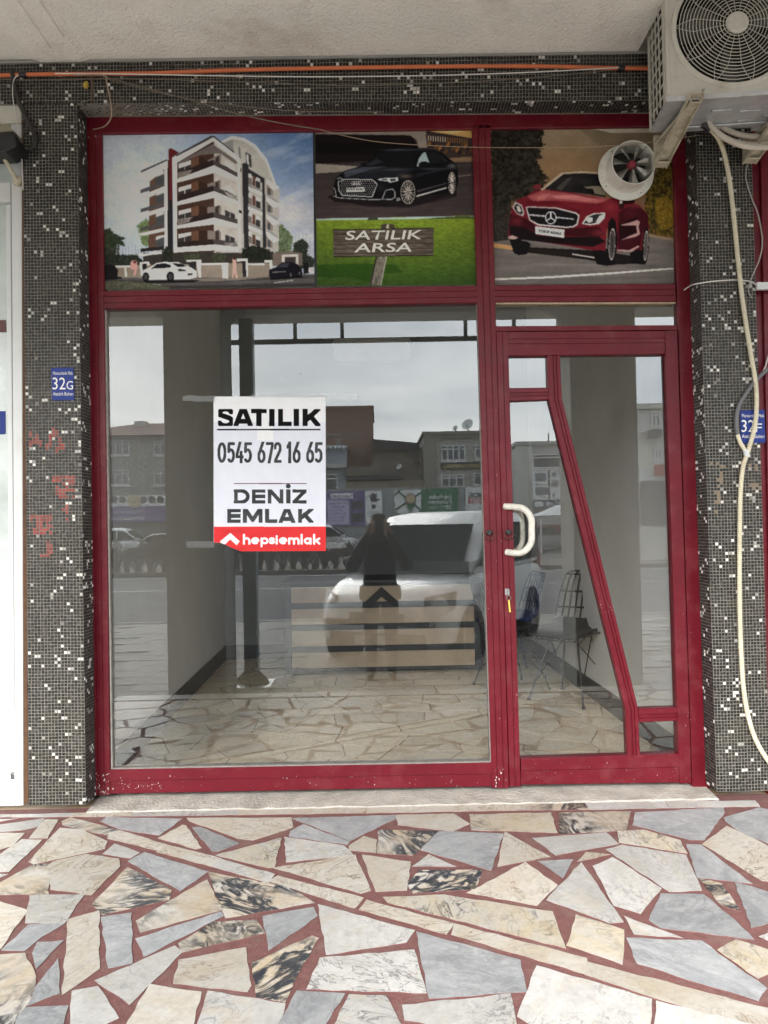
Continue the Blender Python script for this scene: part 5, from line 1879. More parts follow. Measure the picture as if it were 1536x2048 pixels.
for k in range(3):
    a0_ = 2 * math.pi * k / 3 + 0.4
    bl_ = MB()
    n_ = 9
    vs, fs = [], []
    for q in range(n_ + 1):
        t_ = q / n_
        rr_ = 0.05 + 0.175 * t_
        sw = 0.35 * t_
        wd_ = 0.55 + 0.25 * math.sin(math.pi * t_)
        for e_ in (-1, 1):
            aa = a0_ + sw + e_ * wd_ / 2
            vs.append((fx + rr_ * math.cos(aa), 0.085 + e_ * 0.028, fz + rr_ * math.sin(aa)))
    for q in range(n_):
        fs.append((2 * q, 2 * q + 1, 2 * q + 3, 2 * q + 2))
    bl_.add(vs, fs)
    o = bl_.build('fan_blade', mat('fan_grey', (0.10, 0.10, 0.095), 0.5), ac, smooth=True, local=True)
    sol = o.modifiers.new('t', 'SOLIDIFY')
    sol.thickness = 0.003
# left side: louvred coil guard
lv = MB()
lv.box((-0.001, 0.0, 0.0), (0.004, 0.03, H_))
o = lv.build('side_post', ACM, ac, local=True)
MB().box((-0.001, D_ - 0.03, 0), (0.004, D_, H_)).build('side_post', ACM, ac, local=True)
MB().box((0.02, 0.03, 0.0), (0.03, D_ - 0.03, H_)).build('coil', DKI, ac, local=True)
for k in range(11):
    z_ = 0.03 + k * 0.05
    MB().prism([(-0.003, 0.03, z_), (0.003, 0.03, z_), (0.003, 0.03, z_ + 0.006), (-0.003, 0.03, z_ + 0.006)], (0, D_ - 0.06, 0.018)).build('side_slat', ACM, ac, local=True)
for k in range(3):
    MB().box((-0.002, 0.075 + k * 0.055, 0.01), (0.002, 0.087 + k * 0.055, H_ - 0.01)).build('side_slat', ACM, ac, local=True)
# galvanised base pan with stiffening ribs and bright flanges
bp_ = MB().box((0.006, 0.004, -0.004), (W_ - 0.006, D_ - 0.002, 0.012)).build('base_pan', GALV, ac, local=True)
MB().box((0.0, -0.003, -0.010), (W_, 0.003, 0.012)).build('base_flange', GALV, ac, local=True)
MB().box((0.08, D_ - 0.045, -0.013), (W_, D_ - 0.003, -0.0045)).build('base_flange', GALV, ac, bevel=0.004, local=True)
for (xa, xb, ya) in ((0.22, 0.30, 0.10), (0.34, 0.43, 0.12), (0.46, 0.52, 0.17), (0.36, 0.41, 0.20), (0.55, 0.66, 0.09)):
    MB().box((xa, ya, -0.010), (xb, ya + 0.022, -0.0045)).build('base_rib', GALV, ac, bevel=0.005, local=True)
MB().lathe([(0.001, -0.004), (0.006, -0.004), (0.006, 0.002), (0.001, 0.002)], (0.155, 0, 0.03), (0, 1, 0), 12).build('screw', STEEL, ac, local=True)


def channel(p, q, wdir, ndir, w_, d_, t_, name, m, parent):
    """folded steel channel from p to q: web of width w_ with two flanges of depth d_"""
    p, q, wv, nv = Vector(p), Vector(q), Vector(wdir).normalized() * w_ / 2, Vector(ndir).normalized()
    sec = [(-1, 0), (-1, d_), (-1 + 2 * t_ / w_, d_), (-1 + 2 * t_ / w_, t_), (1 - 2 * t_ / w_, t_), (1 - 2 * t_ / w_, d_), (1, d_), (1, 0)]
    n_ = len(sec)
    vs = [e + wv * s_[0] + nv * s_[1] for e in (p, q) for s_ in sec]
    fs = [(i, (i + 1) % n_, n_ + (i + 1) % n_, n_ + i) for i in range(n_)] + [tuple(range(n_))[::-1], tuple(range(n_, 2 * n_))]
    o = MB().add(vs, fs).build(name, m, parent)
    bm = bmesh.new()
    bm.from_mesh(o.data)
    bmesh.ops.recalc_face_normals(bm, faces=bm.faces)
    bm.to_mesh(o.data)
    bm.free()
    return o


for k, (uf, vf, ur, vr, lab) in enumerate(((1393, 184, 1319, 330, 'grimy steel bracket with its strut down beside the exhaust fan'), (1606, 170, 1497, 322, 'grimy steel bracket under the right end of the air conditioner'))):
    a_ = P(uf, vf, -0.40)
    b_ = P(ur, vr, -0.02)
    bk = empty('wall_bracket', (b_.x, -0.02, b_.z), lab, 'bracket', 'brackets under the air conditioner')
    dirv = (b_ - a_).normalized()
    nv = Vector((1, 0, 0)).cross(dirv)
    if nv.y < 0: nv = -nv
    nv = -nv
    channel(a_, b_, (1, 0, 0), nv if nv.z > 0 else nv, 0.060, 0.022, 0.004, 'strut', BRKT, bk)
    channel(Vector((b_.x, -0.022, b_.z - 0.01)), Vector((b_.x, -0.022, A.z + 0.02)), (1, 0, 0), (0, 1, 0), 0.040, 0.018, 0.003, 'wall_leg', BRKT, bk)
    channel(Vector((a_.x - 0.0, -0.39, A.z - 0.030)), Vector((b_.x, -0.024, A.z - 0.030)), (1, 0, 0), (0, 0, 1), 0.040, 0.014, 0.003, 'arm', BRKT, bk)
    MB().box((b_.x - 0.032, -0.07, b_.z - 0.012), (b_.x + 0.032, -0.018, b_.z - 0.006)).build('foot_plate', BRKT, bk, bevel=0.002)

# coiled refrigerant pipe under the unit
INS = mat('pipe_insulation', (0.56, 0.50, 0.42), 0.75, var=0.12, scale=20, dirt=(0.33, 0.25, 0.18), dirt_amt=0.5, dirt_scale=12)
coil = []
cc = P(1512, 212, -0.13)
for q in range(130):
    t_ = q / 129
    a_ = -math.pi * 0.98 + t_ * 2 * math.pi * 3.0
    rx = 0.262 - 0.035 * t_ * 2
    coil.append(cc + Vector((math.cos(a_) * rx, -0.03 + 0.05 * t_ + 0.015 * math.sin(a_ * 0.5), math.sin(a_) * (0.215 - 0.05 * t_ * 2) * (1 if math.sin(a_) < 0 else 0.25))))
o = MB().tube(coil, 0.0125, 10).build('pipe_coil', INS, smooth=True)
tag(o, 'cream insulated pipe coiled under the air conditioner', 'pipe')

# ribbed conduit down the right pillar
cpx = [(1413, 252, -0.16), (1424, 261, -0.15), (1437, 277, -0.11), (1448, 305, -0.06), (1458, 355, -0.03), (1466, 420), (1474, 500), (1483, 585), (1493, 655), (1502, 710), (1511, 765), (1513, 812), (1509, 855), (1497, 900), (1486, 935), (1481, 985), (1479.5, 1060), (1479, 1140), (1479.5, 1220), (1482, 1300), (1487, 1375), (1497, 1435), (1514, 1485), (1545, 1535)]
path = spline([P(q[0], q[1], q[2] if len(q) > 2 else -0.018) for q in cpx], 14)
dist = [0.0]
for k in range(1, len(path)):
    dist.append(dist[-1] + (path[k] - path[k - 1]).length)
npt = int(dist[-1] / 0.0021)
pp, rs = [], []
k = 0
for q in range(npt):
    s_ = dist[-1] * q / npt
    while k < len(dist) - 2 and dist[k + 1] < s_: k += 1
    t_ = (s_ - dist[k]) / max(1e-9, dist[k + 1] - dist[k])
    pp.append(path[k].lerp(path[k + 1], t_))
    rs.append((0.0112, 0.0112, 0.0084, 0.0084)[q % 4])
RIB = mat('ribbed_conduit', (0.66, 0.60, 0.45), 0.5, var=0.1, scale=10, dirt=(0.40, 0.32, 0.2), dirt_amt=0.4, dirt_scale=14)
o = MB().tube(pp, rs, 12).build('ribbed_conduit', RIB, smooth=False)
tag(o, 'cream ribbed conduit running down the right mosaic pillar', 'conduit')
o = MB().lathe([(0.001, -0.02), (0.018, -0.02), (0.018, 0.02), (0.001, 0.02)], P(1413, 252, -0.16), P(1424, 261, -0.15) - P(1405, 247, -0.165), 16).build('drain_nozzle', BLACK, smooth=True)
tag(o, 'black drain nozzle under the unit where the conduit starts', 'nozzle')
GCAB = mat('grey_cable', (0.13, 0.13, 0.135), 0.6, var=0.15)
cable('grey_conduit', [(1560, 715), (1536, 738), (1514, 758), (1494, 784), (1478, 812), (1473, 840), (1475, 868)], -0.014, 0.0095, GCAB, 'dark grey conduit curving past the right number plate', 'conduit', 10)
cable('short_conduit', [(1475, 869), (1480, 884), (1487, 896), (1493, 905)], -0.014, 0.0092, RIB, 'short cream conduit end joining the ribbed conduit below the plate', 'conduit', 10)
o = MB().lathe([(0.001, -0.02), (0.0135, -0.018), (0.0135, 0.018), (0.001, 0.02)], P(1493, 907, -0.016), (0.2, 0, -1), 16).build('cable_joint', WHITEM, smooth=True)
tag(o, 'white tape joint where the two conduits meet', 'joint')
THIN = mat('thin_grey_wire', (0.33, 0.30, 0.27), 0.6)
WW = mat('thin_white_wire', (0.68, 0.64, 0.60), 0.5)
cable('thin_cable', [(1536, 262, -0.06), (1516, 290), (1504, 307), (1494, 332), (1492, 358), (1503, 396), (1516, 429), (1524.5, 480), (1519, 518), (1502, 558), (1497, 582), (1504, 597)], -0.008, 0.0032, THIN, 'thin grey cable wandering beside the ribbed conduit', n=10)
cable('white_wire', [(1368.5, 580, YF - 0.006), (1380, 572, 0.06), (1392, 568, -0.005), (1423, 563), (1449, 561), (1473, 560), (1500, 563), (1516, 572)], -0.008, 0.0031, WW, 'white wire crossing the right pillar to the red frame', n=8)
o = MB().prism([P(u, v, -0.012) for u, v in ((1514, 564), (1620, 562), (1620, 577), (1514, 579))], (0, 0.02, 0)).build('white_trunking', WHITEM, bevel=0.002)
tag(o, 'short white cable trunking at the right edge', 'trunking')
cable('white_cable', [(1552, 655), (1540, 700), (1530, 735), (1522, 748)], 0.03, 0.0038, WW, 'white cord hanging at the far right', n=6)

# cables along the lintel
ORN = mat('orange_conduit', (0.62, 0.16, 0.06), 0.5, var=0.12, scale=8, dirt=(0.35, 0.14, 0.08), dirt_amt=0.4)
cable('orange_conduit', [(-60, 152), (0, 151), (60, 149), (140, 148), (300, 146.5), (420, 142), (560, 138), (768, 134.5), (960, 132.5), (1100, 133), (1200, 135.5), (1310, 137)], -0.016, 0.0088, ORN, 'orange conduit strung along the mosaic lintel', 'conduit', 10)
cable('white_cable', [(110, 147), (200, 147.5), (330, 149.5), (470, 152), (620, 153.5), (768, 152.5), (900, 150), (1050, 145), (1180, 138.5), (1238, 135)], -0.028, 0.0026, WW, 'long white cable sagging under the orange conduit')
DK = mat('dusty_wire', (0.15, 0.125, 0.095), 0.8, var=0.3)
cable('dusty_wire', [(-40, 156), (60, 160), (160, 158), (260, 157), (420, 162), (600, 168), (720, 171), (900, 165), (1060, 156), (1240, 138)], -0.012, 0.0024, DK, 'dusty wire looping low across the mosaic lintel')
cable('dusty_wire', [(205, 152), (300, 178), (395, 204), (470, 226), (560, 246), (640, 259)], -0.02, 0.0026, DK, 'dusty wire slanting from the bracket down over the first panel')
cable('dusty_wire', [(205, 156), (340, 190), (480, 212), (600, 222), (768, 224)], -0.016, 0.0020, DK, 'dusty wire under the lintel edge above the red head rail')
BRW = mat('brown_wire', (0.34, 0.24, 0.17), 0.6)
cable('slack_wire', [(640, 259, -0.02), (700, 274, -0.02), (768, 285, -0.02), (880, 292, -0.02), (980, 295, -0.02), (1100, 295, -0.02), (1200, 293, -0.03), (1300, 285, -0.04), (1400, 270, -0.03)], -0.02, 0.0016, BRW, 'slack brown wire hanging across the printed panels')
cable('loose_wire', [(150, 150, -0.03), (207, 150, -0.03), (213, 165, -0.04), (219, 192, -0.04), (223, 218, -0.04), (221, 238, 0.0), (210, 252, 0.06), (196, 257, 0.10), (186, 259, 0.112)], -0.03, 0.0030, BRW, 'loose brown wire curling down over the frame corner')
cable('white_string', [(36, 150), (28, 160), (25, 185), (29, 220), (36, 265), (43, 310), (46, 380)], -0.03, 0.0022, WW, 'thin white wire hanging before the left white frame')
for (u, v, lab) in ((46, 149, 'black tape clip on the orange conduit at the left'), (1242, 135.5, 'black tape clip on the orange conduit near the air conditioner')):
    pa, pb = P(u - 7, v, -0.018), P(u + 7, v, -0.018)
    o = MB().tube([pa, pa.lerp(pb, .5), pb], [0.0125, 0.0145, 0.0125], 10).build('tape_clip', BLACK, smooth=True)
    tag(o, lab, 'clip', 'black clips on the orange conduit')
jb = empty('wire_hook', tuple(P(186, 165, -0.01)), 'rusty hook with a yellow rag of foam on the lintel', 'hook')
MB().tube([P(184, 152, -.02), P(185, 180, -.02), P(184, 205, -.012)], 0.004, 6).build('stem', mat('rust', (0.10, 0.06, 0.035), 0.9, var=0.4), jb)
MB().tube([P(153, 212, -.01), P(165, 204, -.02), P(182, 199, -.024), P(195, 206, -.02), P(180, 214, -.02), P(160, 218, -.012)], 0.0028, 6).build('bent_wire', DK, jb)
MB().lathe([(0.001, -0.016), (0.010, -0.012), (0.014, 0.0), (0.008, 0.014), (0.001, 0.016)], P(172, 170, -0.014), (0.2, 0, 1), 9).build('foam', mat('yellow_foam', (0.45, 0.30, 0.05), 0.9, var=0.4, scale=60), jb)

# ================================================================ EXHAUST FAN through the fanlight
ef = empty('exhaust_fan', tuple(P(1251, 345, YF)), 'round white exhaust fan with metal blades over the red car panel', 'fan')
c0 = P(1251.5, 346, YF - 0.004)
ETM = mat('enamel_white', (0.70, 0.69, 0.62), 0.35, var=0.06, dirt=(0.36, 0.27, 0.16), dirt_amt=0.7, dirt_scale=14)
ax = Vector((0.02, -1, 0.0))
MB().lathe([(0.104, 0.0), (0.134, 0.0), (0.136, 0.004), (0.134, 0.008), (0.112, 0.010), (0.104, 0.012)], c0, ax, 48, cap=False).build('flange', ETM, ef, smooth=True)
MB().lathe([(0.104, 0.002), (0.1035, 0.112), (0.1015, 0.1135), (0.0995, 0.112), (0.0995, 0.0)], c0, ax, 48, cap=False).build('duct', ETM, ef, smooth=True)
MB().lathe([(0.0994, 0.0), (0.0001, 0.0)], c0, ax, 32, cap=False).build('shutter', mat('shutter_dark', (0.035, 0.032, 0.028), 0.6), ef)
ALU = mat('blade_alu', (0.40, 0.385, 0.35), 0.35, metal=0.6, var=0.3, scale=30, dirt=(0.1, 0.085, 0.06), dirt_amt=0.6, dirt_scale=20)
axn = ax.normalized()
ea = Vector((1, 0, 0)) - axn * axn.x
ea.normalize()
eb = axn.cross(ea)
bc = c0 + axn * 0.085
for k in range(7):
    t0_ = 2 * math.pi * k / 7 + 0.25
    vs, fs = [], []
    n_ = 5
    for q in range(n_ + 1):
        rr_ = 0.022 + 0.070 * q / n_
        wd_ = 0.30 + 0.10 * q / n_
        for e_ in (-1, 1):
            an = t0_ + e_ * wd_ * (1 if q else .7) * 0.62
            vs.append(bc + (ea * math.cos(an) + eb * math.sin(an)) * rr_ + axn * (e_ * 0.011))
    for q in range(n_):
        fs.append((2 * q, 2 * q + 1, 2 * q + 3, 2 * q + 2))
    o = MB().add(vs, fs).build('blade', ALU, ef, smooth=True)
    s_ = o.modifiers.new('t', 'SOLIDIFY')
    s_.thickness = 0.0016
MB().lathe([(0.001, 0.014), (0.014, 0.012), (0.021, 0.004), (0.022, -0.012), (0.001, -0.012)], bc, axn, 20).build('hub', mat('red_hub', (0.26, 0.03, 0.05), 0.4), ef, smooth=True)
for k in range(3):
    an = 2 * math.pi * k / 3 + 0.9
    e_ = ea * math.cos(an) + eb * math.sin(an)
    MB().tube([bc + e_ * 0.02 + axn * 0.02, bc + e_ * 0.06 + axn * 0.024, bc + e_ * 0.1 + axn * 0.02], 0.0016, 5).build('guard_wire', DARKM, ef)
for k in range(4):
    an = 2 * math.pi * k / 4 + 0.6
    MB().lathe([(0.0005, 0.012), (0.004, 0.011), (0.0045, 0.007)], c0 + (ea * math.cos(an) + eb * math.sin(an)) * 0.121, axn, 10).build('rivet', STEEL, ef)

# ================================================================ NEIGHBOURS at both edges
nb = empty('neighbour_shopfront', tuple(P(20, 1605, 0.03)), 'white framed shopfront at the left edge of the picture', 'shopfront')


def pb(name, q, y, d_, m, par, bev=0.003):
    return MB().prism([P(u, v, y) for u, v in q], (0, d_, 0)).build(name, m, par, bevel=bev)


pb('jamb', ((21.5, 215), (43.5, 212), (47, 1611), (31, 1612)), 0.02, 0.06, WHITEM, nb)
pb('inner_jamb', ((11.5, 410), (21, 408), (30.5, 1560), (20, 1560)), 0.035, 0.05, WHITEM, nb)
pb('head_box', ((-90, 207), (34, 204), (43.5, 220), (43.5, 246), (-90, 250)), 0.012, 0.07, ACM, nb)
pb('cross_rail', ((-90, 366), (21, 364), (21, 404), (-90, 406)), 0.035, 0.05, WHITEM, nb)
pb('bottom_panel', ((-90, 1545), (30, 1543), (31, 1612), (-90, 1614)), 0.035, 0.05, WHITEM, nb)
NGL = mat('frosted_film', (0.50, 0.55, 0.52), 0.25, var=0.25, scale=3.0, spec=0.6)
pb('window_film', ((-90, 402), (14, 402), (24, 1548), (-90, 1548)), 0.06, 0.01, NGL, nb, 0)
pb('upper_pane', ((-90, 246), (22, 244), (22, 368), (-90, 370)), 0.06, 0.01, NGL, nb, 0)
pb('sticker', ((-30, 824), (10.5, 822), (11, 868), (-30, 870)), 0.057, 0.002, BLUEP, nb, 0)
pb('dark_rail', ((-60, 640), (11, 640), (12, 664), (-60, 664)), 0.055, 0.004, mat('maroon_strip', (0.10, 0.03, 0.03), 0.5), nb, 0)
RUST = mat('rusty_edge', (0.09, 0.045, 0.022), 0.9, var=0.4, scale=30)
pb('rusty_edge', ((43.8, 240), (46, 240), (57, 1606), (47.2, 1608)), 0.004, 0.03, RUST, nb, 0)
lm = empty('black_lamp', tuple(P(0, 285, -0.08)), 'black lamp on a cream arm at the left edge', 'lamp')
pb('housing', ((-60, 270), (22, 264), (30, 272), (33, 292), (10, 303), (-60, 306)), -0.13, 0.12, BLACK, lm, 0.006)
pb('hood', ((-60, 250), (14, 247), (28, 262), (-60, 268)), -0.12, 0.10, mat('olive_cover', (0.24, 0.21, 0.15), 0.6), lm, 0.004)
MB().tube([P(2, 300, -0.07), P(10, 320, -0.05), P(36, 364, 0.012)], 0.009, 8).build('arm', BRKT, lm, smooth=True)
MB().lathe([(0.001, -0.014), (0.022, -0.010), (0.026, 0.004), (0.001, 0.004)], P(36, 362, 0.014), (0, 1, 0), 18).build('base_disc', BRKT, lm, smooth=True)
cable('black_hose', [(24, 140, -0.02), (30, 175), (40, 208), (54, 238), (66, 262), (71, 280), (67, 293), (54, 297), (30, 293, -0.06)], -0.022, 0.0105, mat('black_rubber', (0.02, 0.017, 0.015), 0.6), 'thick black hose looping to the lamp at the left', 'hose', 10)
nr_ = empty('neighbour_shopfront', tuple(P(1530, 1500, 0.05)), 'dark red metal shopfront at the far right beyond the pillar', 'shopfront')
pb('panel', ((1500, 262), (1680, 258), (1720, 1600), (1536, 1600)), 0.05, 0.1, RED, nr_)
pb('post', ((1520, 262), (1533, 262), (1562, 1600), (1549, 1600)), 0.035, 0.02, RED, nr_)

# ================================================================ INSIDE THE SHOP
WOOD = mat('pale_oak', (0.52, 0.42, 0.31), 0.5, var=0.22, scale=5, bump=0.1, bscale=40)
ANTH = mat('anthracite_board', (0.045, 0.05, 0.055), 0.5, var=0.12)
YDK = YR - 0.85
dk0, dk1 = P(572, 1322, YDK), P(962, 1322, YDK)
dtop = P(700, 1160, YDK).z
dk = empty('reception_desk', ((dk0.x + dk1.x) / 2, YDK, 0), 'dark reception desk with pale wooden slats and chevron emblem', 'desk')
xa, xb = dk0.x, dk1.x
MB().box((xa + 0.02, YDK + 0.012, 0.03), (xb - 0.02, YDK + 0.55, dtop - 0.03)).build('carcass', ANTH, dk)
MB().box((xa - 0.02, YDK - 0.04, dtop - 0.03), (xb + 0.02, YDK + 0.62, dtop)).build('top', ANTH, dk, bevel=0.004)
MB().box((xa - 0.004, YDK - 0.012, 0.02), (xa + 0.05, YDK + 0.58, dtop - 0.031)).build('end_panel', ANTH, dk)
MB().box((xb - 0.05, YDK - 0.012, 0.02), (xb + 0.004, YDK + 0.58, dtop - 0.031)).build('end_panel', ANTH, dk)
hz_ = (dtop - 0.06) / 4
for k in range(4):
    z0_ = 0.03 + k * hz_
    MB().box((xa + 0.052, YDK - 0.004, z0_ + 0.028), (xb - 0.052, YDK + 0.0115, z0_ + hz_ - 0.026)).build('slat', WOOD, dk, bevel=0.002)
cz = P(765, 1190, YDK - 0.02).z
cx_ = P(763, 1190, YDK - 0.02).x
MB().prism([(cx_ - 0.19, YDK - 0.022, cz - 0.10), (cx_, YDK - 0.022, cz + 0.07), (cx_ + 0.19, YDK - 0.022, cz - 0.10), (cx_ + 0.10, YDK - 0.022, cz - 0.10), (cx_, YDK - 0.022, cz - 0.015), (cx_ - 0.10, YDK - 0.022, cz - 0.10)], (0, 0.016, 0)).build('chevron_emblem', BLACK, dk, bevel=0.002)
iac = empty('indoor_unit', tuple(P(742, 700, YR - 0.1)), 'white split air conditioner high on the back wall', 'air conditioner')
ia, ib = P(682, 712, YR - 0.2), P(806, 684, YR - 0.2)
MB().box((ia.x - .08, YR - 0.2, ia.z - .05), (ib.x + .08, YR - 0.002, ib.z + .06)).build('body', WHITEM, iac, bevel=0.05, seg=5)


def wire_chair(name, label, wire, pad):
    """welded wire shell chair on a braced rod base; local x faces forward"""
    t = empty(name, (0, 0, 0), label, 'chair', 'wire chairs beside the right wall')
    prof = [(0.235, 0.430), (0.20, 0.452), (0.10, 0.447), (0.0, 0.435), (-0.10, 0.432), (-0.165, 0.455), (-0.20, 0.51), (-0.225, 0.60), (-0.25, 0.71), (-0.28, 0.83), (-0.287, 0.855)]
    half = [0.20, 0.225, 0.232, 0.232, 0.228, 0.222, 0.217, 0.21, 0.20, 0.175, 0.14]
    dish = [0.0, 0.012, 0.03, 0.04, 0.045, 0.05, 0.05, 0.045, 0.04, 0.03, 0.015]

    def pt(i, s):
        x, z = prof[i]
        k = s * s
        dx = 0.0 if i < 5 else dish[i] * k
        dz = dish[i] * k if i < 6 else 0.0
        return Vector((x + dx, half[i] * s, z + dz))
    mb = MB()
    for q in range(9):
        s = -0.8 + 1.6 * q / 8
        mb.tube(spline([pt(i, s) for i in range(11)], 3), 0.0065, 5)
    for i in range(1, 10):
        mb.tube([pt(i, -1 + 2 * q / 10) for q in range(11)], 0.0065, 5)
    o = mb.build('wire_mesh', wire, t, smooth=True, local=True)
    tag(o, kind='stuff')
    rim = [pt(i, -1) for i in range(11)] + [pt(10, s) for s in (-.5, 0, .5)] + [pt(i, 1) for i in range(10, -1, -1)] + [pt(0, s) for s in (.5, 0, -.5)]
    MB().tube(rim, 0.0055, 8, closed=True).build('rim', wire, t, smooth=True, local=True)
    vs, fs = [], []
    for i in range(7):
        for q in range(7):
            vs.append(pt(i, -0.86 + 1.72 * q / 6) + Vector((0.0, 0, 0.010)))
    for i in range(6):
        for q in range(6):
            fs.append((i * 7 + q, i * 7 + q + 1, i * 7 + q + 8, i * 7 + q + 7))
    o = MB().add(vs, fs).build('seat_pad', pad, t, smooth=True, local=True)
    sm = o.modifiers.new('t', 'SOLIDIFY')
    sm.thickness = 0.022
    sm.offset = 1.0
    for sx in (1, -1):
        for sy in (1, -1):
            MB().tube([(sx * 0.09, sy * 0.10, 0.425), (sx * 0.215, sy * 0.205, 0.012)], 0.0065, 8).build('leg', wire, t, smooth=True, local=True)
            MB().lathe([(0.001, 0), (0.013, 0.0), (0.013, 0.012), (0.007, 0.02)], (sx * 0.217, sy * 0.207, 0), (0, 0, 1), 12).build('foot', BLACK, t, local=True)
    for sy in (1, -1):
        MB().tube([(0.19, sy * 0.18, 0.11), (-0.09, sy * 0.10, 0.40)], 0.004, 6).build('brace', wire, t, local=True)
        MB().tube([(-0.19, sy * 0.18, 0.11), (0.09, sy * 0.10, 0.40)], 0.004, 6).build('brace', wire, t, local=True)
    return t


CWIRE = mat('black_wire', (0.012, 0.012, 0.013), 0.4)
BPAD = mat('black_pad', (0.02, 0.02, 0.022), 0.7)
UPAD = mat('blue_pad', (0.02, 0.035, 0.16), 0.7)
UWIRE = mat('blue_wire', (0.015, 0.025, 0.10), 0.4)
c1 = wire_chair('wire_chair', 'black wire chair nearest the door, turned sideways', CWIRE, BPAD)
c1.location = (P(1112, 1270, 2.25 - 0.15).x + 0.09, 2.02, 0.004)
c1.rotation_euler = (0, 0, R(226))
c1.scale = (1.06, 1.06, 1.06)
c2 = wire_chair('wire_chair', 'blue wire chair behind the black one', UWIRE, UPAD)
c2.location = (P(1062, 1250, 2.75).x - 0.14, 2.95, 0.004)
c2.rotation_euler = (0, 0, R(190))
c3 = wire_chair('wire_chair', 'black wire chair farthest in, half hidden by the door stile', CWIRE, BPAD)
c3.location = (P(1022, 1262, 2.4).x, 2.45, 0.004)
c3.rotation_euler = (0, 0, R(20))

# ================================================================ STREET SIDE (seen again in the glass)
GAL2 = mat('post_paint', (0.24, 0.27, 0.28), 0.5, var=0.15, scale=4, dirt=(0.15, 0.13, 0.1), dirt_amt=0.4)
yp_ = -3.62
zg = Z0 + slope * (yp_ - EDGE)
pa, pb_ = M(485, 1000, yp_), M(512, 1000, yp_)
post = empty('steel_post', ((pa.x + pb_.x) / 2, yp_, zg), 'grey square steel post on a bolted base plate, reflected beside the notice', 'post')
xm, hw = (pa.x + pb_.x) / 2, (pb_.x - pa.x) / 2
MB().box((xm - hw, yp_ - hw, zg + 0.02), (xm + hw, yp_ + hw, ZB + 0.02)).build('shaft', GAL2, post, bevel=0.006)
MB().box((xm - 0.2, yp_ - 0.2, zg - 0.01), (xm + 0.2, yp_ + 0.2, zg + 0.019)).build('base_plate', STEEL, post, bevel=0.003)
for k in range(4):
    a_ = k * math.pi / 2
    dx, dy = math.cos(a_), math.sin(a_)
    b0 = Vector((xm + dx * (hw + 0.001), yp_ + dy * (hw + 0.001), zg + 0.02))
    e_ = Vector((dx, dy, 0))
    MB().prism([b0, b0 + e_ * 0.10, b0 + e_ * 0.10 + Vector((0, 0, .02)), b0 + Vector((0, 0, .13))], Vector((-dy, dx, 0)) * 0.01).build('gusset', GAL2, post)
# awning rail hung from the beam
aw = empty('awning_frame', (0, YB - 0.06, ZB), 'grey pipe awning frame hung along the arcade beam', 'frame')
zr = M(700, 681, YB - 0.06).z
AWM = mat('awning_pipe', (0.12, 0.125, 0.12), 0.55)
MB().box((M(452, 681, YB).x, YB - 0.085, zr - 0.022), (M(1400, 681, YB).x, YB - 0.045, zr + 0.022)).build('rail', AWM, aw)
for u_ in (590, 684, 931, 1028, 1150):
    x_ = M(u_, 660, YB - 0.06).x
    MB().box((x_ - 0.018, YB - 0.08, zr + 0.0225), (x_ + 0.018, YB - 0.05, ZB + 0.25)).build('hanger', AWM, aw)
    MB().box((x_ - 0.03, YB - 0.0495, ZB + 0.16), (x_ + 0.03, YB - 0.001, ZB + 0.22)).build('fixing', AWM, aw)
wx = [M(1130, 640, -3.9), M(1131, 700, -3.9), M(1134, 760, -3.9), M(1138, 820, -3.9), M(1136, 850, -3.9)]
o = MB().tube(spline(wx, 6), 0.006, 6).build('hanging_cable', BLACK, smooth=True)
tag(o, 'loose black cable hanging from the awning frame', 'cable')


# ---------------------------------------------------------------- vehicles
def lofted(rings, closed_ends=True):
    mb = MB()
    n = len(rings[0])
    vs = [p for r_ in rings for p in r_]
    fs = []
    for i in range(len(rings) - 1):
        for k in range(n):
            l = (k + 1) % n
            fs.append((i * n + k, i * n + l, (i + 1) * n + l, (i + 1) * n + k))
    fs.append(tuple(range(n)))
    fs.append(tuple(range((len(rings) - 1) * n, len(rings) * n))[::-1])
    mb.add(vs, fs)
    return mb


CARGL = mat('car_glass', (0.02, 0.028, 0.030), 0.25, spec=0.0)
TYRE = mat('tyre_rubber', (0.012, 0.012, 0.012), 0.85)
RIM = mat('alloy_rim', (0.45, 0.45, 0.46), 0.3, metal=0.8)
LAMPG = mat('lamp_glass', (0.45, 0.47, 0.48), 0.1, spec=0.8)
TRIM = mat('bumper_plastic', (0.03, 0.03, 0.032), 0.6)


def section(x, w_, zb, zt, tum, n_up=4):
    """closed half-rounded car section at x"""
    pts = []
    side = [(0.86, zb), (0.97, zb + 0.05), (1.0, zb + 0.20), (1.0, zb + (zt - zb) * 0.6), (0.985 - tum * 0.3, zb + (zt - zb) * 0.82), (0.94 - tum * 0.8, zt - 0.025), (0.80 - tum, zt)]
    for f, z in side: pts.append((x, w_ * f, z))
    for f, z in side[::-1]: pts.append((x, -w_ * f, z))
    return pts


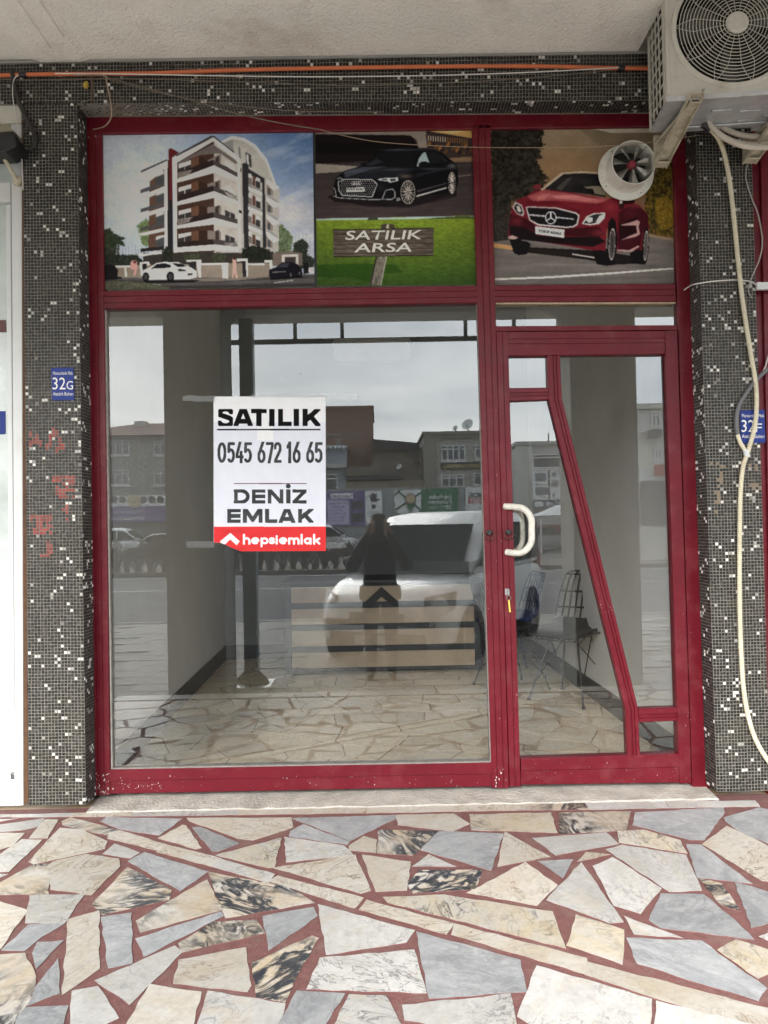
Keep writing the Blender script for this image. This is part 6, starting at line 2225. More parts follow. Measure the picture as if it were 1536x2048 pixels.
def vehicle(name, label, kind, paint, group=None):
    t = empty(name, (0, 0, 0), label, 'van' if kind == 'van' else 'car', group)
    if kind == 'van':
        st = [(-2.06, .80, .40, .95, .0), (-2.02, .84, .28, 1.02, .0), (-1.3, .87, .24, 1.05, .0), (0, .87, .23, 1.05, .0), (.9, .87, .24, 1.06, .0), (1.18, .86, .25, 1.05, .02), (1.6, .84, .26, .97, .05), (1.92, .79, .28, .86, .09), (2.07, .70, .32, .72, .1), (2.10, .64, .38, .60, .1)]
        gh = [(-2.03, .80, 1.0, 1.45, .10), (-1.96, .81, 1.0, 1.72, .13), (-1.6, .82, 1.0, 1.79, .14), (-.4, .83, 1.0, 1.82, .14), (.28, .83, 1.0, 1.77, .15), (.62, .82, 1.0, 1.46, .13), (1.22, .80, 1.0, 1.07, .04)]
        wheels, wr_ = (1.32, -1.32), 0.32
        sides = [[(.98, 1.13), (.42, 1.60), (.0, 1.64), (.0, 1.10)], [(-.08, 1.10), (-.08, 1.64), (-.98, 1.66), (-.98, 1.10)], [(-1.06, 1.10), (-1.06, 1.66), (-1.80, 1.62), (-1.84, 1.12)]]
        ws = (1.19, 1.08, .46, 1.60, .70, .61)
        rear = (-2.075, 1.12, -2.0, 1.62)
    else:
        st = [(-2.15, .66, .42, .84, .05), (-2.08, .76, .30, .92, .05), (-1.4, .85, .22, .96, .02), (0, .87, .20, .95, .0), (.8, .87, .21, .94, .0), (1.2, .86, .22, .90, .03), (1.75, .82, .24, .80, .06), (2.1, .70, .30, .66, .08), (2.18, .6, .36, .56, .08)]
        gh = [(-1.55, .74, .90, .97, .06), (-1.05, .74, .90, 1.36, .13), (-.4, .74, .90, 1.45, .14), (.2, .74, .90, 1.42, .14), (1.05, .76, .90, .95, .05)]
        wheels, wr_ = (1.33, -1.30), 0.31
        sides = [[(.78, 1.0), (.24, 1.33), (-.10, 1.36), (-.10, 1.0)], [(-.17, 1.0), (-.17, 1.36), (-.72, 1.36), (-1.12, 1.26), (-1.28, 1.0)]]
        ws = (1.0, 1.0, .26, 1.38, .64, .54)
        rear = (-1.58, .99, -1.1, 1.32)
    lofted([section(*s) for s in st]).build('body', paint, t, smooth=True, local=True)
    lofted([section(*s) for s in gh]).build('roof_shell', paint, t, smooth=True, local=True)

    def hw_at(z, x):
        w_ = .83 if kind == 'van' else .74
        zt = 1.8 if kind == 'van' else 1.42
        f = max(0.0, (z - 1.0) / (zt - 1.0))
        return w_ * (1.0 - 0.01 * f) + 0.014
    for s in (1, -1):
        for q in sides:
            pts = [Vector((x, s * hw_at(z, x), z)) for x, z in q]
            MB().prism(pts, (0, s * 0.006, 0)).build('side_window', CARGL, t, local=True)
        for x_ in wheels:
            c_ = (x_, s * (0.73 if kind == 'van' else 0.72), wr_)
            arch = MB().lathe([(wr_ + 0.06, 0.0), (wr_ + 0.06, 0.155)], c_, (0, s, 0), 24)
            arch.build('wheel_arch', TRIM, t, smooth=True, local=True)
            wo = MB().lathe([(0.001, -0.08), (wr_ * 0.95, -0.08), (wr_, -0.05), (wr_, 0.10), (wr_ * 0.94, 0.165), (wr_ * 0.66, 0.17), (wr_ * 0.64, 0.12), (0.001, 0.12)], c_, (0, s, 0), 28).build('wheel', TYRE, t, smooth=True, local=True)
            rmb = MB().lathe([(0.001, 0.16), (0.05, 0.16), (0.055, 0.13), (0.001, 0.13)], c_, (0, s, 0), 14)
            for k in range(6):
                a_ = 2 * math.pi * k / 6
                d_ = Vector((math.cos(a_), 0, math.sin(a_)))
                n_ = Vector((-math.sin(a_), 0, math.cos(a_)))
                b_ = Vector(c_) + Vector((0, s * 0.135, 0))
                rmb.prism([b_ + d_ * 0.045 - n_ * 0.022, b_ + d_ * 0.045 + n_ * 0.022, b_ + d_ * wr_ * 0.63 + n_ * 0.03, b_ + d_ * wr_ * 0.63 - n_ * 0.03], (0, s * 0.018, 0))
            rb2 = rmb.build('rim', RIM, wo, local=True)
            tag(rb2, kind='stuff')
        xh = 1.78 if kind == 'van' else 1.92
        zh = .72 if kind == 'van' else .62
        wv = .80 if kind == 'van' else .74
        MB().add([(xh + .27, s * (wv - .24), zh - .05), (xh + .24, s * (wv - .24), zh + .12), (xh - .05, s * (wv + .035), zh + .17), (xh + .04, s * (wv + .045), zh - .02), (xh + .22, s * (wv - .06), zh - .08),
                  (xh + .10, s * (wv - .24), zh - .05), (xh + .08, s * (wv - .24), zh + .11), (xh - .10, s * (wv - .08), zh + .15), (xh - .05, s * (wv - .08), zh - .02), (xh + .05, s * (wv - .16), zh - .07)],
                 [(0, 1, 2, 3, 4), (9, 8, 7, 6, 5), (0, 5, 6, 1), (1, 6, 7, 2), (2, 7, 8, 3), (3, 8, 9, 4), (4, 9, 5, 0)]).build('headlight', LAMPG, t, local=True)
        xm_ = sides[0][0][0] - .06
        MB().lathe([(0.001, -.09), (.06, -.07), (.075, 0), (.06, .07), (.001, .09)], (xm_, s * (.95 if kind == 'van' else .88), sides[0][0][1] + .04), (0, 1, 0), 12).build('mirror', TRIM, t, smooth=True, local=True)
        MB().box((-2.07 if kind == 'van' else -2.16, s * .62, .82 if kind != 'van' else .9), (-2.0, s * .82, .95 if kind != 'van' else 1.25)).build('tail_light', mat('tail_red', (0.3, 0.01, 0.01), 0.2), t, local=True)
    x0_, z0_, x1_, z1_, wa, wb_ = ws
    nrm = Vector((z1_ - z0_, 0, x0_ - x1_)).normalized() * 0.04
    MB().prism([Vector((x0_, wa, z0_)) + nrm, Vector((x0_, -wa, z0_)) + nrm, Vector((x1_, -wb_, z1_)) + nrm, Vector((x1_, wb_, z1_)) + nrm], nrm * 0.3).build('windscreen', CARGL, t, local=True)
    MB().prism([(rear[0], .6, rear[1]), (rear[0], -.6, rear[1]), (rear[2] - .02, -.52, rear[3]), (rear[2] - .02, .52, rear[3])], (-0.012, 0, 0.004)).build('rear_window', CARGL, t, local=True)
    fx_ = 2.10 if kind == 'van' else 2.18
    MB().box((fx_ - .10, -.60, .26), (fx_ + .02, .60, .44)).build('bumper', TRIM, t, bevel=0.03, local=True)
    MB().box((fx_ - .10, -.34, .53), (fx_ + .006, .34, .66)).build('grille', TRIM, t, bevel=0.01, local=True)
    MB().box((fx_ + .021, -.26, .30), (fx_ + .027, .26, .41)).build('licence_plate', WHITEM, t, local=True)
    for s in (1, -1):
        MB().tube([(x0_ + .05, s * .35, z0_ - .01), (x0_ - .3, s * .05, z0_ + .30)], 0.008, 6).build('wiper', BLACK, t, local=True)
    return t


CARW = mat('car_white', (0.74, 0.75, 0.75), 0.22, var=0.03, coat=0.5)
CARK = mat('car_black', (0.02, 0.021, 0.024), 0.2, var=0.05, coat=0.5)
CARS = mat('car_silver', (0.32, 0.33, 0.34), 0.3, var=0.04, metal=0.4, coat=0.4)
van = vehicle('parked_van', 'white van parked nose to the shop, large in the window reflection', 'van', CARW)
aV = R(26)
zv = -0.33
wp = MZ(905, 1318, zv)
head = Vector((-math.sin(aV), math.cos(aV), 0))        # real heading, towards the shop
right_v = Vector((math.cos(aV), math.sin(aV), 0))
cv = Vector((wp.x + 0.12, wp.y + 0.50, 0)) - head * 1.32 - right_v * 0.78
zv = Z0 + slope * (cv.y - EDGE)
van.location = (cv.x, cv.y, zv + 0.012)
van.rotation_euler = (0, 0, math.atan2(head.y, head.x))
van.scale = (0.97, 0.97, 0.96)
far_z = -0.52
for (u_, v_, kind, paint, lab, ang, sc_) in (
        (245, 1092, 'van', CARW, 'small white van behind the bare shrubs, left in the reflection', 0, 1.0),
        (650, 1090, 'van', CARW, 'white van behind the shrubs next to the hoarding', 0, 1.0),
        (318, 1117, 'saloon', CARK, 'black car behind the shrubs at the left column', 180, 1.0),
        (470, 1112, 'saloon', CARK, 'black car behind the shrubs below the notice', 180, 1.0),
        (1085, 1078, 'saloon', CARS, 'silver car seen through the door pane by the gazebo', 0, 1.0)):
    p_ = MZ(u_, v_, far_z)
    c_ = vehicle('parked_van' if kind == 'van' else 'parked_car', lab, kind, paint, 'vehicles across the street')
    yv_ = max(p_.y, -40.5)
    c_.location = (M(u_, v_, yv_).x, yv_, far_z + 0.004)
    c_.rotation_euler = (0, 0, R(ang))

# bare shrubs on the median
TWIG = mat('bare_twig', (0.12, 0.095, 0.07), 0.9, var=0.3)
r5 = random.Random(5)
protos = []
for k in range(3):
    mb = MB()
    for q in range(26):
        a_ = r5.uniform(0, 6.28)
        sp_ = r5.uniform(0.1, 0.75)
        h_ = r5.uniform(0.7, 1.25)
        b_ = Vector((r5.uniform(-.12, .12), r5.uniform(-.12, .12), 0))
        tip = Vector((math.cos(a_) * sp_, math.sin(a_) * sp_, h_))
        mid = b_.lerp(tip, .5) + Vector((r5.uniform(-.08, .08), r5.uniform(-.08, .08), .08))
        mb.tube([b_, mid, tip], [0.016, 0.010, 0.004], 4)
        for w2 in range(3):
            e0 = mid.lerp(tip, r5.uniform(0, .8))
            e1 = e0 + Vector((r5.uniform(-.25, .25), r5.uniform(-.25, .25), r5.uniform(.1, .35)))
            mb.tube([e0, e1], [0.007, 0.003], 3)
    protos.append(mb)
pm = []
for k in range(24):
    u_ = 205 + k * 23
    p_ = MZ(u_, 1146, -0.40)
    if k < 3:
        s_ = empty('bare_shrub', (0, 0, 0), 'leafless twiggy shrub on the median strip', 'shrub', 'bare shrubs along the median')
        o = protos[k].build('twigs', TWIG, s_, local=True)
        tag(o, kind='stuff')
        pm.append(s_)
    else:
        s_ = copy_tree(pm[k % 3])
    s_.location = (p_.x, min(p_.y, YK2 - 0.6) - r5.uniform(0, .5), -0.402)
    s_.rotation_euler = (0, 0, r5.uniform(0, 6.28))
    q = r5.uniform(.85, 1.2)
    s_.scale = (q, q, q)

# ---------------------------------------------------------------- hoarding with banners
YH = -46.0
HGREY = mat('hoarding_metal', (0.25, 0.26, 0.26), 0.6, var=0.15, scale=0.6)
hb = empty('site_hoarding', (0, YH, -0.52), 'grey site hoarding across the street carrying banners', 'fence')
ha, hbx = M(640, 978, YH), M(1036, 972, YH)
hz = M(800, 976, YH).z
npan = 9
for k in range(npan):
    xa_ = ha.x + (hbx.x - ha.x) * k / npan
    xb_ = ha.x + (hbx.x - ha.x) * (k + 1) / npan
    MB().box((xa_ + 0.02, YH - 0.05, -0.52), (xb_ - 0.02, YH, hz + 0.03 * (k % 2))).build('panel', HGREY, hb)
    MB().box((xa_ - 0.05, YH + 0.001, -0.52), (xa_ + 0.05, YH + 0.06, hz + 0.1)).build('post', HGREY, hb)
INKP = mat('purple_print', (0.13, 0.09, 0.24), 0.6)
INKLP = mat('lilac_print', (0.42, 0.38, 0.55), 0.6)
PAPF = mat('banner_white', (0.66, 0.67, 0.66), 0.6)
INKGR = mat('green_print', (0.03, 0.14, 0.065), 0.6)
INKRD = mat('red_print', (0.36, 0.05, 0.05), 0.6)
INKDK = mat('dark_print', (0.035, 0.035, 0.04), 0.6)
INKTAN = mat('tan_print', (0.45, 0.36, 0.22), 0.6)


def rect(u0, v0, u1, v1, y, m, par, d_=0.02, name='print'):
    a_, b_ = M(u0, v1, y), M(u1, v0, y)
    return MB().box((a_.x, y - d_, a_.z), (b_.x, y, b_.z)).build(name, m, par)


def mtext(body, u0, v0, u1, v1, y, m, par, bold=0.0):
    """writing that faces the shop: it reads mirrored in the glass, u0 < u1 in the reflection"""
    a_, b_, c_ = M(u1, v1, y), M(u0, v1, y), M(u1, v0, y)
    return lettering(body, m, par, a_, Vector((-1, 0, 0)), Vector((0, 0, 1)), abs(b_.x - a_.x), abs(c_.z - a_.z), bold)


def banner(label, u0, v0, u1, v1, m, y=YH + 0.12):
    o = empty('banner', tuple(M((u0 + u1) / 2, v1, y)), label, 'banner', 'banners on the far side of the street')
    rect(u0, v0, u1, v1, y, m, o, 0.05, 'sheet')
    return o


yb2 = YH + 0.14
b1 = banner('purple and lilac event banner on the hoarding', 652, 982, 730, 1052, INKP)
rect(656, 1000, 698, 1050, yb2, INKLP, b1)
rect(661, 986, 706, 998, yb2, PAPF, b1)
mtext('DAVETLİSİNİZ', 664, 988.5, 703, 996, yb2 + 0.01, INKP, b1, 0.01)
for k in range(6):
    rect(660 + (k % 2) * 4, 1006 + k * 7, 692 - (k % 3) * 3, 1007.6 + k * 7, yb2 + 0.006, INKP, b1, 0.004, 'text_line')
rect(703, 1002, 727, 1018, yb2, INKDK, b1)
rect(703, 1026, 727, 1044, yb2, INKDK, b1)
b2 = banner('white banner with a dark open hand', 731, 982, 764, 1052, PAPF)
hp = M(747, 1000, yb2)
hmb = MB()
hmb.prism([hp + Vector((x, 0, z)) for x, z in ((-.16, -.1), (.16, -.1), (.20, .12), (.1, .2), (-.1, .2), (-.18, .1))], (0, -.02, 0))
hmb.build('hand_print', INKDK, b2)
for k, (dx, dz) in enumerate(((-.26, .34), (-.1, .46), (.05, .48), (.19, .40), (.36, .06))):
    st = hp + Vector((dx * 0.55, 0, .08 if k < 4 else -.02))
    MB().tube([st, hp + Vector((dx, 0, dz))], [0.055, 0.04], 8).build('finger_print', INKDK, b2)
rect(743, 1009, 751, 1017, yb2, INKDK, b2)
for k in range(2): rect(734, 1022 + k * 3, 760, 1023 + k * 3, yb2, INKDK, b2, 0.01, 'text_line')
MB().lathe([(.15, 0), (.19, 0), (.19, .02), (.15, .02)], M(747, 1034, yb2), (0, 1, 0), 24, cap=False).build('ring_print', INKDK, b2)
b3 = banner('white map banner with a tan pin', 790, 980, 842, 1054, PAPF)
for q in (((790, 990), (800, 980)), ((790, 1020), (842, 985)), ((790, 1024), (830, 1054)), ((800, 1054), (842, 1022)), ((795, 982), (842, 1020))):
    (ua, va), (ub, vb) = q
    MB().tube([M(ua, va, yb2), M(ub, vb, yb2)], 0.06, 4).build('street_print', INKGR, b3)
MB().lathe([(.001, 0), (.36, 0), (.36, .02), (.001, .02)], M(821, 998, yb2 + .06), (0, 1, 0), 28).build('pin_print', INKDK, b3)
MB().lathe([(.001, 0), (.31, 0), (.31, .03), (.001, .03)], M(821, 998, yb2 + .075), (0, 1, 0), 28).build('pin_print', INKTAN, b3)
MB().prism([M(812, 1009, yb2 + .06), M(830, 1009, yb2 + .06), M(821, 1026, yb2 + .06)], (0, -.02, 0)).build('pin_print', INKGR, b3)
b4 = banner('green banner with white writing beside the map pin', 843, 976, 916, 1040, INKGR)
mtext('merhaba', 858, 988, 904, 997, yb2, PAPF, b4, 0.01)
mtext('Karaman', 858, 999, 904, 1007, yb2, PAPF, b4, 0.01)
mtext('20', 891, 1010, 903, 1018, yb2, PAPF, b4, 0.02)
mtext('mayıs', 880, 1011, 890, 1014.5, yb2, PAPF, b4)
mtext('10:06', 858, 1012, 875, 1017.5, yb2, PAPF, b4)
for k in range(3): rect(862 + k * 3, 1022 + k * 4, 902 - k * 2, 1023 + k * 4, yb2, PAPF, b4, 0.008, 'text_line')
b5 = banner('white banner with black and red writing beside the door mullion', 932, 973, 1032, 1036, PAPF)
mtext('MDE', 938, 985, 968, 995, yb2, INKDK, b5, 0.03)
rect(936, 996.5, 968, 1007, yb2, INKRD, b5)
mtext('ABET', 938, 998, 968, 1005.5, yb2 + 0.01, PAPF, b5, 0.02)
rect(936, 1028, 966, 1032, yb2, INKGR, b5)

# ---------------------------------------------------------------- buildings across the street
WGL = mat('window_glass', (0.05, 0.06, 0.07), 0.12, spec=0.8, var=0.3, scale=0.4)
FRW = mat('window_frame_white', (0.62, 0.62, 0.60), 0.5)


def building(label, u0, u1, vtop, y, m, depth=9.0, wins=(), base=-0.6, roof=None, cat='building', ledge=None, name='building'):
    """flat-fronted building whose street face stands at depth y; wins: u0 v0 u1 v1 [bars]"""
    a_, b_ = M(u0, vtop, y), M(u1, vtop, y)
    zt = M((u0 + u1) / 2, vtop, y).z
    o = empty(name, ((a_.x + b_.x) / 2, y, base), label, cat, 'buildings across the street')
    x0_, x1_ = min(a_.x, b_.x), max(a_.x, b_.x)
    MB().box((x0_, y - depth, base), (x1_, y, zt)).build('wall', m, o)
    if roof is not None:
        rm, rise, over = roof
        MB().add([(x0_ - over, y + over, zt), (x1_ + over, y + over, zt), (x1_ + over, y - depth - over, zt), (x0_ - over, y - depth - over, zt), (x0_ + depth * .42, y - depth / 2, zt + rise), (x1_ - depth * .42, y - depth / 2, zt + rise)],
                 [(0, 1, 5, 4), (1, 2, 5), (2, 3, 4, 5), (3, 0, 4), (3, 2, 1, 0)]).build('roof', rm, o)
    else:
        MB().box((x0_ - .1, y - depth - .1, zt + .001), (x1_ + .1, y + .14, zt + .22)).build('parapet', m, o)
    for w_ in wins:
        wa, wb_ = M(w_[0], w_[3], y), M(w_[2], w_[1], y)
        nb_ = w_[4] if len(w_) > 4 else 2
        f = MB()
        fx0, fx1, fz0, fz1 = wa.x, wb_.x, wa.z, wb_.z
        fo = MB().box((fx0 - .08, y + .001, fz0 - .12), (fx1 + .08, y + .10, fz0)).build('window', FRW, o)
        MB().box((fx0, y + .001, fz0 + .001), (fx1, y + .03, fz1)).build('pane', WGL, fo)
        for k in range(nb_ + 1):
            xx = fx0 + (fx1 - fx0) * k / nb_
            MB().box((xx - .045, y + .031, fz0), (xx + .045, y + .075, fz1)).build('frame_bar', FRW, fo)
        for zz in (fz0 + .06, fz0 + (fz1 - fz0) * .74, fz1 - .04):
            MB().box((fx0 - .05, y + .076, zz - .04), (fx1 + .05, y + .09, zz + .04)).build('frame_bar', FRW, fo)
    return o


RENDG = mat('grey_render', (0.26, 0.255, 0.235), 0.9, var=0.14, scale=0.5)
RENDB = mat('brown_render', (0.22, 0.20, 0.175), 0.9, var=0.2, scale=0.6)
RENDL = mat('light_render', (0.42, 0.41, 0.38), 0.9, var=0.12, scale=0.5)
RENDP = mat('pale_stone', (0.60, 0.58, 0.52), 0.9, var=0.12, scale=0.6)
BRICK = mat('brick_red', (0.20, 0.115, 0.085), 0.9, var=0.3, scale=2.5, bump=0.3, bscale=12)
BRICK2 = mat('brick_grey', (0.155, 0.13, 0.105), 0.9, var=0.3, scale=2.5)
ROOFT = mat('roof_tile', (0.15, 0.085, 0.065), 0.9, var=0.25, scale=1.5)
ROOFD = mat('roof_dark', (0.035, 0.037, 0.04), 0.8, var=0.2)
BLUEG = mat('blue_grey_render', (0.30, 0.33, 0.37), 0.85, var=0.1)
YBD = -54.0
w1 = [(219, 881, 258, 911, 3), (309, 881, 346, 911, 3), (219, 939, 257, 971, 3), (309, 939, 346, 971, 3), (372, 881, 410, 911, 3), (372, 939, 410, 971, 3), (150, 881, 188, 911, 3), (150, 939, 188, 971, 3)]
bA = building('three storey grey house with hipped tile roof and chimney', 120, 440, 872, YBD, RENDG, 10, w1, roof=(ROOFT, 1.6, 0.7))
ch_ = M(283, 850, YBD - 4)
MB().box((ch_.x - .45, YBD - 4.5, M(283, 872, YBD).z + .3), (ch_.x + .45, YBD - 3.6, M(283, 829, YBD).z)).build('chimney', RENDL, bA)
for k in range(7):
    for s_ in (-1, 1):
        z0_, z1_ = M(283, 968 - k * 13, YBD).z, M(283, 955 - k * 13, YBD).z
        xa_, xb_ = M(275, 900, YBD).x, M(291, 900, YBD).x
        if s_ < 0: xa_, xb_ = xb_, xa_
        MB().tube([(xa_, YBD + .03, z0_), (xb_, YBD + .03, z1_)], 0.05, 4).build('lattice', RENDL, bA)
b6 = banner('white and purple shop banner under the grey house', 190, 990, 420, 1046, INKP, YBD + 1.0)
rect(190, 988, 420, 1014, YBD + 1.03, PAPF, b6)
mtext('ŞOKSUZ ELLE KEYİF', 190, 1031, 288, 1041, YBD + 1.05, PAPF, b6, 0.02)
mtext('ORJİNAL YENİ-SIFIR YOL', 190, 1019, 290, 1026, YBD + 1.05, PAPF, b6, 0.01)
for k in range(6):
    MB().lathe([(.001, 0), (.26, 0), (.26, .02), (.001, .02)], M(228 + k * 17 + (8 if k > 2 else 0), 999, YBD + 1.05), (0, 1, 0), 10).build('icon_print', INKDK, b6)
MB().lathe([(.001, 0), (.5, 0), (.5, .02), (.001, .02)], M(269, 1002, YBD + 1.07), (0, 1, 0), 20).build('emblem_print', INKTAN, b6)

bB = building('tall blank red brick gable wall in the reflection', 500, 745, 819, YBD - 4, BRICK, 9)
rect(500, 866, 745, 875, YBD - 3.96, RENDB, bB, 0.03, 'concrete_band')
rect(672, 875, 682, 960, YBD - 3.95, RENDB, bB, 0.03, 'concrete_pier')
bC = building('blue grey block with corrugated eave behind the notice', 470, 692, 898, YBD - 1, BLUEG, 4, [(652, 948, 674, 984, 1), (560, 910, 640, 925, 4)])
for k in range(26):
    x_ = M(480 + k * 8.3, 894, YBD - 1).x
    MB().tube([(x_, YBD - 1.4, M(600, 890, YBD).z), (x_, YBD - .2, M(600, 897, YBD).z)], 0.09, 6).build('corrugation', FRW, bC)
rect(470, 927, 692, 939, YBD - .4, RENDL, bC, 0.5, 'balcony')
bD = building('low dark brick house with a black sloping roof', 745, 839, 902, YBD - 2, BRICK2, 8)
a_, b_, c_, d_ = M(744, 878, YBD - 1.5), M(840, 886, YBD - 1.5), M(836, 903, YBD - 1.5), M(744, 896, YBD - 1.5)
MB().prism([a_, b_, c_, d_], (0, -8, 0)).build('roof', ROOFD, bD)
rect(692, 932, 760, 952, YBD - .5, BRICK2, bD, 1.4, 'lean_to')
rect(692, 952, 806, 960, YBD - .3, ROOFD, bD, 1.6, 'lean_to_roof')
rect(692, 960, 880, 982, YBD - .6, mat('ochre_wall', (0.24, 0.20, 0.14), 0.9, var=0.25, scale=0.8), bD, 1.0, 'yard_wall')
rect(832, 900, 846, 948, YBD - 2.5, FRW, bD, 1.0, 'white_gable')
w4 = [(884, 890, 929, 922, 4), (951, 889, 990, 918, 3), (884, 949, 927, 975, 3), (948, 945, 990, 970, 3)]
bE = building('grey brown house with gold lettered sign and rooftop dishes', 847, 1012, 868, YBD, RENDB, 9, w4)
rect(876, 872, 1012, 1010, YBD + 0.02, mat('beige_render', (0.34, 0.325, 0.285), 0.9, var=0.12, scale=0.6), bE, 0.019, 'front_render')
rect(876, 872, 1012, 876, YBD + 0.25, RENDB, bE, 0.25, 'cornice')
rect(882, 923, 1008, 938.5, YBD + 0.16, INKDK, bE, 0.05, 'sign_board')
GOLD = mat('gold_letters', (0.55, 0.44, 0.16), 0.4)
mtext('ÇAMOĞLU GAYRİMENKUL', 885, 926, 966, 936.5, YBD + 0.18, GOLD, bE, 0.02)


def dish(u_, v_, r_, y, lab):
    c_ = M(u_, v_, y)
    o = empty('satellite_dish', (c_.x, y, c_.z - r_ * 1.6), lab, 'satellite dish', 'satellite dishes on the far roofs')
    ax_ = Vector((-.5, .8, .45))
    MB().lathe([(0.001, 0.0), (r_ * .5, r_ * .06), (r_ * .85, r_ * .18), (r_, r_ * .27), (r_ * 1.01, r_ * .25), (r_ * .85, r_ * .15), (r_ * .5, r_ * .03), (.001, -.03)], c_, ax_, 22, cap=False).build('reflector', FRW, o, smooth=True)
    MB().tube([c_ - Vector((0, .1, .1)), c_ - Vector((0, .1, r_ * 1.7))], 0.05, 6).build('mast', DARKM, o)
    MB().tube([c_ - Vector((0, 0, r_ * .9)), c_ + ax_.normalized() * r_ * .8], 0.03, 5).build('feed_arm', DARKM, o)
    return o


dish(936, 850, 0.46, YBD - 1.5, 'large tilted satellite dish on the grey brown house')
dish(911, 857, 0.22, YBD - 1.5, 'small round satellite dish beside the large one')
dish(799, 934, 0.22, YBD - 1.4, 'little satellite dish on the dark brick house')
w5 = [(1066, 907, 1140, 938, 1)]
bF = building('plain grey building carrying an appliance shop sign', 1034, 1200, 889, -44.0, RENDL, 9, w5)
rect(1034, 889, 1064, 1040, -43.94, RENDP, bF, 0.05, 'pale_return')  # pale stone strip along one end of the front
MB().tube([M(1097, 889, -46), M(1097, 867, -46)], 0.05, 6).build('flue', DARKM, bF)
b7 = banner('appliance shop sign with product pictures and blue name band', 1065, 941, 1160, 1000, PAPF, -43.7)
for (ua, va, ub, vb) in ((1071, 946, 1092, 962), (1104, 944, 1112, 952), (1118, 944, 1132, 952), (1072, 974, 1096, 990), (1103, 960, 1116, 974), (1122, 962, 1130, 970), (1106, 986, 1110, 994), (1126, 986, 1130, 996)):
    rect(ua, va, ub, vb, -43.67, mat('grey_print', (0.16, 0.17, 0.18), 0.6), b7, 0.02, 'product_print')
rect(1097, 942, 1099, 998, -43.67, INKDK, b7, 0.01, 'divider')
rect(1066, 968, 1160, 969.2, -43.67, INKDK, b7, 0.01, 'divider')
rect(1066, 1000.5, 1170, 1015, -43.66, mat('navy_print', (0.05, 0.06, 0.13), 0.6), b7, 0.05, 'name_band')
mtext('YILAYLAR', 1091, 1003, 1152, 1012.5, -43.63, PAPF, b7, 0.02)
rect(1070, 1003, 1087, 1013.5, -43.63, PAPF, b7, 0.02, 'logo_print')
gz = empty('gazebo', tuple(M(1115, 1060, -38.0)), 'white market gazebo seen through the door pane', 'gazebo')
ga, gb = M(1080, 1031, -38.0), M(1172, 1021, -38.0)
MB().add([(ga.x, -38, ga.z), (gb.x, -38, ga.z), (gb.x, -40.5, ga.z), (ga.x, -40.5, ga.z), ((ga.x + gb.x) / 2, -39.2, gb.z + .35)], [(0, 1, 4), (1, 2, 4), (2, 3, 4), (3, 0, 4), (3, 2, 1, 0)]).build('canopy', PAPF, gz)
for x_ in (ga.x + .05, gb.x - .05):
    for y_ in (-38.05, -40.45):
        MB().tube([(x_, y_, -.52), (x_, y_, ga.z - .002)], 0.04, 6).build('leg', PAPF, gz)
rect(1068, 1048, 1180, 1064, -41.5, mat('red_stall', (0.28, 0.05, 0.05), 0.7), gz, 0.6, 'stall_cloth')
w6 = [(1303, 822, 1319, 856, 2), (1309, 890, 1322, 922, 2), (1279, 830, 1284, 860, 1)]
bG = building('pale stone building at the far right of the reflection', 1274, 1480, 817, -27.0, RENDP, 8, w6, base=-0.6)
rect(1302, 858, 1323, 874, -26.6, mat('dark_balcony', (0.10, 0.10, 0.10), 0.6), bG, 0.38, 'balcony')
rect(1283, 934, 1400, 962, -26.8, PAPF, bG, 0.15, 'shop_sign')
rect(1283, 964, 1400, 1050, -26.9, mat('shop_dark', (0.10, 0.095, 0.09), 0.5), bG, 0.08, 'shop_window')
rect(1310, 930, 1330, 952, -26.6, INKRD, bG, 0.1, 'red_sign')
bH = building('long low terrace closing the street to the left', -900, 100, 905, YBD - 3, RENDG, 8)
bI = building('long low terrace closing the street to the right', 1500, 2600, 880, YBD - 3, RENDL, 8)

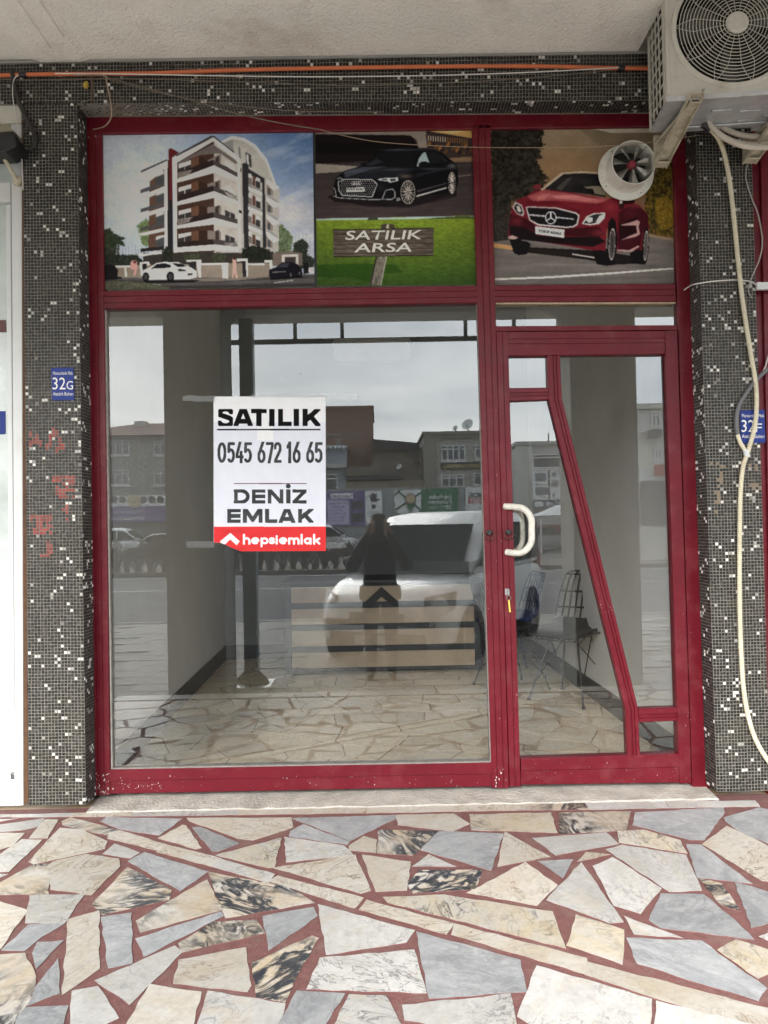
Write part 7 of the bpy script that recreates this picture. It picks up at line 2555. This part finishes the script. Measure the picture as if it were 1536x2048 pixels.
# ================================================================ THE PHOTOGRAPHER (seen in the glass)
def person():
    yb_ = -3.80
    zg_ = Z0 + slope * (yb_ - EDGE) + 0.012
    x0_ = P(757, 1045, 0).x
    t = empty('person', (x0_, yb_, zg_), 'person in a black jacket and dark jeans holding up a phone', 'person')
    V, E, Rr = [], [], []

    def v(x, y, z, r_, par=None):
        V.append((x0_ + x, yb_ + y, zg_ + z))
        Rr.append(r_ if isinstance(r_, tuple) else (r_, r_))
        if par is not None: E.append((par, len(V) - 1))
        return len(V) - 1
    pel = v(0, 0, 0.86, (0.165, 0.120))
    wai = v(0, 0.0, 1.00, (0.185, 0.130), pel)
    che = v(0, 0.0, 1.17, (0.205, 0.140), wai)
    sho = v(0, -0.01, 1.30, (0.150, 0.105), che)
    nek = v(0, 0.02, 1.385, 0.062, sho)
    hd0 = v(0, 0.045, 1.45, 0.082, nek)
    hd1 = v(0, 0.050, 1.53, 0.098, hd0)
    hd2 = v(0, 0.030, 1.60, 0.085, hd1)
    hd3 = v(0, 0.025, 1.635, 0.04, hd2)
    for s in (1, -1):
        sh_i = v(s * 0.175, 0.0, 1.295, 0.078, sho)
        el0 = v(s * 0.248, 0.03, 1.17, 0.078, sh_i)
        elb = v(s * 0.292, 0.07, 1.075, 0.068, el0)
        fa = v(s * 0.215, 0.12, 1.24, 0.062, elb)
        wr = v(s * 0.115, 0.165, 1.415, 0.040, fa)
        pa_ = v(s * 0.095, 0.183, 1.470, (0.022, 0.034), wr)
        for k in range(4):
            dz = 0.036 - k * 0.021
            f0 = v(s * 0.092, 0.196, 1.492 + dz, 0.0095, pa_)
            f1 = v(s * 0.078, 0.212 - 0.002 * k, 1.500 + dz, 0.0088, f0)
            v(s * (0.052 + 0.004 * k), 0.2125, 1.503 + dz, 0.0078, f1)
        th0 = v(s * 0.080, 0.178, 1.482, 0.0125, pa_)
        v(s * 0.050, 0.186, 1.500, 0.0095, th0)
        hip = v(s * 0.092, 0.0, 0.80, 0.112, pel)
        thi = v(s * 0.098, 0.01, 0.64, 0.094, hip)
        kne = v(s * 0.100, 0.015, 0.46, 0.068, thi)
        cal = v(s * 0.102, -0.005, 0.32, 0.068, kne)
        ank = v(s * 0.104, -0.005, 0.085, 0.052, cal)
        hee = v(s * 0.106, 0.03, 0.045, (0.048, 0.044), ank)
        v(s * 0.114, 0.165, 0.034, (0.042, 0.030), hee)
    me = bpy.data.meshes.new('person_body')
    me.from_pydata(V, E, [])
    o = bpy.data.objects.new('body', me)
    COL.objects.link(o)
    sk_ = o.modifiers.new('skin', 'SKIN')
    sk_.branch_smoothing = 0.3
    sb = o.modifiers.new('sub', 'SUBSURF')
    sb.levels = sb.render_levels = 2
    for i, q in enumerate(me.skin_vertices[0].data):
        q.radius = Rr[i]
        q.use_root = (i == 0)
    dg = bpy.context.evaluated_depsgraph_get()
    dg.update()
    me2 = bpy.data.meshes.new_from_object(o.evaluated_get(dg))
    o.modifiers.clear()
    o.data = me2
    jac = mat('black_jacket', (0.016, 0.016, 0.018), 0.75, var=0.3, scale=18, bump=0.4, bscale=40)
    jea = mat('dark_jeans', (0.022, 0.027, 0.045), 0.85, var=0.3, scale=25)
    ski = mat('skin', (0.42, 0.25, 0.18), 0.55)
    hai = mat('dark_hair', (0.012, 0.010, 0.009), 0.7)
    sho_m = mat('black_shoe', (0.02, 0.02, 0.02), 0.5)
    me2.materials.clear()
    for m_ in (jac, jea, ski, hai, sho_m): me2.materials.append(m_)
    for p_ in me2.polygons:
        c_ = p_.center
        x, y, z = c_.x - x0_, c_.y - yb_, c_.z - zg_
        k = 0
        if z < 0.075: k = 4
        elif z < 0.80: k = 1
        elif z > 1.40 and abs(x) < 0.13 and y < 0.15: k = 2 if (y > 0.045 and z < 1.58) else 3
        elif z > 1.43 and y > 0.15: k = 2
        p_.material_index = k
        p_.use_smooth = True
    o.parent = t
    o.matrix_parent_inverse = t.matrix_basis.inverted()
    # face: nose, ears, eyes, mouth
    hx = Vector((x0_, yb_, zg_))
    MB().lathe([(0.001, 0.03), (0.010, 0.02), (0.016, 0.0), (0.010, -0.02)], hx + Vector((0, 0.150, 1.515)), (0, -.25, 1), 10).build('nose', ski, t, smooth=True)
    for s in (1, -1):
        MB().lathe([(0.001, -.010), (0.016, -.006), (0.026, 0), (0.016, .006), (.001, .010)], hx + Vector((s * 0.100, 0.04, 1.52)), (1, .3 * s, 0), 12).build('ear', ski, t, smooth=True)
        MB().lathe([(0.001, .012), (.009, .008), (.012, 0), (.009, -.008), (.001, -.012)], hx + Vector((s * 0.034, 0.137, 1.535)), (0, 1, 0), 10).build('eye', mat('eye_dark', (0.03, 0.02, 0.02), 0.2), t, smooth=True)
    MB().tube([hx + Vector((-.025, .136, 1.468)), hx + Vector((0, .143, 1.466)), hx + Vector((.025, .136, 1.468))], 0.005, 6).build('mouth', mat('lip', (0.30, 0.12, 0.10), 0.5), t, smooth=True)
    hm = MB()
    # jacket hem as a belt of cloth over the hips
    hm.lathe([(0.165, 0.0), (0.204, -0.02), (0.212, -0.10), (0.205, -0.15), (0.160, -0.15)], hx + Vector((0, 0, 0.93)), (0, 0, 1), 28, cap=False)
    for i in range(len(hm.v)):
        x, y, z = hm.v[i]
        hm.v[i] = (x, yb_ + (y - yb_) * 0.78, z)
    hm.build('jacket_hem', jac, t, smooth=True)
    return x0_, yb_, zg_


px_, py_, pz_ = person()
ph = empty('phone', (CAM.x, CAM.y - 0.02, CAM.z), 'black phone held up by the person in the reflection', 'phone')
MB().box((CAM.x - 0.038, CAM.y - 0.028, CAM.z - 0.125), (CAM.x + 0.038, CAM.y - 0.019, CAM.z + 0.032)).build('body', BLACK, ph, bevel=0.004)
MB().box((CAM.x - 0.034, CAM.y - 0.0295, CAM.z - 0.12), (CAM.x + 0.034, CAM.y - 0.0281, CAM.z + 0.027)).build('screen', mat('phone_screen', (0.02, 0.025, 0.03), 0.1), ph)
for dz in (0.0, -0.022):
    MB().lathe([(0.001, 0.0), (0.008, 0.0), (0.008, 0.002), (0.001, 0.002)], (CAM.x - 0.02, CAM.y - 0.0188, CAM.z + dz), (0, 1, 0), 16).build('lens', mat('lens_glass', (0.01, 0.01, 0.015), 0.05), ph)

# ================================================================ SMALL MARKS: flecks of paint and dirt
def flecks(name, spots, m, parent, y, seed, nrm=(0, -1, 0)):
    """little ragged blots on the plane y; spots: u0 v0 u1 v1 count smin smax"""
    r_ = random.Random(seed)
    mb = MB()
    for (u0, v0, u1, v1, n, a0, a1) in spots:
        for _ in range(n):
            c_ = P(r_.uniform(u0, u1), r_.uniform(v0, v1), y)
            s_ = r_.uniform(a0, a1)
            el = r_.uniform(0.6, 2.0)
            k_ = r_.randrange(5, 8)
            pts = []
            for q in range(k_):
                t_ = -2 * math.pi * q / k_
                rr_ = s_ * r_.uniform(0.6, 1.2)
                pts.append(c_ + Vector((math.cos(t_) * rr_, 0, math.sin(t_) * rr_ * el)))
            mb.add(pts, [tuple(range(k_))[::-1]])
    o = mb.build(name, m, parent)
    return tag(o, kind='stuff')


FLK = mat('white_fleck', (0.62, 0.56, 0.54), 0.8)
flecks('paint_flecks', [(222, 1552, 980, 1585, 60, .0008, .0022), (188, 1545, 218, 1588, 40, .001, .003), (222, 1565, 330, 1588, 25, .0008, .0022)], FLK, sf, YF - 0.0012, 3)
flecks('paint_flecks', [(990, 1530, 1015, 1574, 18, .0008, .003), (170, 250, 200, 300, 4, .001, .003), (186, 300, 215, 1500, 16, .0006, .0016), (960, 700, 1015, 1500, 20, .0006, .0016)], FLK, sf, YF - 0.0014, 4)
flecks('paint_flecks', [(1022, 900, 1040, 1560, 16, .0006, .0018), (1045, 1525, 1355, 1562, 22, .0006, .0018), (1362, 1200, 1382, 1560, 14, .0006, .002), (1018, 1060, 1040, 1110, 6, .001, .002)], FLK, dr, YD - 0.0012, 5)
flecks('scratches', [(1200, 1195, 1222, 1228, 16, .0006, .0016), (1212, 1195, 1232, 1232, 12, .0006, .0016)], FLK, dr, YD2 - 0.0012, 6)
flecks('glass_specks', [(230, 640, 950, 1000, 16, .0006, .0016), (500, 720, 620, 760, 6, .0008, .0022), (440, 690, 456, 780, 5, .001, .003)], BLACK, sf, YG - 0.002, 8)
flecks('glass_specks', [(230, 900, 960, 1500, 24, .0005, .0014), (600, 800, 720, 806, 10, .0008, .002)], FLK, sf, YG - 0.0022, 9)
